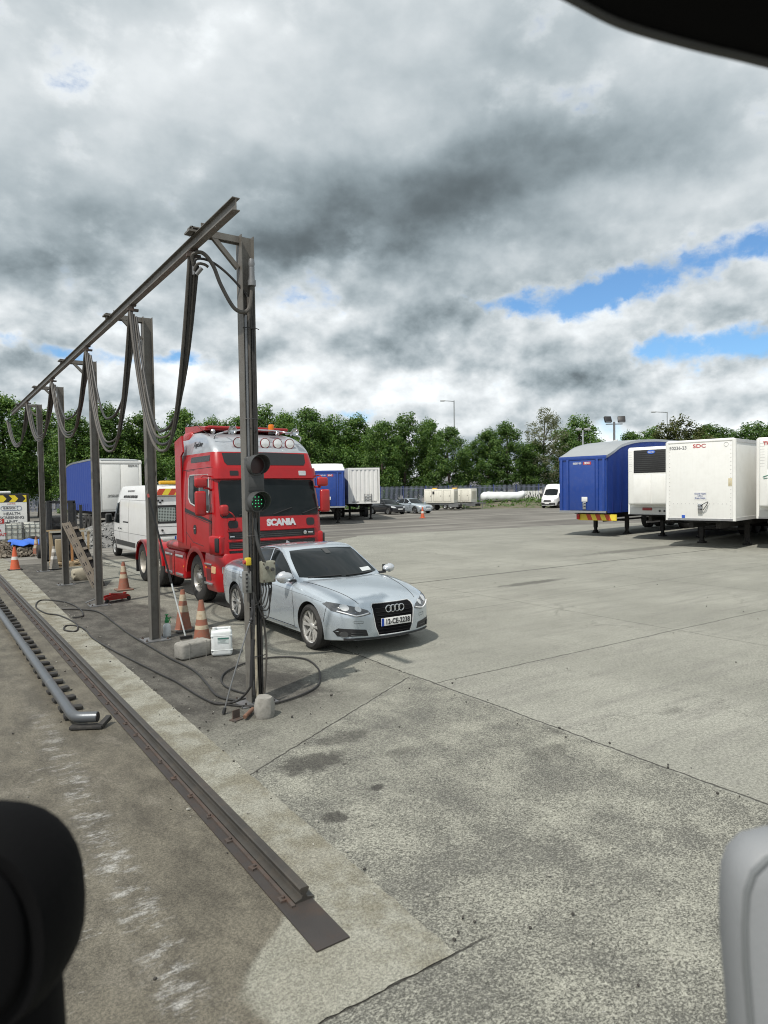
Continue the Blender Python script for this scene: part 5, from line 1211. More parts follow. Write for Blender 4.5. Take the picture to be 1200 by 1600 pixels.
        q = T.ray_cast(Vector((-2.4, 3, 2.27)), Vector((0, -1, 0)))[0]
        lettering('van_lettering', 'AND TO STAN / CAUTION CREW', .125, (-2.5, q.y + .012, 2.26), (0, 1, .12), blk_text, t, .004, 1.0, .15)
        q = T.ray_cast(Vector((-2.4, 3, 2.46)), Vector((0, -1, 0)))[0]
        lettering('van_small_lettering', 'KEEP A SAFE DISTANCE', .085, (-2.5, q.y + .014, 2.46), (0, 1, .3), mat('grey_lettering', (.18, .18, .19), .6), t, 0, 1.0, .15)
    return t
make_van('white_van', 'white panel van with yellow and red rear chevrons parked behind the red lorry', (7.02, 27.35, .006), R(90))
make_van('parked_van', 'white van facing forward beside the blue trailer at the far bank, left one', cw(18.6, 75.5, 0), R(-34.15 - 130), 'white vans parked by the far bank', False)
v2 = dup([o for o in C.objects if o.name.startswith('parked_van')][0], cw(20.3, 74.0, 0), R(-34.15 - 128), 'white van half hidden behind the blue trailer, right of the other far van')

# ------------------------------------------------------------------ trailers
def trailer_chassis(t, L=13.6, zf=1.1, legs=True, side_rails=True):
    for s in (-1, 1):
        b = MB(); b.box((-L / 2 - .2, s * .48, zf - .17), (L - .6, .14, .28)); b.build('chassis_rail', blk_matt, t, 0)
        if legs:
            b = MB(); b.box((-2.6, s * .85, zf * .62), (.16, .16, zf * .75)); b.box((-2.6, s * .85, .32), (.12, .12, .5)); b.box((-2.6, s * .85, zf - .12), (.3, .3, .1)); lg = b.build('landing_leg', blk_matt, t, 0)
            b = MB(); b.box((-2.6, s * .85, .045), (.34, .28, .06), bev=.015); b.cyl((-2.75, s * .85, .11), (-2.45, s * .85, .11), .06); b.build('leg_foot', blk_matt, lg)
        if side_rails:
            for z in (.55, .85): b = MB(); b.box((-6.2, s * 1.2, z), (4.6, .03, .1)); b.build('side_guard', mat('guard_grey', (.16, .16, .16), .6), t, 0)
        for x in (-L + 2.4, -L + 3.75, -L + 5.1):
            b = MB(); b.lathe([(.28, -.19), (.40, -.2), (.50, -.16), (.5, .16), (.40, .2), (.28, .19), (.24, .08), (.12, .06), (.11, .14), (0, .15)] if s > 0 else [(0, -.15), (.11, -.14), (.12, -.06), (.24, -.08), (.28, -.19), (.40, -.2), (.50, -.16), (.5, .16), (.40, .2), (.28, .19)], (x, s * 1.04, .5), 'Y', 28, mis=None); b.build('wheel', rubber, t, 35)
    b = MB(); b.box((-2.6, 0, zf * .6), (.08, 1.7, .08)); b.box((-.9, 0, zf - .06), (1.4, 1.1, .03)); b.cyl((-.9, 0, zf - .16), (-.9, 0, zf - .06), .05); b.build('coupler_plate', blk_matt, t, 0)
    for x in (-L + 2.4, -L + 3.75, -L + 5.1): b = MB(); b.cyl((x, -1, .5), (x, 1, .5), .08); b.build('axle', blk_matt, t)
def suzie(t, x, y, z, plate=True):
    b = MB(); b.box((x + .03, y, z), (.05, .16, .34), bev=.01); pn = b.build('coupling_panel', alu, t)
    if plate: b = MB(); b.box((x + .02, y, z + .30), (.02, .3, .22), bev=.004); b.build('notice_plate', mat('plate_pale', (.68, .68, .67), .5), t)
    for k, (dy, dz) in enumerate(((-.05, .09), (.05, .1), (-.045, -.02), (.05, -.03))): b = MB(); b.cyl((x + .04, y + dy, z + dz), (x + .10, y + dy, z + dz), .028, seg=10); b.build('coupling', blk if k % 2 else steel_pale, pn)
def curtain_trailer(name, label, loc, rz, group, zr=4.7, z_front=3.8, zb=1.15, rear_white=False, roof_m=None, L=13.6):
    t = thing(name, label, 'lorry trailer', loc, rz, group); W2 = 1.27
    RT = pchip([-L, -L + 2.5, -5.5, -3.2, -1.4, -.5, 0], [zr - .18, zr, zr, zr - .10, zr - .38, z_front + .16, z_front - .02]); n = 40
    xs = [-L * (1 - i / n) for i in range(n + 1)]
    for s in (-1, 1):      # curtains: folds between the straps
        b = MB(); rings = []; m_ = 120
        for i in range(m_ + 1):
            x = -L + (L - .12) * i / m_; wv = .012 * math.sin(x * 9) + .008 * math.sin(x * 23 + 1)
            rings.append([Vector((x, s * (W2 + (wv if 0 < k < 6 else 0)), zb - .02 + (RT(x) - .06 - zb) * k / 6)) for k in range(7)] + [Vector((x, s * (W2 - .03), zb - .02 + (RT(x) - .06 - zb) * k / 6)) for k in range(6, -1, -1)])
        b.rings(rings); cu = b.build('side_curtain', blue_tarp, t, 40)
        for k in range(18):
            x = -L + .5 + k * (L - 1) / 17; b = MB(); b.box((x, s * (W2 + .016), zb + .22), (.045, .012, .5)); b.build('curtain_strap', mat('strap_blue', (.015, .03, .2), .6), cu, 0)
        b = MB(); b.rings([[Vector((x, s * (W2 - .01 + d), RT(x) + e)) for d, e in ((0, -.11), (.025, -.11), (.025, .01), (0, .01))] for x in xs]); b.build('roof_edge', alu, t, 0)
    b = MB(); b.rings([[Vector((x, y, RT(x) + dz)) for y, dz in ((-W2, -.03), (-W2, 0), (-.8, .025), (0, .03), (.8, .025), (W2, 0), (W2, -.03))] for x in xs]); b.build('roof', roof_m or mat('roof_grey', (.34, .36, .37), .4, .1, .12, 1), t, 40)
    # front wall
    fm = mat('front_blue', (.012, .050, .26), .35, 0, .08, 2, coat=.3, dirt=(.08, .1, .25), dirtamt=.2)
    b = MB(); b.box((-.06, 0, (zb + z_front) / 2), (.1, 2.5, z_front - zb)); b.build('front_wall', fm, t, 0)
    b = MB(); b.box((.008, 0, (zb + z_front) / 2 - .05), (.05, 1.35, z_front - zb - .3), bev=.015); b.build('front_panel', fm, t)
    for y in (-1.12, -.78, .78, 1.12): b = MB(); b.box((.02, y, (zb + z_front) / 2 - .03), (.05, .12, z_front - zb - .2), bev=.02); b.build('front_post', fm, t)
    b = MB(); b.box((.01, 0, z_front - .09), (.06, 2.52, .18), bev=.02); b.build('front_header', fm, t)
    b = MB(); b.box((.0, 0, zb + .03), (.1, 2.5, .1)); b.build('front_sill', alu, t, 0)
    suzie(t, .04, .15, zb + .32)
    lettering('trailer_lettering', '50207-03', .12, (.038, -.25, z_front - .34), (1, 0, 0), mat('white_lettering', (.7, .7, .7), .5), t, .003)
    b = MB(); b.box((.036, .28, z_front - .34), (.004, .42, .14)); pk = b.build('badge_panel', mat('badge_red', (.42, .05, .06), .5), t, 0)
    lettering('badge_lettering', 'SDC', .13, (.041, .28, z_front - .34), (1, 0, 0), mat('white_lettering', (.7, .7, .7), .5), pk, .006, 1.1)
    # rear
    if rear_white:
        b = MB(); b.box((-L - .03, 0, (zb + zr - .25) / 2), (.08, 2.5, zr - .25 - zb)); b.build('rear_frame', white_gel, t, 0)
        for s in (-1, 1):
            b = MB(); b.box((-L - .085, s * .56, (zb + zr - .25) / 2 - .03), (.05, 1.08, zr - .55 - zb), bev=.01); d_ = b.build('rear_door', white_gel, t)
            b = MB(); b.box((-L - .08, s * 1.2, (zb + zr) / 2 - .1), (.07, .14, zr - zb - .15), bev=.01); b.build('corner_post', white_gel, t)
        b = MB(); b.box((-L - .08, 0, zr - .32), (.1, 2.6, .16), bev=.02); b.build('rear_header', white_gel, t)
        lettering('rear_number', '50214-15', .15, (-L - .125, -.75, zr - .52), (-1, 0, 0), blk_text, t, .004)
        lettering('rear_notice', 'CAUTION KEEP CLEAR\nAIR SUSPENSION FITTED', .09, (-L - .12, .3, zb + 1.0), (-1, 0, 0), blk_text, t, .001)
        b = MB(); b.box((-L - .12, -.1, zb + .5), (.01, .5, .45)); b.build('notice_plate', mat('plate_pale', (.68, .68, .67), .5), t, 0)
        b = MB(); b.box((-L + .2, 0, zb - .25), (.2, 2.4, .3), bev=.02); b.build('rear_bumper', blk_matt, t)
    else:
        b = MB(); b.box((-L - .03, 0, (zb + zr - .25) / 2), (.06, 2.5, zr - .25 - zb)); b.build('rear_doors', white_gel, t, 0)
    trailer_chassis(t, L, zb)
    return t
TG_ = 'parked lorry trailers'
ANG = math.atan2(-.6994, -.7148)
def front_rz(a): return R(-34.15) + R(-90) + R(-a) + PI / 2 - PI / 2   # front faces the driver, body running away a degrees to the right
def tplace(X, Y, a):
    """front left corner at X right / Y ahead; the body runs away turned a degrees to the right of straight ahead"""
    d = Vector((math.sin(R(a)), math.cos(R(a)))); fr = Vector((math.cos(R(a)), -math.sin(R(a)))); c = Vector((X, Y)) + fr * 1.25
    fwd = cw(-d.x, -d.y); return cw(c.x, c.y, .0), math.atan2(fwd.y, fwd.x)
lo, rz = tplace(8.55, 33.0, 48)
bt = curtain_trailer('curtain_trailer', 'blue curtain sided trailer with curved grey roof, left end of the right hand row', lo, rz, TG_)
# hazard board under its front
for k in range(6):
    b = MB(); y0 = .12 + k * .24; b.prism([(y0, .78), (y0 + .24, .78), (y0 + .12, 1.05), (y0 - .12, 1.05)], 'yz', -.34, -.30); b.build('hazard_board', mat('chevron_yellow', (.78, .62, .06), .5) if k % 2 else mat('chevron_red', (.52, .07, .03), .5), bt, 0)
b = MB(); b.box((-.37, .55, .91), (.04, 2.0, .3)); b.build('hazard_backing', mat('plate_yellow', (.7, .55, .05), .5), bt, 0)
b = MB(); b.box((-.3, -.42, .93), (.06, .16, .26), bev=.02); b.build('tail_light', red_lens, bt)
# white boxes
def white_box(name, label, loc, rz, zb=1.05, zt=4.02, L=13.6):
    t = thing(name, label, 'lorry trailer', loc, rz, TG_)
    b = MB(); b.box((-L / 2, 0, (zb + zt) / 2), (L, 2.44, zt - zb), bev=.03, seg=3); body = b.build('box_body', white_gel, t, 40)
    for s in (-1, 1):
        b = MB(); b.cyl((-.05, s * 1.185, zb), (-.05, s * 1.185, zt - .03), .075, seg=16); b.build('corner_post', white_gel, t)
        b = MB(); b.box((-L / 2, s * 1.225, zb + .06), (L - .1, .02, .12)); b.box((-L / 2, s * 1.225, zt - .06), (L - .1, .02, .12)); b.build('side_rail', mat('guard_pale', (.55, .55, .54), .5), t, 0)
    b = MB(); b.box((.006, 0, zb + .04), (.03, 2.4, .08)); b.build('front_sill', alu, t, 0)
    b = MB(); b.cyl((-.05, -1.18, zt - .045), (-.05, 1.18, zt - .045), .07, seg=14); b.build('front_header', white_gel, t)
    rv = mat('rivet_grey', (.45, .45, .44), .5)
    rows = [(y, z) for y in (-1.09, 1.09) for z in [zb + .12 + .145 * k for k in range(20)]] + [(-.95 + .146 * k, z) for k in range(14) for z in (zb + .62,)]
    for y, z in rows: b = MB(); b.lathe([(.016, 0), (.012, .006), (0, .008)], (.001, y, z), 'X', 8); b.build('rivet', rv, t)
    return t
lo, rz = tplace(10.8, 26.0, 45)
wb_ = white_box('box_trailer', 'plain white box trailer with red letters at the top of its front wall', lo, rz)
lettering('trailer_number', '50236-23', .17, (.004, -.78, 3.76), (1, 0, 0), mat('grey_lettering', (.18, .18, .19), .6), wb_, .002)
lettering('maker_lettering', 'SDC', .19, (.004, .0, 3.80), (1, 0, 0), red_text, wb_, .002, 1.3)
suzie(wb_, .02, .05, 1.5, False)
b = MB(); b.box((.006, .03, 1.96), (.012, .44, .28)); nb = b.build('notice_board', mat('plate_pale', (.68, .68, .67), .5), wb_, 0)
lettering('notice_lettering', 'Overall Height\n4.00 m\nEmpty Height', .075, (.014, .03, 2.04), (1, 0, 0), mat('blue_lettering', (.04, .08, .25), .5), nb, .001, .9)
b = MB(); b.box((.004, -.58, 1.19), (.008, .12, .11)); b.build('blue_sticker', mat('sticker_blue', (.03, .10, .45), .5), wb_, 0)
b = MB(); b.torus((.004, .93, 3.82), .075, .006, 'X', 20, 5); b.build('round_mark', mat('rivet_grey', (.45, .45, .44), .5), wb_)
b = MB(); b.tube([(.08, .1, 1.60), (.2, .2, 1.66), (.2, .3, 1.72), (.08, .33, 1.74), (.06, .26, 1.6), (.09, .16, 1.44)], .014, 6, smooth=5); b.build('air_hose', blk_hose, wb_)
b = MB(); b.box((-.01, 1.08, 2.45), (.03, .16, .3), bev=.01); b.build('repair_tape', mat('tape_tan', (.58, .52, .36), .6, dirt=(.3, .22, .1), dirtamt=.4), wb_)
trailer_chassis(wb_, 13.6, 1.05)
def reefer(name, label, loc, rz, grille_m, zb=1.12, zt=4.02):
    t = white_box(name, label, loc, rz, zb, zt)
    b = MB(); b.box((.22, 0, 2.75), (.44, 2.1, 2.4), bev=.08, seg=3); u = b.build('cooling_unit', white_gel, t, 40)
    b = MB(); b.box((.435, .0, 3.40), (.02, 1.55, .98), bev=.03); gr = b.build('unit_grille', grille_m, u)
    for k in range(11): b = MB(); b.box((.447, 0, 2.98 + .083 * k), (.012, 1.45, .02)); b.build('grille_bar', dk_grey if grille_m is blk else grey_trim, gr, 0)
    for y in (-.40, .40): b = MB(); b.box((.44, y, 2.23), (.02, .76, 1.2), bev=.02); b.build('unit_door', white_gel, u)
    for k in range(9): b = MB(); b.box((.435, -.92, 3.0 + .1 * k), (.012, .14, .012)); b.build('side_louvre', mat('rivet_grey', (.45, .45, .44), .5), u, 0)
    b = MB(); b.box((.02, .0, 1.3), (.06, 2.3, .26), bev=.02); b.build('bulkhead', mat('guard_pale', (.55, .55, .54), .5), t)
    b = MB(); b.box((.07, -.35, 1.36), (.05, .42, .12), bev=.02); b.build('warning_lamp', mat('dull_red_lamp', (.25, .03, .03), .4), t)
    for y in (.2, .4, .6): b = MB(); b.cyl((.05, y, 1.28), (.09, y, 1.28), .04, seg=10); b.build('coupling', blk, t)
    trailer_chassis(t, 13.6, zb)
    return t, u
lo, rz = tplace(10.8, 30.0, 46)
r1, u1 = reefer('refrigerated_trailer', 'white refrigerated trailer with a black fridge grille between the blue and plain white trailers', lo, rz, blk)
b = MB(); b.lathe([(.085, 0), (.08, .008), (0, .01)], (.45, .0, 3.79), 'X', 20); b.xf(Matrix.Translation((0, 0, 3.79)) @ Matrix.Diagonal((1, 2.1, 1, 1)) @ Matrix.Translation((0, 0, -3.79))); ov = b.build('oval_badge', mat('badge_blue', (.04, .12, .5), .4), u1)
lettering('badge_script', 'Carrier', .09, (.462, 0, 3.79), (1, 0, 0), mat('white_lettering', (.7, .7, .7), .5), ov, .002, 1, .2)
lo, rz = tplace(13.5, 24.6, 45)
r2, u2 = reefer('refrigerated_trailer', 'white refrigerated trailer cut off by the right edge of the photo', lo, rz, white_gel)
lettering('red_lettering', 'THERMO', .17, (.45, -.55, 3.80), (1, 0, 0), red_text, u2, .006)
b = MB(); b.tube([(.452, -.9, 2.62), (.455, -.6, 2.70), (.455, -.2, 2.66), (.452, .3, 2.74)], .012, 6, smooth=5); b.tube([(.452, -.88, 2.56), (.455, -.5, 2.60), (.452, .1, 2.58)], .010, 6, smooth=5); b.build('green_flash', mat('flash_green', (.05, .22, .16), .5), u2)

# trailers beyond the lorry
lo, rz = tplace(-5.15, 46.0, -6)
curtain_trailer('curtain_trailer', 'blue trailer with pale roof standing just right of the red lorry', lo, rz, TG_, 4.35, 3.72, 1.2, roof_m=white_gel)
lo, rz = tplace(-2.75, 52.0, -9)
def corrugated(label, loc, rz, zb=1.3, zt=4.05, L=12.2):
    t = thing('container_trailer', label, 'lorry trailer', loc, rz, TG_)
    b = MB(); b.box((-L / 2 - .05, 0, (zb + zt) / 2), (L - .1, 2.44, zt - zb)); b.build('container_body', white_gel, t, 0)
    b = MB(); pts = []; y = -1.15; P_ = .33
    while y < 1.1:
        for dy, x in ((0, 0), (.06, .05), (.20, .05), (.26, 0)): pts.append((y + dy, x))
        y += P_
    b.rings([[Vector((x + .003, y, zb + .22)), Vector((x + .003, y, zt - .14))] for y, x in pts], close=False, caps=False); b.build('corrugated_front', white_gel, t, 20)
    for y in (-1.17, 1.17): b = MB(); b.box((.01, y, (zb + zt) / 2), (.12, .11, zt - zb)); b.build('corner_post', white_gel, t, 0)
    for z in (zb + .1, zt - .07): b = MB(); b.box((.012, 0, z), (.11, 2.24, .2 if z < 2 else .14)); b.build('cross_rail', white_gel, t, 0)
    b = MB(); b.box((.10, .3, zb + .50), (.03, .55, .06)); b.box((.10, .3, zb + .72), (.03, .55, .03)); b.box((.10, .3, zb + .28), (.03, .55, .06)); b.box((.10, .03, zb + .45), (.03, .04, .62)); b.box((.10, .57, zb + .45), (.03, .04, .62)); b.build('step_frame', steel_pale, t, 0)
    lettering('marking', 'KEEP CLEAR', .1, (.075, -.65, zb + .13), (1, 0, 0), blk_text, t, .003)
    lettering('marking', 'CAUTION', .1, (.075, .75, zb + .13), (1, 0, 0), blk_text, t, .003)
    trailer_chassis(t, L, zb, side_rails=False)
corrugated('white corrugated container on a trailer, right of the blue trailer by the lorry', lo, rz)
rt = curtain_trailer('curtain_trailer', 'blue sided trailer with plain white rear doors seen behind the white van', (10.15, 44.1 + 13.6 - .0, .0), R(90), TG_, 4.62, 3.8, 1.28, rear_white=True)
# ------------------------------------------------------------------ workers' corner: sign unit, tanks, rubble, forklift, crate
t = thing('screening_unit', 'white site cabin lettered HEALTH SCREENING UNIT with a yellow and black chevron band', 'site cabin', (1.9, 36.0, 0))
b = MB(); b.box((0, 1.2, 1.3), (4.5, 2.4, 2.3), bev=.04); b.build('cabin_body', blk_matt, t)
b = MB(); b.box((-.05, -.015, 1.12), (4.36, .03, 1.86)); b.build('front_panel', white_gel, t, 0)
b = MB(); b.box((-.3, .8, 2.52), (3.6, 1.4, .12), bev=.04); b.build('roof_panel', white_gel, t)
b = MB(); b.box((-.05, -.02, 2.22), (4.36, .03, .32)); cb = b.build('chevron_band', blk, t, 0)
cy = mat('chevron_bright_yellow', (.75, .58, .03), .45)
for k in range(8):
    x0 = 2.12 - .48 * k; b = MB(); b.prism([(x0, 2.06), (x0 - .25, 2.06), (x0 - .11, 2.22), (x0 - .25, 2.38), (x0, 2.38), (x0 + .14, 2.22)] if k else [(x0, 2.06), (x0 - .16, 2.06), (x0 - .03, 2.22), (x0 - .16, 2.38), (x0, 2.38)], 'xz', -.04, -.036); b.build('chevron', cy, cb, 0)
lettering('unit_lettering', 'HEALTH\nSCREENING\nUNIT', .175, (1.50, -.034, 1.52), (0, -1, 0), mat('ink_grey', (.10, .10, .11), .5), t, .003, 1.08)
b = MB()
for sx in (-1, 1): b.torus((1.48 + sx * .33, -.034, 1.78), .10, .010, 'Y', 18, 5, arc=(PI / 2, 3 * PI / 2) if sx < 0 else None)
for dz in (-.1, .1): b.box((1.48, -.034, 1.78 + dz), (.66, .012, .016))
b.build('logo_outline', mat('logo_blue', (.09, .13, .25), .5), t)
lettering('logo_lettering', 'EUROCO', .12, (1.40, -.036, 1.78), (0, -1, 0), mat('ink_grey', (.10, .10, .11), .5), t, .004)
lettering('small_lettering', 'A UNIT FROM', .055, (1.48, -.034, 1.98), (0, -1, 0), red_text, t, .001)
t = thing('drivers_sign', 'white board with red lettering in front of the site cabin at the left edge', 'sign', (2.15, 32.6, -.26))
b = MB(); b.box((0, 0, 1.22), (1.3, .03, .86)); b.build('board', mat('plate_pale', (.68, .68, .67), .5), t, 0)
b = MB(); b.box((0, -.02, 1.56), (1.26, .01, .2)); hb = b.build('header', red_text, t, 0)
lettering('header_lettering', 'DRIVERS', .17, (.24, -.028, 1.56), (0, -1, 0), mat('white_lettering', (.7, .7, .7), .5), hb, .004)
lettering('board_lettering', 'STAY\nCLEAR\nWHEN OUT', .16, (.28, -.02, 1.33), (0, -1, 0), red_text, t, .004)
for x in (-.5, .5): b = MB(); b.cyl((x, .04, 0), (x, .04, 1.6), .025); b.build('sign_post', steel_pale, t)
def ibc(label, loc, rz):
    t = thing('liquid_tank', label, 'tank', loc, rz, 'caged white liquid tanks')
    b = MB(); b.box((0, 0, .66), (1.06, .96, .98), bev=.06, seg=3); b.build('tank', mat('tank_plastic', (.62, .63, .57), .5, 0, .1, 3, dirt=(.4, .38, .28), dirtamt=.4), t, 45)
    b = MB(); b.cyl((0, 0, 1.14), (0, 0, 1.2), .12, seg=18); b.build('lid', blk, t)
    b = MB(); b.box((0, 0, .13), (1.14, 1.0, .04)); [b.box((x, 0, .06), (.1, 1.0, .12)) for x in (-.5, 0, .5)]; b.build('pallet', wood, t, 0)
    for z in (.25, .48, .72, .95, 1.15): b = MB(); b.tube([(-.56, -.5, z), (.56, -.5, z), (.56, .5, z), (-.56, .5, z), (-.56, -.5, z)], .013, 6); b.build('cage_bar', steel_pale, t)
    for k in range(6):
        for y in (-.5, .5): b = MB(); b.cyl((-.56 + .224 * k, y, .15), (-.56 + .224 * k, y, 1.16), .012, seg=6); b.build('cage_bar', steel_pale, t)
    for k in range(1, 4):
        for x in (-.56, .56): b = MB(); b.cyl((x, -.5 + .25 * k, .15), (x, -.5 + .25 * k, 1.16), .012, seg=6); b.build('cage_bar', steel_pale, t)
    return t
ibc('caged white liquid tank partly behind the sign board with red lettering', (3.0, 34.0, 0), .03)
ibc('caged white liquid tank nearer the far steel post, right of another tank', (4.2, 34.2, 0), -.04)
def heap(name, label, cat, c, rx, ry, h, m, nst, smin, smax, m2, seed, kind='stuff'):
    r = random.Random(seed); b = MB(); rings = []; N = 36
    for q in range(9):
        f = q / 8; rings.append([Vector((c[0] + rx * (1 - f) * math.cos(a) * (1 + .12 * noise.noise(Vector((math.cos(a) * 2, math.sin(a) * 2, seed)))), c[1] + ry * (1 - f) * math.sin(a), max(0, h * (1 - (1 - f) ** 1.6) * (1 + .3 * noise.noise(Vector((math.cos(a) * 3 * (1 - f), math.sin(a) * 3, seed + 5))))))) for a in [2 * PI * k / N for k in range(N)]])
    b.rings(rings)
    for k in range(nst):
        a = r.uniform(0, 2 * PI); f = 1 - math.sqrt(r.random()); s = r.uniform(smin, smax); px, py = c[0] + rx * (1 - f) * 1.06 * math.cos(a), c[1] + ry * (1 - f) * 1.06 * math.sin(a); pz = h * (1 - (1 - f) ** 1.6)
        b.box((px, py, pz + s * .2), (s, s * r.uniform(.5, 1), s * r.uniform(.4, .8)), rot=Euler((r.uniform(-1, 1), r.uniform(-1, 1), r.uniform(0, 3))), mi=1 if r.random() < .5 else 0)
    return tag(b.build(name, [m, m2], smooth=0, weld=False), label, cat, None, kind)
soil = mat('rubble_soil', (.10, .082, .062), .95, 0, .35, 3, .6, 12); rub = mat('rubble_pale', (.19, .165, .13), .9, 0, .3, 4, .4, 20)
grav = mat('gravel_grey', (.17, .17, .165), .95, 0, .35, 8, .8, 25); grav2 = mat('gravel_pale', (.30, .295, .28), .9, 0, .3, 9, .4, 30)
heap('rubble_heap', None, None, (2.4, 31.0, 0), 2.9, 1.7, .48, soil, 1500, .04, .15, rub, 1)
heap('gravel_heap', None, None, (7.3, 33.4, 0), 2.5, 2.0, 1.0, grav, 1100, .04, .12, grav2, 2)
b = MB(); n = 14; rr_ = random.Random(4)
rg = []
for i in range(n + 1):
    for_ = i / n; rg.append([Vector((2.75 + 1.5 * for_ + .05 * math.sin(j), 29.95 + .7 * j / 6 + .1 * math.sin(i), .60 + .07 * math.sin(i * 1.3 + j) * .5 - .28 * max(0, for_ - .6) - .18 * (1 - j / 6) ** 2 + .02 * rr_.random())) for j in range(7)])
low = [[p - Vector((0, 0, .02)) for p in r_] for r_ in rg]
b.rings([r_ + list(reversed(l_)) for r_, l_ in zip(rg, low)])
tag(b.build('blue_tarpaulin', mat('tarp_blue', (.03, .13, .55), .45, 0, .1, 5, .2, 10), smooth=50), 'crumpled blue tarpaulin lying on the rubble heap', 'tarpaulin')
t = thing('old_tyre', 'black scrap tyre lying on the rubble heap behind a faded cone', 'tyre', (3.75, 30.8, .42)); t.rotation_euler = (R(35), R(20), 0)
b = MB(); b.torus((0, 0, 0), .30, .105, 'Z', 30, 12); b.build('tyre_body', rubber, t)
b = MB(); b.torus((0, 0, 0), .20, .02, 'Z', 30, 8); b.build('tyre_bead', blk, t)

# forklift facing the camera, behind the timber crate
t = thing('forklift', 'dark forklift with a tall black mast standing behind the timber crate', 'forklift', (4.12, 26.6, 0), R(-90))
mast = mat('mast_dark', (.035, .038, .042), .5, .4, .2, 5, dirt=(.1, .09, .08), dirtamt=.3)
for y in (-.48, .28):
    b = MB(); b.box((0, y, 1.1), (.14, .10, 2.05)); b.box((.02, y + (.08 if y < 0 else -.08), 1.1), (.08, .06, 2.0)); b.box((0, y + .05, 1.1), (.02, .16, 2.05)); b.build('mast_channel', mast, t, 0)
b = MB(); b.box((0, .60, 1.05), (.08, .10, 1.9)); b.build('lift_cylinder', mast, t, 0)
for z in (2.12, 1.3, .4): b = MB(); b.box((-.04, -.05, z), (.1, .95, .09)); b.build('mast_crossbar', mast, t, 0)
b = MB(); b.box((.10, -.05, .30), (.06, 1.0, .12)); b.box((.10, -.05, .62), (.06, 1.0, .10)); b.build('fork_carriage', mast, t, 0)
for y in (-.4, .25):
    b = MB(); b.box((.62, y, .10), (1.1, .11, .04)); b.box((.12, y, .36), (.05, .11, .54)); b.build('fork', mast, t, 0)
ylw = mat('forklift_yellow', (.55, .33, .02), .5, 0, .1, 5, dirt=(.2, .13, .05), dirtamt=.3)
b = MB(); b.box((-1.2, 0, .62), (1.7, 1.1, .55), bev=.12, seg=3); b.box((-1.75, 0, .95), (.7, 1.05, .4), bev=.12, seg=3); b.build('forklift_body', mat('forklift_dark', (.05, .05, .05), .5, .1, .2, 5), t)
b = MB(); b.box((-.28, .62, .82), (.3, .22, .34), bev=.06); b.build('front_wing', ylw, t)
for y in (-.5, .5): b = MB(); b.tube([(-.35, y, .85), (-.55, y, 2.05), (-1.7, y, 2.08), (-1.85, y, 1.1)], .035, 8); b.build('roof_frame', mast, t)
for k in range(5): b = MB(); b.box((-.6 - .25 * k, 0, 2.08), (.05, 1.0, .04)); b.build('roof_bar', mast, t, 0)
b = MB(); b.box((-1.2, 0, 1.0), (.5, .5, .14), bev=.05); b.box((-1.45, 0, 1.3), (.14, .5, .5), bev=.05); b.build('seat', blk, t)
for x, r_ in ((-.35, .34), (-1.75, .26)):
    for y in (-.52, .52):
        b = MB(); b.lathe([(r_ * .55, -.11), (r_ * .9, -.13), (r_, -.09), (r_, .09), (r_ * .9, .13), (r_ * .55, .11), (0, .09)], (x, y, r_), 'Y', 24); b.build('wheel', rubber, t)
t = thing('timber_crate', 'open timber crate frame on a pallet in front of the forklift', 'crate', (3.98, 24.75, 0))
for k in range(7): b = MB(); b.box((-.5 + .166 * k, 0, .135), (.10, .9, .022)); b.build('pallet_slat', wood, t, 0)
for y in (-.4, 0, .4):
    b = MB(); b.box((0, y, .108), (1.1, .1, .022)); b.box((0, y, .012), (1.1, .1, .022))
    for x in (-.48, 0, .48): b.box((x, y, .06), (.12, .1, .074))
    b.build('pallet_bearer', wood, t, 0)
for (x, y), lean in zip(((-.5, -.4), (.52, -.4), (-.5, .4), (.52, .4)), (.10, -.04, 0, 0)):
    b = MB(); b.box((x - lean * .5, y, .66), (.07, .045, 1.04), rot=Euler((0, -lean, 0))); b.build('crate_post', wood, t, 0)
b = MB(); b.box((0, -.43, 1.17), (1.25, .03, .06)); b.build('crate_rail', mat('pale_rail', (.42, .40, .34), .7), t, 0)
b = MB(); b.box((0, .42, 1.17), (1.2, .03, .06)); b.build('crate_rail', wood, t, 0)
b = MB(); b.box((.1, 0, .58), (.07, .05, .88)); b.build('crate_post', mat('orange_timber', (.40, .20, .08), .7, 0, .2, 8), t, 0)
b = MB(); b.box((-.28, .1, .52), (.22, .22, .75), bev=.03); tag(b.build('tan_sack', mat('sack_tan', (.28, .23, .15), .85, 0, .2, 6, .3, 30), loc=(3.98, 24.75, 0)), 'tan sack standing upright inside the timber crate frame', 'sack')

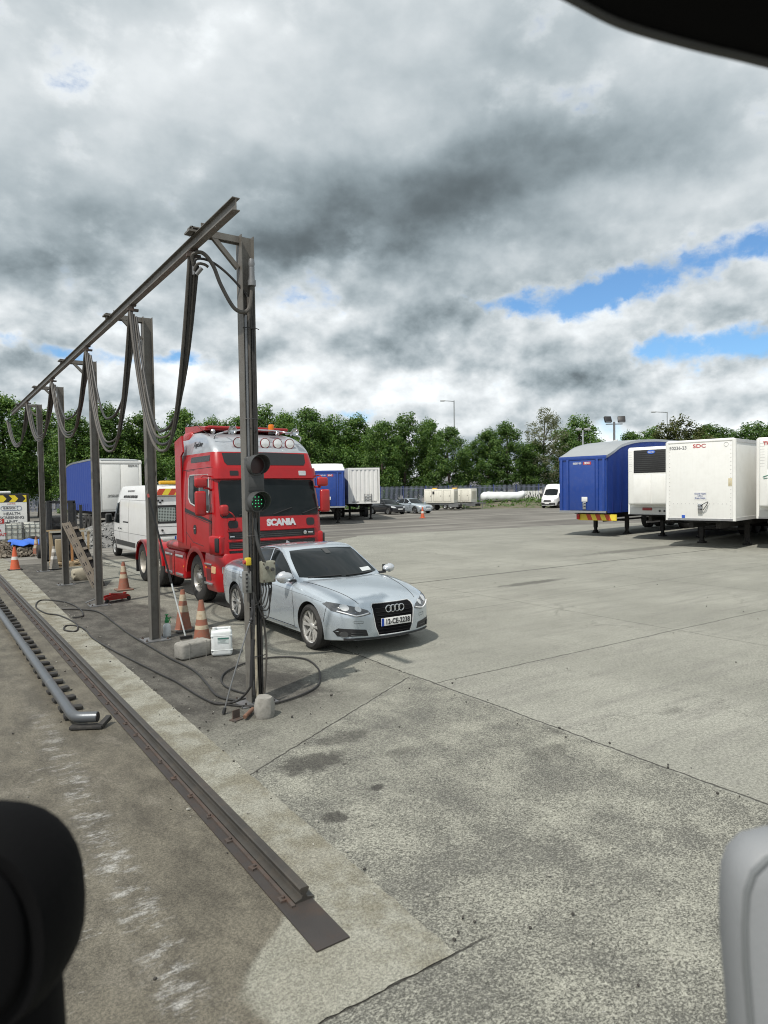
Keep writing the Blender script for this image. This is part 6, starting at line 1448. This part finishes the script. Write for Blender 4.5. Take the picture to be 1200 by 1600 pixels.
# ------------------------------------------------------------------ far side: generators, load, fence, lamps, buildings
cream = mat('generator_cream', (.74, .72, .63), .45, 0, .06, 2, coat=.2, dirt=(.38, .34, .26), dirtamt=.2, streak=.25)
def generator(label, loc, rz):
    t = thing('generator_trailer', label, 'generator', loc, rz, 'cream generators on trailers')
    b = MB(); b.box((0, 0, 1.55), (3.4, 1.45, 1.5), bev=.05, seg=2); body = b.build('canopy', cream, t)
    for x, w_ in ((-1.2, .75), (-.1, .95), (.95, .8)):
        for s in (-1, 1):
            b = MB(); b.box((x, s * .735, 1.55), (w_, .02, 1.2), bev=.008); d_ = b.build('door', cream, t)
            b = MB(); b.box((x + w_ * .36, s * .752, 1.55), (.06, .02, .1)); b.build('door_latch', blk, d_, 0)
            b = MB(); b.tube([(x - w_ / 2, s * .747, .95), (x + w_ / 2, s * .747, .95), (x + w_ / 2, s * .747, 2.15), (x - w_ / 2, s * .747, 2.15), (x - w_ / 2, s * .747, .95)], .008, 4); b.build('door_gap', dk_grey, d_)
    b = MB(); b.box((1.71, 0, 1.6), (.03, 1.0, .9)); lv = b.build('louvre_panel', mat('louvre_cream', (.50, .47, .38), .6), t, 0)
    for k in range(9): b = MB(); b.box((1.735, 0, 1.2 + .1 * k), (.02, .95, .03)); b.build('louvre', cream, lv, 0)
    b = MB(); b.box((-.6, -.75, 1.9), (.22, .02, .3)); b.build('control_panel', blk, t, 0)
    b = MB(); b.box((-.7, 0, 2.36), (.5, .4, .12), bev=.04); b.build('exhaust_cover', mat('lightbar_amber', (.72, .42, .03), .4), t)
    b = MB(); b.cyl((-.4, .1, 2.3), (-.4, .1, 2.7), .035); b.build('exhaust_pipe', rust, t)
    b = MB(); b.box((.2, 0, .7), (4.2, 1.2, .16)); b.box((2.6, 0, .7), (1.0, .1, .1)); b.cyl((2.7, 0, .1), (2.7, 0, .8), .04); b.build('trailer_frame', steel_pale, t)
    b = MB(); b.box((1.6, -.62, .52), (1.1, .06, .32)); b.box((1.6, .62, .52), (1.1, .06, .32)); b.build('mud_panel', steel_pale, t, 0)
    for x in (-1.5, -.75):
        for s in (-1, 1):
            b = MB(); b.lathe([(.18, -.09), (.3, -.1), (.34, -.06), (.34, .06), (.3, .1), (.18, .09), (.16, .03), (0, .03)] if s > 0 else [(0, -.03), (.16, -.03), (.18, -.09), (.3, -.1), (.34, -.06), (.34, .06), (.3, .1), (.18, .09)], (x, s * .78, .34), 'Y', 22, mis=([0] * 5 + [1, 1] if s > 0 else [1, 1] + [0] * 5)); b.build('wheel', [rubber, alu], t)
    return t
generator('cream generator on a twin axle trailer, left of two by the far fence', cw(6.2, 73.5), HEAD_AWAY + R(-24))
generator('cream generator on a trailer partly hidden behind another cream generator', cw(8.6, 76.0), HEAD_AWAY + R(-35))
b = MB(); rg = []; rr_ = random.Random(8)
for i in range(34):
    u = i / 33; X = 0 + 5.3 * u; rad = .62 * (1 - .25 * u) * min(1, (u + .02) * 9, (1.02 - u) * 12) ** .5 + .03; lift = .55 * max(0, u - .82) / .18
    rg.append([Vector((X, rad * 1.15 * math.cos(a) * (1 + .1 * noise.noise(Vector((X * 2.2, math.cos(a) * 1.5, math.sin(a) * 1.5)))), .62 + lift * .5 + rad * math.sin(a) * (1 + .16 * noise.noise(Vector((X * 2.6, math.sin(a) * 2, 3)))))) for a in [2 * PI * k / 20 for k in range(20)]])
b.rings(rg); o = b.build('wrapped_load', mat('white_sheeting', (.70, .72, .72), .5, 0, .05, 2, .4, 6), smooth=60); o.location = cw(11.6, 81.2, .65); o.rotation_euler = (0, 0, HEAD_AWAY)
tag(o, 'long white sheeted bundle lying on the bank before the fence', 'wrapped load')
def palisade():
    t = thing('palisade_fence', 'blue grey steel palisade fence running along the back of the yard', 'fence', cw(0, 84.0), HEAD_AWAY)
    fm = mat('fence_blue_grey', (.17, .19, .245), .5, .4, .15, 3); X = -62.
    while X < 64:
        b = MB()
        for z in (.65, 2.1): b.box((X + 1.4, .03, z + .3), (2.75, .04, .06))
        x = X + .12
        while x < X + 2.75:
            b.prism([(x - .035, .25), (x + .035, .25), (x + .035, 2.62), (x, 2.72), (x - .035, 2.62)], 'xz', -.015, .0); x += .155
        b.build('fence_panel', fm, t, 0, weld=False)
        b = MB(); b.box((X, .06, 1.38), (.10, .1, 2.75)); b.build('fence_post', mat('fence_post_blue', (.06, .08, .22), .5, .2), t, 0)
        X += 2.8
palisade()
# pale boards with dark gaps behind the wrapped load
t = thing('board_fence', 'short white board fence with dark marks left of the far white vans', 'fence', cw(17.2, 83.3, .3), HEAD_AWAY)
for k in range(12):
    b = MB(); b.box((.19 * k, 0, .85), (.15, .03, 1.5)); b.build('board', white_gel, t, 0)
for k in range(11): b = MB(); b.box((.19 * k + .08, -.02, .9 + .2 * math.sin(k * 2)), (.09, .02, .5 + .3 * math.cos(k * 3)), rot=Euler((0, .4 * math.sin(k), 0))); b.build('dark_mark', dk_grey, t, 0)
def lamp(name, label, X, Y, h, arm, cat='street lamp', two=False):
    t = thing(name, label, cat, cw(X, Y), HEAD_AWAY)
    pm_ = mat('lamp_pole', (.42, .44, .45), .45, .5, .1, 4)
    b = MB(); b.tube([(0, 0, 0), (0, 0, h * .5), (0, 0, h - .5)] + ([(0, 0, h - .15), (arm * .12, 0, h), (arm, 0, h + .1)] if not two else [(0, 0, h)]), lambda q: .11 - .06 * q, 8, smooth=4); b.build('pole', pm_, t)
    for s in ((1,) if not two else (-1, 1)):
        b = MB(); x = arm if not two else s * .35; b.box((x, 0, h + .08), (.75 if not two else .5, .3, .14), bev=.05); hd = b.build('lamp_head', mat('lamp_head_grey', (.36, .37, .37), .4), t)
        b = MB(); b.box((x, 0, h - .0), (.5 if not two else .35, .22, .03), bev=.01); b.build('lamp_glass', lampglass, hd)
    return t
lamp('street_lamp', 'tall grey street lamp with a left arm rising above the trees in the middle', 10.1, 96, 14.6, -1.6)
lamp('street_lamp', 'street lamp whose head shows above the trailers on the right', 41.8, 100, 13.0, -2.0)
lamp('street_lamp', 'short double headed lamp above the trees left of the floodlight mast', 16.9, 57.5, 7.1, 0, two=True)
t = thing('floodlight_mast', 'mast with two black floodlights and white cameras above the blue trailer', 'floodlight', cw(15.3, 45.0), HEAD_AWAY)
b = MB(); b.cyl((0, 0, 0), (0, 0, 6.6), .09, .07, 12); b.box((0, 0, 6.45), (1.1, .06, .06)); b.build('mast', steel_pale, t)
for x in (-.45, .45):
    b = MB(); b.box((x, -.1, 6.75), (.48, .16, .42), rot=Euler((R(-25), 0, R(10 if x < 0 else -10))), bev=.03); fl = b.build('floodlight', blk, t)
    b = MB(); b.box((x, -.19, 6.72), (.38, .02, .32), rot=Euler((R(-25), 0, R(10 if x < 0 else -10)))); b.build('floodlight_glass', mat('headlight_glass', (.11, .115, .12), .06), fl, 0)
for x, z in ((-.35, 4.75), (.4, 4.72), (0, 5.3)):
    b = MB(); b.box((x, -.15, z), (.16, .42, .15), rot=Euler((R(-12), 0, R(-30 if x < 0 else 30))), bev=.03); b.box((x * .5, -.03, z - .02), (abs(x) + .06, .05, .05)); b.build('security_camera', white_plastic, t)
b = MB(); b.box((0, -.1, 5.05), (.3, .15, .4), bev=.03); b.build('equipment_box', grey_trim, t)
def house(label, X, Y, w_, h, rh, wallm, rz):
    t = thing('house', label, 'house', cw(X, Y), HEAD_AWAY + rz)
    b = MB(); b.box((0, 0, h / 2), (w_, 8, h)); b.build('wall', wallm, t, 0)
    b = MB(); b.prism([(-4.4, h), (4.4, h), (0, h + rh)], 'yz', -w_ / 2 - .3, w_ / 2 + .3); rf = b.build('roof', mat('slate_roof', (.16, .165, .17), .7, 0, .15, 2, .3, 8), t, 0)
    b = MB(); b.box((w_ * .3, 0, h + rh), (.7, .7, 1.6)); b.build('chimney', conc_block, rf, 0)
    for k in range(max(1, int(w_ / 3.2))):
        x = -w_ / 2 + 1.5 + 3.1 * k; b = MB(); b.box((x, -4.01, h * .6), (1.2, .06, 1.2)); f = b.build('window', grey_trim, t, 0)
        b = MB(); b.box((x, -4.05, h * .6), (1.0, .03, 1.0)); b.build('pane', glass, f, 0)
wl = mat('render_wall', (.36, .34, .31), .85, 0, .1, 2)
house('low grey roofed house seen between the tree trunks, left of the white vans', 19.5, 112, 11, 2.7, 2.0, wl, 0)
house('pale walled house beyond the fence behind the white vans', 29.5, 118, 8, 3.2, 1.6, mat('pale_wall', (.5, .48, .44), .85, 0, .1, 2), R(8))
house('long grey roof glimpsed behind the trees above the generators', 10.5, 120, 14, 2.6, 1.8, wl, R(-4))

# ------------------------------------------------------------------ trees
def leaf_mat(name, c0, c1, c2):
    m = bpy.data.materials.new(name); m.use_nodes = True; t = NT(m.node_tree); t.n.clear()
    g = t.node('ShaderNodeNewGeometry'); r = g.outputs['Random Per Island']
    oi = t.node('ShaderNodeObjectInfo').outputs['Random']
    c = t.mix(t.step(r, .1, .75), c0, c1); c = t.mix(t.step(r, .78, 1.0), c, c2)
    f = t.add(.82, t.mul(oi, .36)); c = t.mix(1, c, t.comb(f, f, f), 'MULTIPLY')
    d = t.node('ShaderNodeBsdfPrincipled'); t.put(d.inputs['Base Color'], c); d.inputs['Roughness'].default_value = .55; d.inputs['Specular IOR Level'].default_value = .3
    tr = t.node('ShaderNodeBsdfTranslucent'); t.put(tr.inputs[0], t.mix(1, c, (1.25, 1.35, .6), 'MULTIPLY'))
    mx = t.node('ShaderNodeMixShader'); mx.inputs[0].default_value = .36; t.l.new(d.outputs[0], mx.inputs[1]); t.l.new(tr.outputs[0], mx.inputs[2])
    o = t.node('ShaderNodeOutputMaterial'); t.l.new(mx.outputs[0], o.inputs[0]); return m
leafA = leaf_mat('leaf_green', (.05, .11, .026), (.105, .185, .042), (.17, .25, .065))
leafB = leaf_mat('leaf_pale', (.10, .115, .06), (.17, .18, .11), (.22, .22, .15))
leafC = leaf_mat('leaf_bronze', (.055, .075, .024), (.11, .125, .04), (.15, .15, .055))
bark = mat('bark', (.085, .07, .055), .9, 0, .3, 5, .6, 14)
def make_tree(seed, lm, name, label, H=11., Rc=3.4, base=1.6, dens=1.0, leaf=.30, airy=False):
    r = random.Random(seed); t = thing(name, label, 'tree', (0, 0, 0))
    b = MB(); limbs = []
    trunk = [Vector((0, 0, 0)), Vector((r.uniform(-.15, .15), r.uniform(-.15, .15), H * .25)), Vector((r.uniform(-.3, .3), r.uniform(-.3, .3), H * .55)), Vector((r.uniform(-.4, .4), r.uniform(-.4, .4), H * .86))]
    b.tube(trunk, lambda q: .21 * (1 - q) ** .8 + .03, 8, smooth=4)
    lobes = []
    nl = 15
    for k in range(nl):
        f = k / (nl - 1); z = base + .8 + (H - base - 1.7) * f; env = Rc * (math.sin(PI * (.16 + .76 * f)) ** .75)
        a = k * 2.4 + r.uniform(-.5, .5); d = env * r.uniform(.35, .72) * (0.2 if k == nl - 1 else 1)
        c = Vector((d * math.cos(a), d * math.sin(a), z)); rad = (Rc * .42 + r.uniform(-.2, .35)) * (.8 if f > .85 else 1)
        lobes.append((c, rad)); st = trunk[1].lerp(trunk[3], max(0, f * .85 - .05))
        if k % 2 == 0 or airy: b.tube([st, st.lerp(c, .5) + Vector((0, 0, -.2)), c], lambda q: .075 * (1 - q) + .015, 6, smooth=3)
    b.build('trunk', bark, t, 60)
    b = MB(); bm = b.bm
    for c, rad in lobes:
        for q in range(int((25 if not airy else 14) * dens)):
            v = Vector((r.gauss(0, 1), r.gauss(0, 1), r.gauss(0, 1))).normalized(); cc = c + Vector((v.x * rad, v.y * rad, v.z * rad * .82)) * r.uniform(.5, .99)
            cr = r.uniform(.42, .72) * (1 if not airy else .8)
            for w_ in range(int(34 if not airy else 20)):
                o = Vector((r.gauss(0, 1), r.gauss(0, 1), r.gauss(0, .8))).normalized() * cr * r.random() ** .45; p = cc + o
                nrm = (o.normalized() * .55 + v * .4 + Vector((0, 0, .55)) + Vector((r.gauss(0, .5), r.gauss(0, .5), r.gauss(0, .5)))).normalized()
                x = nrm.orthogonal().normalized(); x = Matrix.Rotation(r.uniform(0, 6.28), 3, nrm) @ x; y = nrm.cross(x); s = leaf * r.uniform(.55, 1.1)
                f = [p - x * s * .5, p - y * s * .30 + x * s * .05 - nrm * s * .08, p + x * s * .6, p + y * s * .30 + x * s * .05 - nrm * s * .08]
                bm.faces.new([bm.verts.new(q_) for q_ in f])
    b.build('crown', lm, t, 0, weld=False, fix=False)
    return t
LB = 'broadleaf trees beyond the back fence'
proto = [make_tree(11, leafA, 'broadleaf_tree', 'dense dark green tree in the row beyond the fence', 11, 3.5, 1.2), make_tree(23, leafA, 'broadleaf_tree', 'dense dark green tree in the row beyond the fence', 11, 3.1, 1.5), make_tree(37, leafA, 'broadleaf_tree', 'dense dark green tree in the row beyond the fence', 11, 3.8, 1.0), make_tree(51, leafA, 'broadleaf_tree', 'dense dark green tree in the row beyond the fence', 11, 2.9, 2.4, .8)]
willow = make_tree(77, leafB, 'pale_tree', 'tall pale grey green tree standing left of the floodlight mast', 13, 4.0, 2.5, 1.9, .24, True)
bronze = make_tree(91, leafC, 'bronze_tree', 'broad brownish tree rising above the white refrigerated trailer', 9.5, 4.6, 1.5, 1.0, .32)
used = set()
def px_at(px, Y, top):
    X = (px - 600) / 1060 * Y; hz = 765 - (px - 600) * .0157; return X, 2.4 + (hz - top) * Y / 1060
def put(p, px, top, Y, H0, label=None, wide=1.0, rz=None, group=LB, sink=0):
    X, z = px_at(px, Y, top); s = z / H0; o = p if p not in used else dup(p)
    used.add(p); o.location = cw(X, Y, 0); o.rotation_euler = (0, 0, rz if rz is not None else (px * .7) % 6.28); o.scale = (s * wide, s * wide, s)
    if label: o['label'] = label
    if group: o['group'] = group
    return o
lf = 'dense leafy tree standing behind the wash posts and the site cabin'; lm_ = 'dense leafy tree in the row behind the white container and parked cars'; lr_ = 'smaller leafy tree showing above the trailers on the right'
lfb = 'leafy tree standing in the second row, further back than its neighbours'
for k, (px, top) in enumerate([(-45, 600), (8, 612), (62, 632), (118, 640), (172, 628), (228, 640), (285, 634), (335, 650)]): put(proto[(k * 3 + 1) % 3], px, top, 66 + (k % 3) * 3, 11.3, lf, 1.0)
for k, (px, top) in enumerate([(372, 648), (410, 633), (447, 641), (486, 634), (524, 650), (560, 646), (598, 654), (634, 646), (670, 652), (703, 664), (733, 692)]): put(proto[(k * 2) % 3], px, top, 90 + (k % 3) * 3, 11.3, lm_, 1.0)
for k, (px, top) in enumerate([(765, 668), (792, 656), (822, 692), (838, 684)]): put(proto[3 if k % 2 else 1], px, top, 92 + k, 11.3, 'leafy tree between the street lamp and the pale tree, behind the wrapped load', 1.05)
put(willow, 853, 636, 95, 13.3, None, .95, group=None)
for k, (px, top) in enumerate([(890, 672), (908, 650), (936, 684), (962, 690), (984, 672), (1018, 668), (1095, 668), (1112, 660), (1140, 676), (1172, 660), (1210, 656), (1250, 664), (1300, 655)]): put(proto[(k + 1) % 4], px, top, 98 + (k % 3) * 5, 11.3, lr_, 1.1 if k < 7 else 1.3)
put(bronze, 1062, 655, 92, 9.8, None, 1.0, group=None)
for k, px in enumerate([-80, -15, 35, 90, 145, 200, 255, 312, 352, 392, 430, 466, 505, 542, 580, 616]): put(proto[k % 3], px, 668 + (k % 4) * 5, 104 + (k % 2) * 5, 11.3, lfb, 1.3, group='second row of trees')
# low scrub along the fence and bank: too many stems to count
b = MB(); r = random.Random(6); bm = b.bm
for k in range(2600):
    X = r.uniform(-40, 48); Y = r.uniform(82.2, 83.6) if r.random() < .5 else r.uniform(77.5, 80.5)
    if Y < 81 and X < 9: continue
    z0 = .1 if Y < 79 else .6; h = r.uniform(.15, .8) * (1 if Y > 81 else .6); c = cw(X, Y, z0 if X > 9 else 0)
    for q in range(5):
        p = c + Vector((r.gauss(0, .15), r.gauss(0, .15), r.uniform(0, h))); n_ = Vector((r.gauss(0, 1), r.gauss(0, 1), .6)).normalized(); x = n_.orthogonal().normalized(); y = n_.cross(x); s = r.uniform(.08, .2)
        bm.faces.new([bm.verts.new(p + x * s), bm.verts.new(p + y * s * .5), bm.verts.new(p - x * s), bm.verts.new(p - y * s * .5)])
tag(b.build('fence_scrub', leafA, smooth=0, weld=False, fix=False), None, None, None, 'stuff')

# ------------------------------------------------------------------ the driver's cab the photograph was taken from
def cabpart(name, label, cat, rings, m, smooth=60):
    b = MB(); b.rings(rings); return tag(b.build(name, m, None, smooth), label, cat)
cab_black_shaded = mat('cab_black_shaded', (.003, .003, .0034), .85, 0, .15, 10, .1, 120, spec=.12); cab_grey = mat('cab_grey', (.24, .25, .26), .6, 0, .06, 6, .08, 160)  # black lowered further so its colour carries the shade inside the cab
# roof lining at the windscreen head: lower edge curves down to the right
edge_pts = [(a + .014, c + .006) for a, c in [(.05, .565), (.12, .522), (.182, .489), (.233, .463), (.298, .443), (.350, .430), (.41, .4155), (.52, .395), (.68, .375)]]
P_ = [Vector((a, c)) for a, c in edge_pts]; P_ = spline(P_, 6)
t = thing('cab_roof_lining', 'dark curved edge of the windscreen head at the upper right corner', 'vehicle roof')
b = MB(); b.rings([[cw(p.x, Y, 2.4 + p.y + dz) for Y, dz in ((.70, .0), (.706, .02), (.70, .14), (.35, .26), (.30, .20), (.45, .10), (.68, .003))] for p in P_]); b.build('lining', cab_black_shaded, t, 40)
b = MB(); b.tube([cw(p.x, .703, 2.4 + p.y - .002) for p in P_], .0045, 8); b.build('seal', mat('seal_grey', (.045, .045, .043), .6, 0, .1, 20), t)
# rounded black housing at lower left
def rounded(c, rx, rz, d, n=28, top=1.0):
    out = []
    for k in range(5):
        s = (.90, .985, 1, .985, .86)[k]; y = c[1] + d * (k / 4 - .5)
        out.append([cw(c[0] + rx * s * math.copysign(abs(math.cos(a)) ** .9, math.cos(a)), y, 2.4 + c[2] + rz * s * math.copysign(abs(math.sin(a)) ** .9, math.sin(a))) for a in [2 * PI * j / n for j in range(n)]])
    return out
t = thing('mirror_housing', 'black rounded mirror housing at the lower left corner', 'mirror')
b = MB(); b.rings(rounded((-.424, .70, -.438), .094, .110, .10)); b.build('housing', cab_black_shaded, t, 60)
b = MB(); b.rings(rounded((-.432, .645, -.434), .078, .09, .012)); b.build('inner_face', mat('cab_inner_shaded', (.0025, .0025, .003), .8, spec=.1), t, 60)  # cab shade is in this black too
b = MB(); b.tube([cw(-.425, .70, 2.4 - .46), cw(-.42, .70, 2.4 - .58), cw(-.415, .69, 2.4 - .78)], .068, 12, smooth=4); b.build('mount_arm', cab_black_shaded, t)
# pale grey moulded panel at lower right
t = thing('cab_moulding', 'smooth grey moulded panel at the lower right corner', 'vehicle panel')
out = [(x_ + .011, z_ - .016) for x_, z_ in [(.372, -.70), (.362, -.56), (.3555, -.48), (.3545, -.44), (.3565, -.405), (.363, -.385), (.378, -.370), (.405, -.364), (.47, -.358), (.60, -.36), (.66, -.38), (.66, -.70)]]
rg = []
for k, (ins, Y) in enumerate(((.008, .690), (.0, .700), (.0, .74), (.01, .752))):
    cx, cz = .5, -.55; rg.append([cw(x + (ins if x < cx else -ins), Y, 2.4 + z - (ins if z > cz else -ins)) for x, z in out])
b = MB(); b.rings(rg); b.build('panel', cab_grey, t, 50)
b = MB(); b.tube([cw(x + .004, .692, 2.4 + z - .004) for x, z in out[:9]], .0035, 8); b.build('panel_lip', mat('cab_lip', (.16, .17, .175), .5), t)
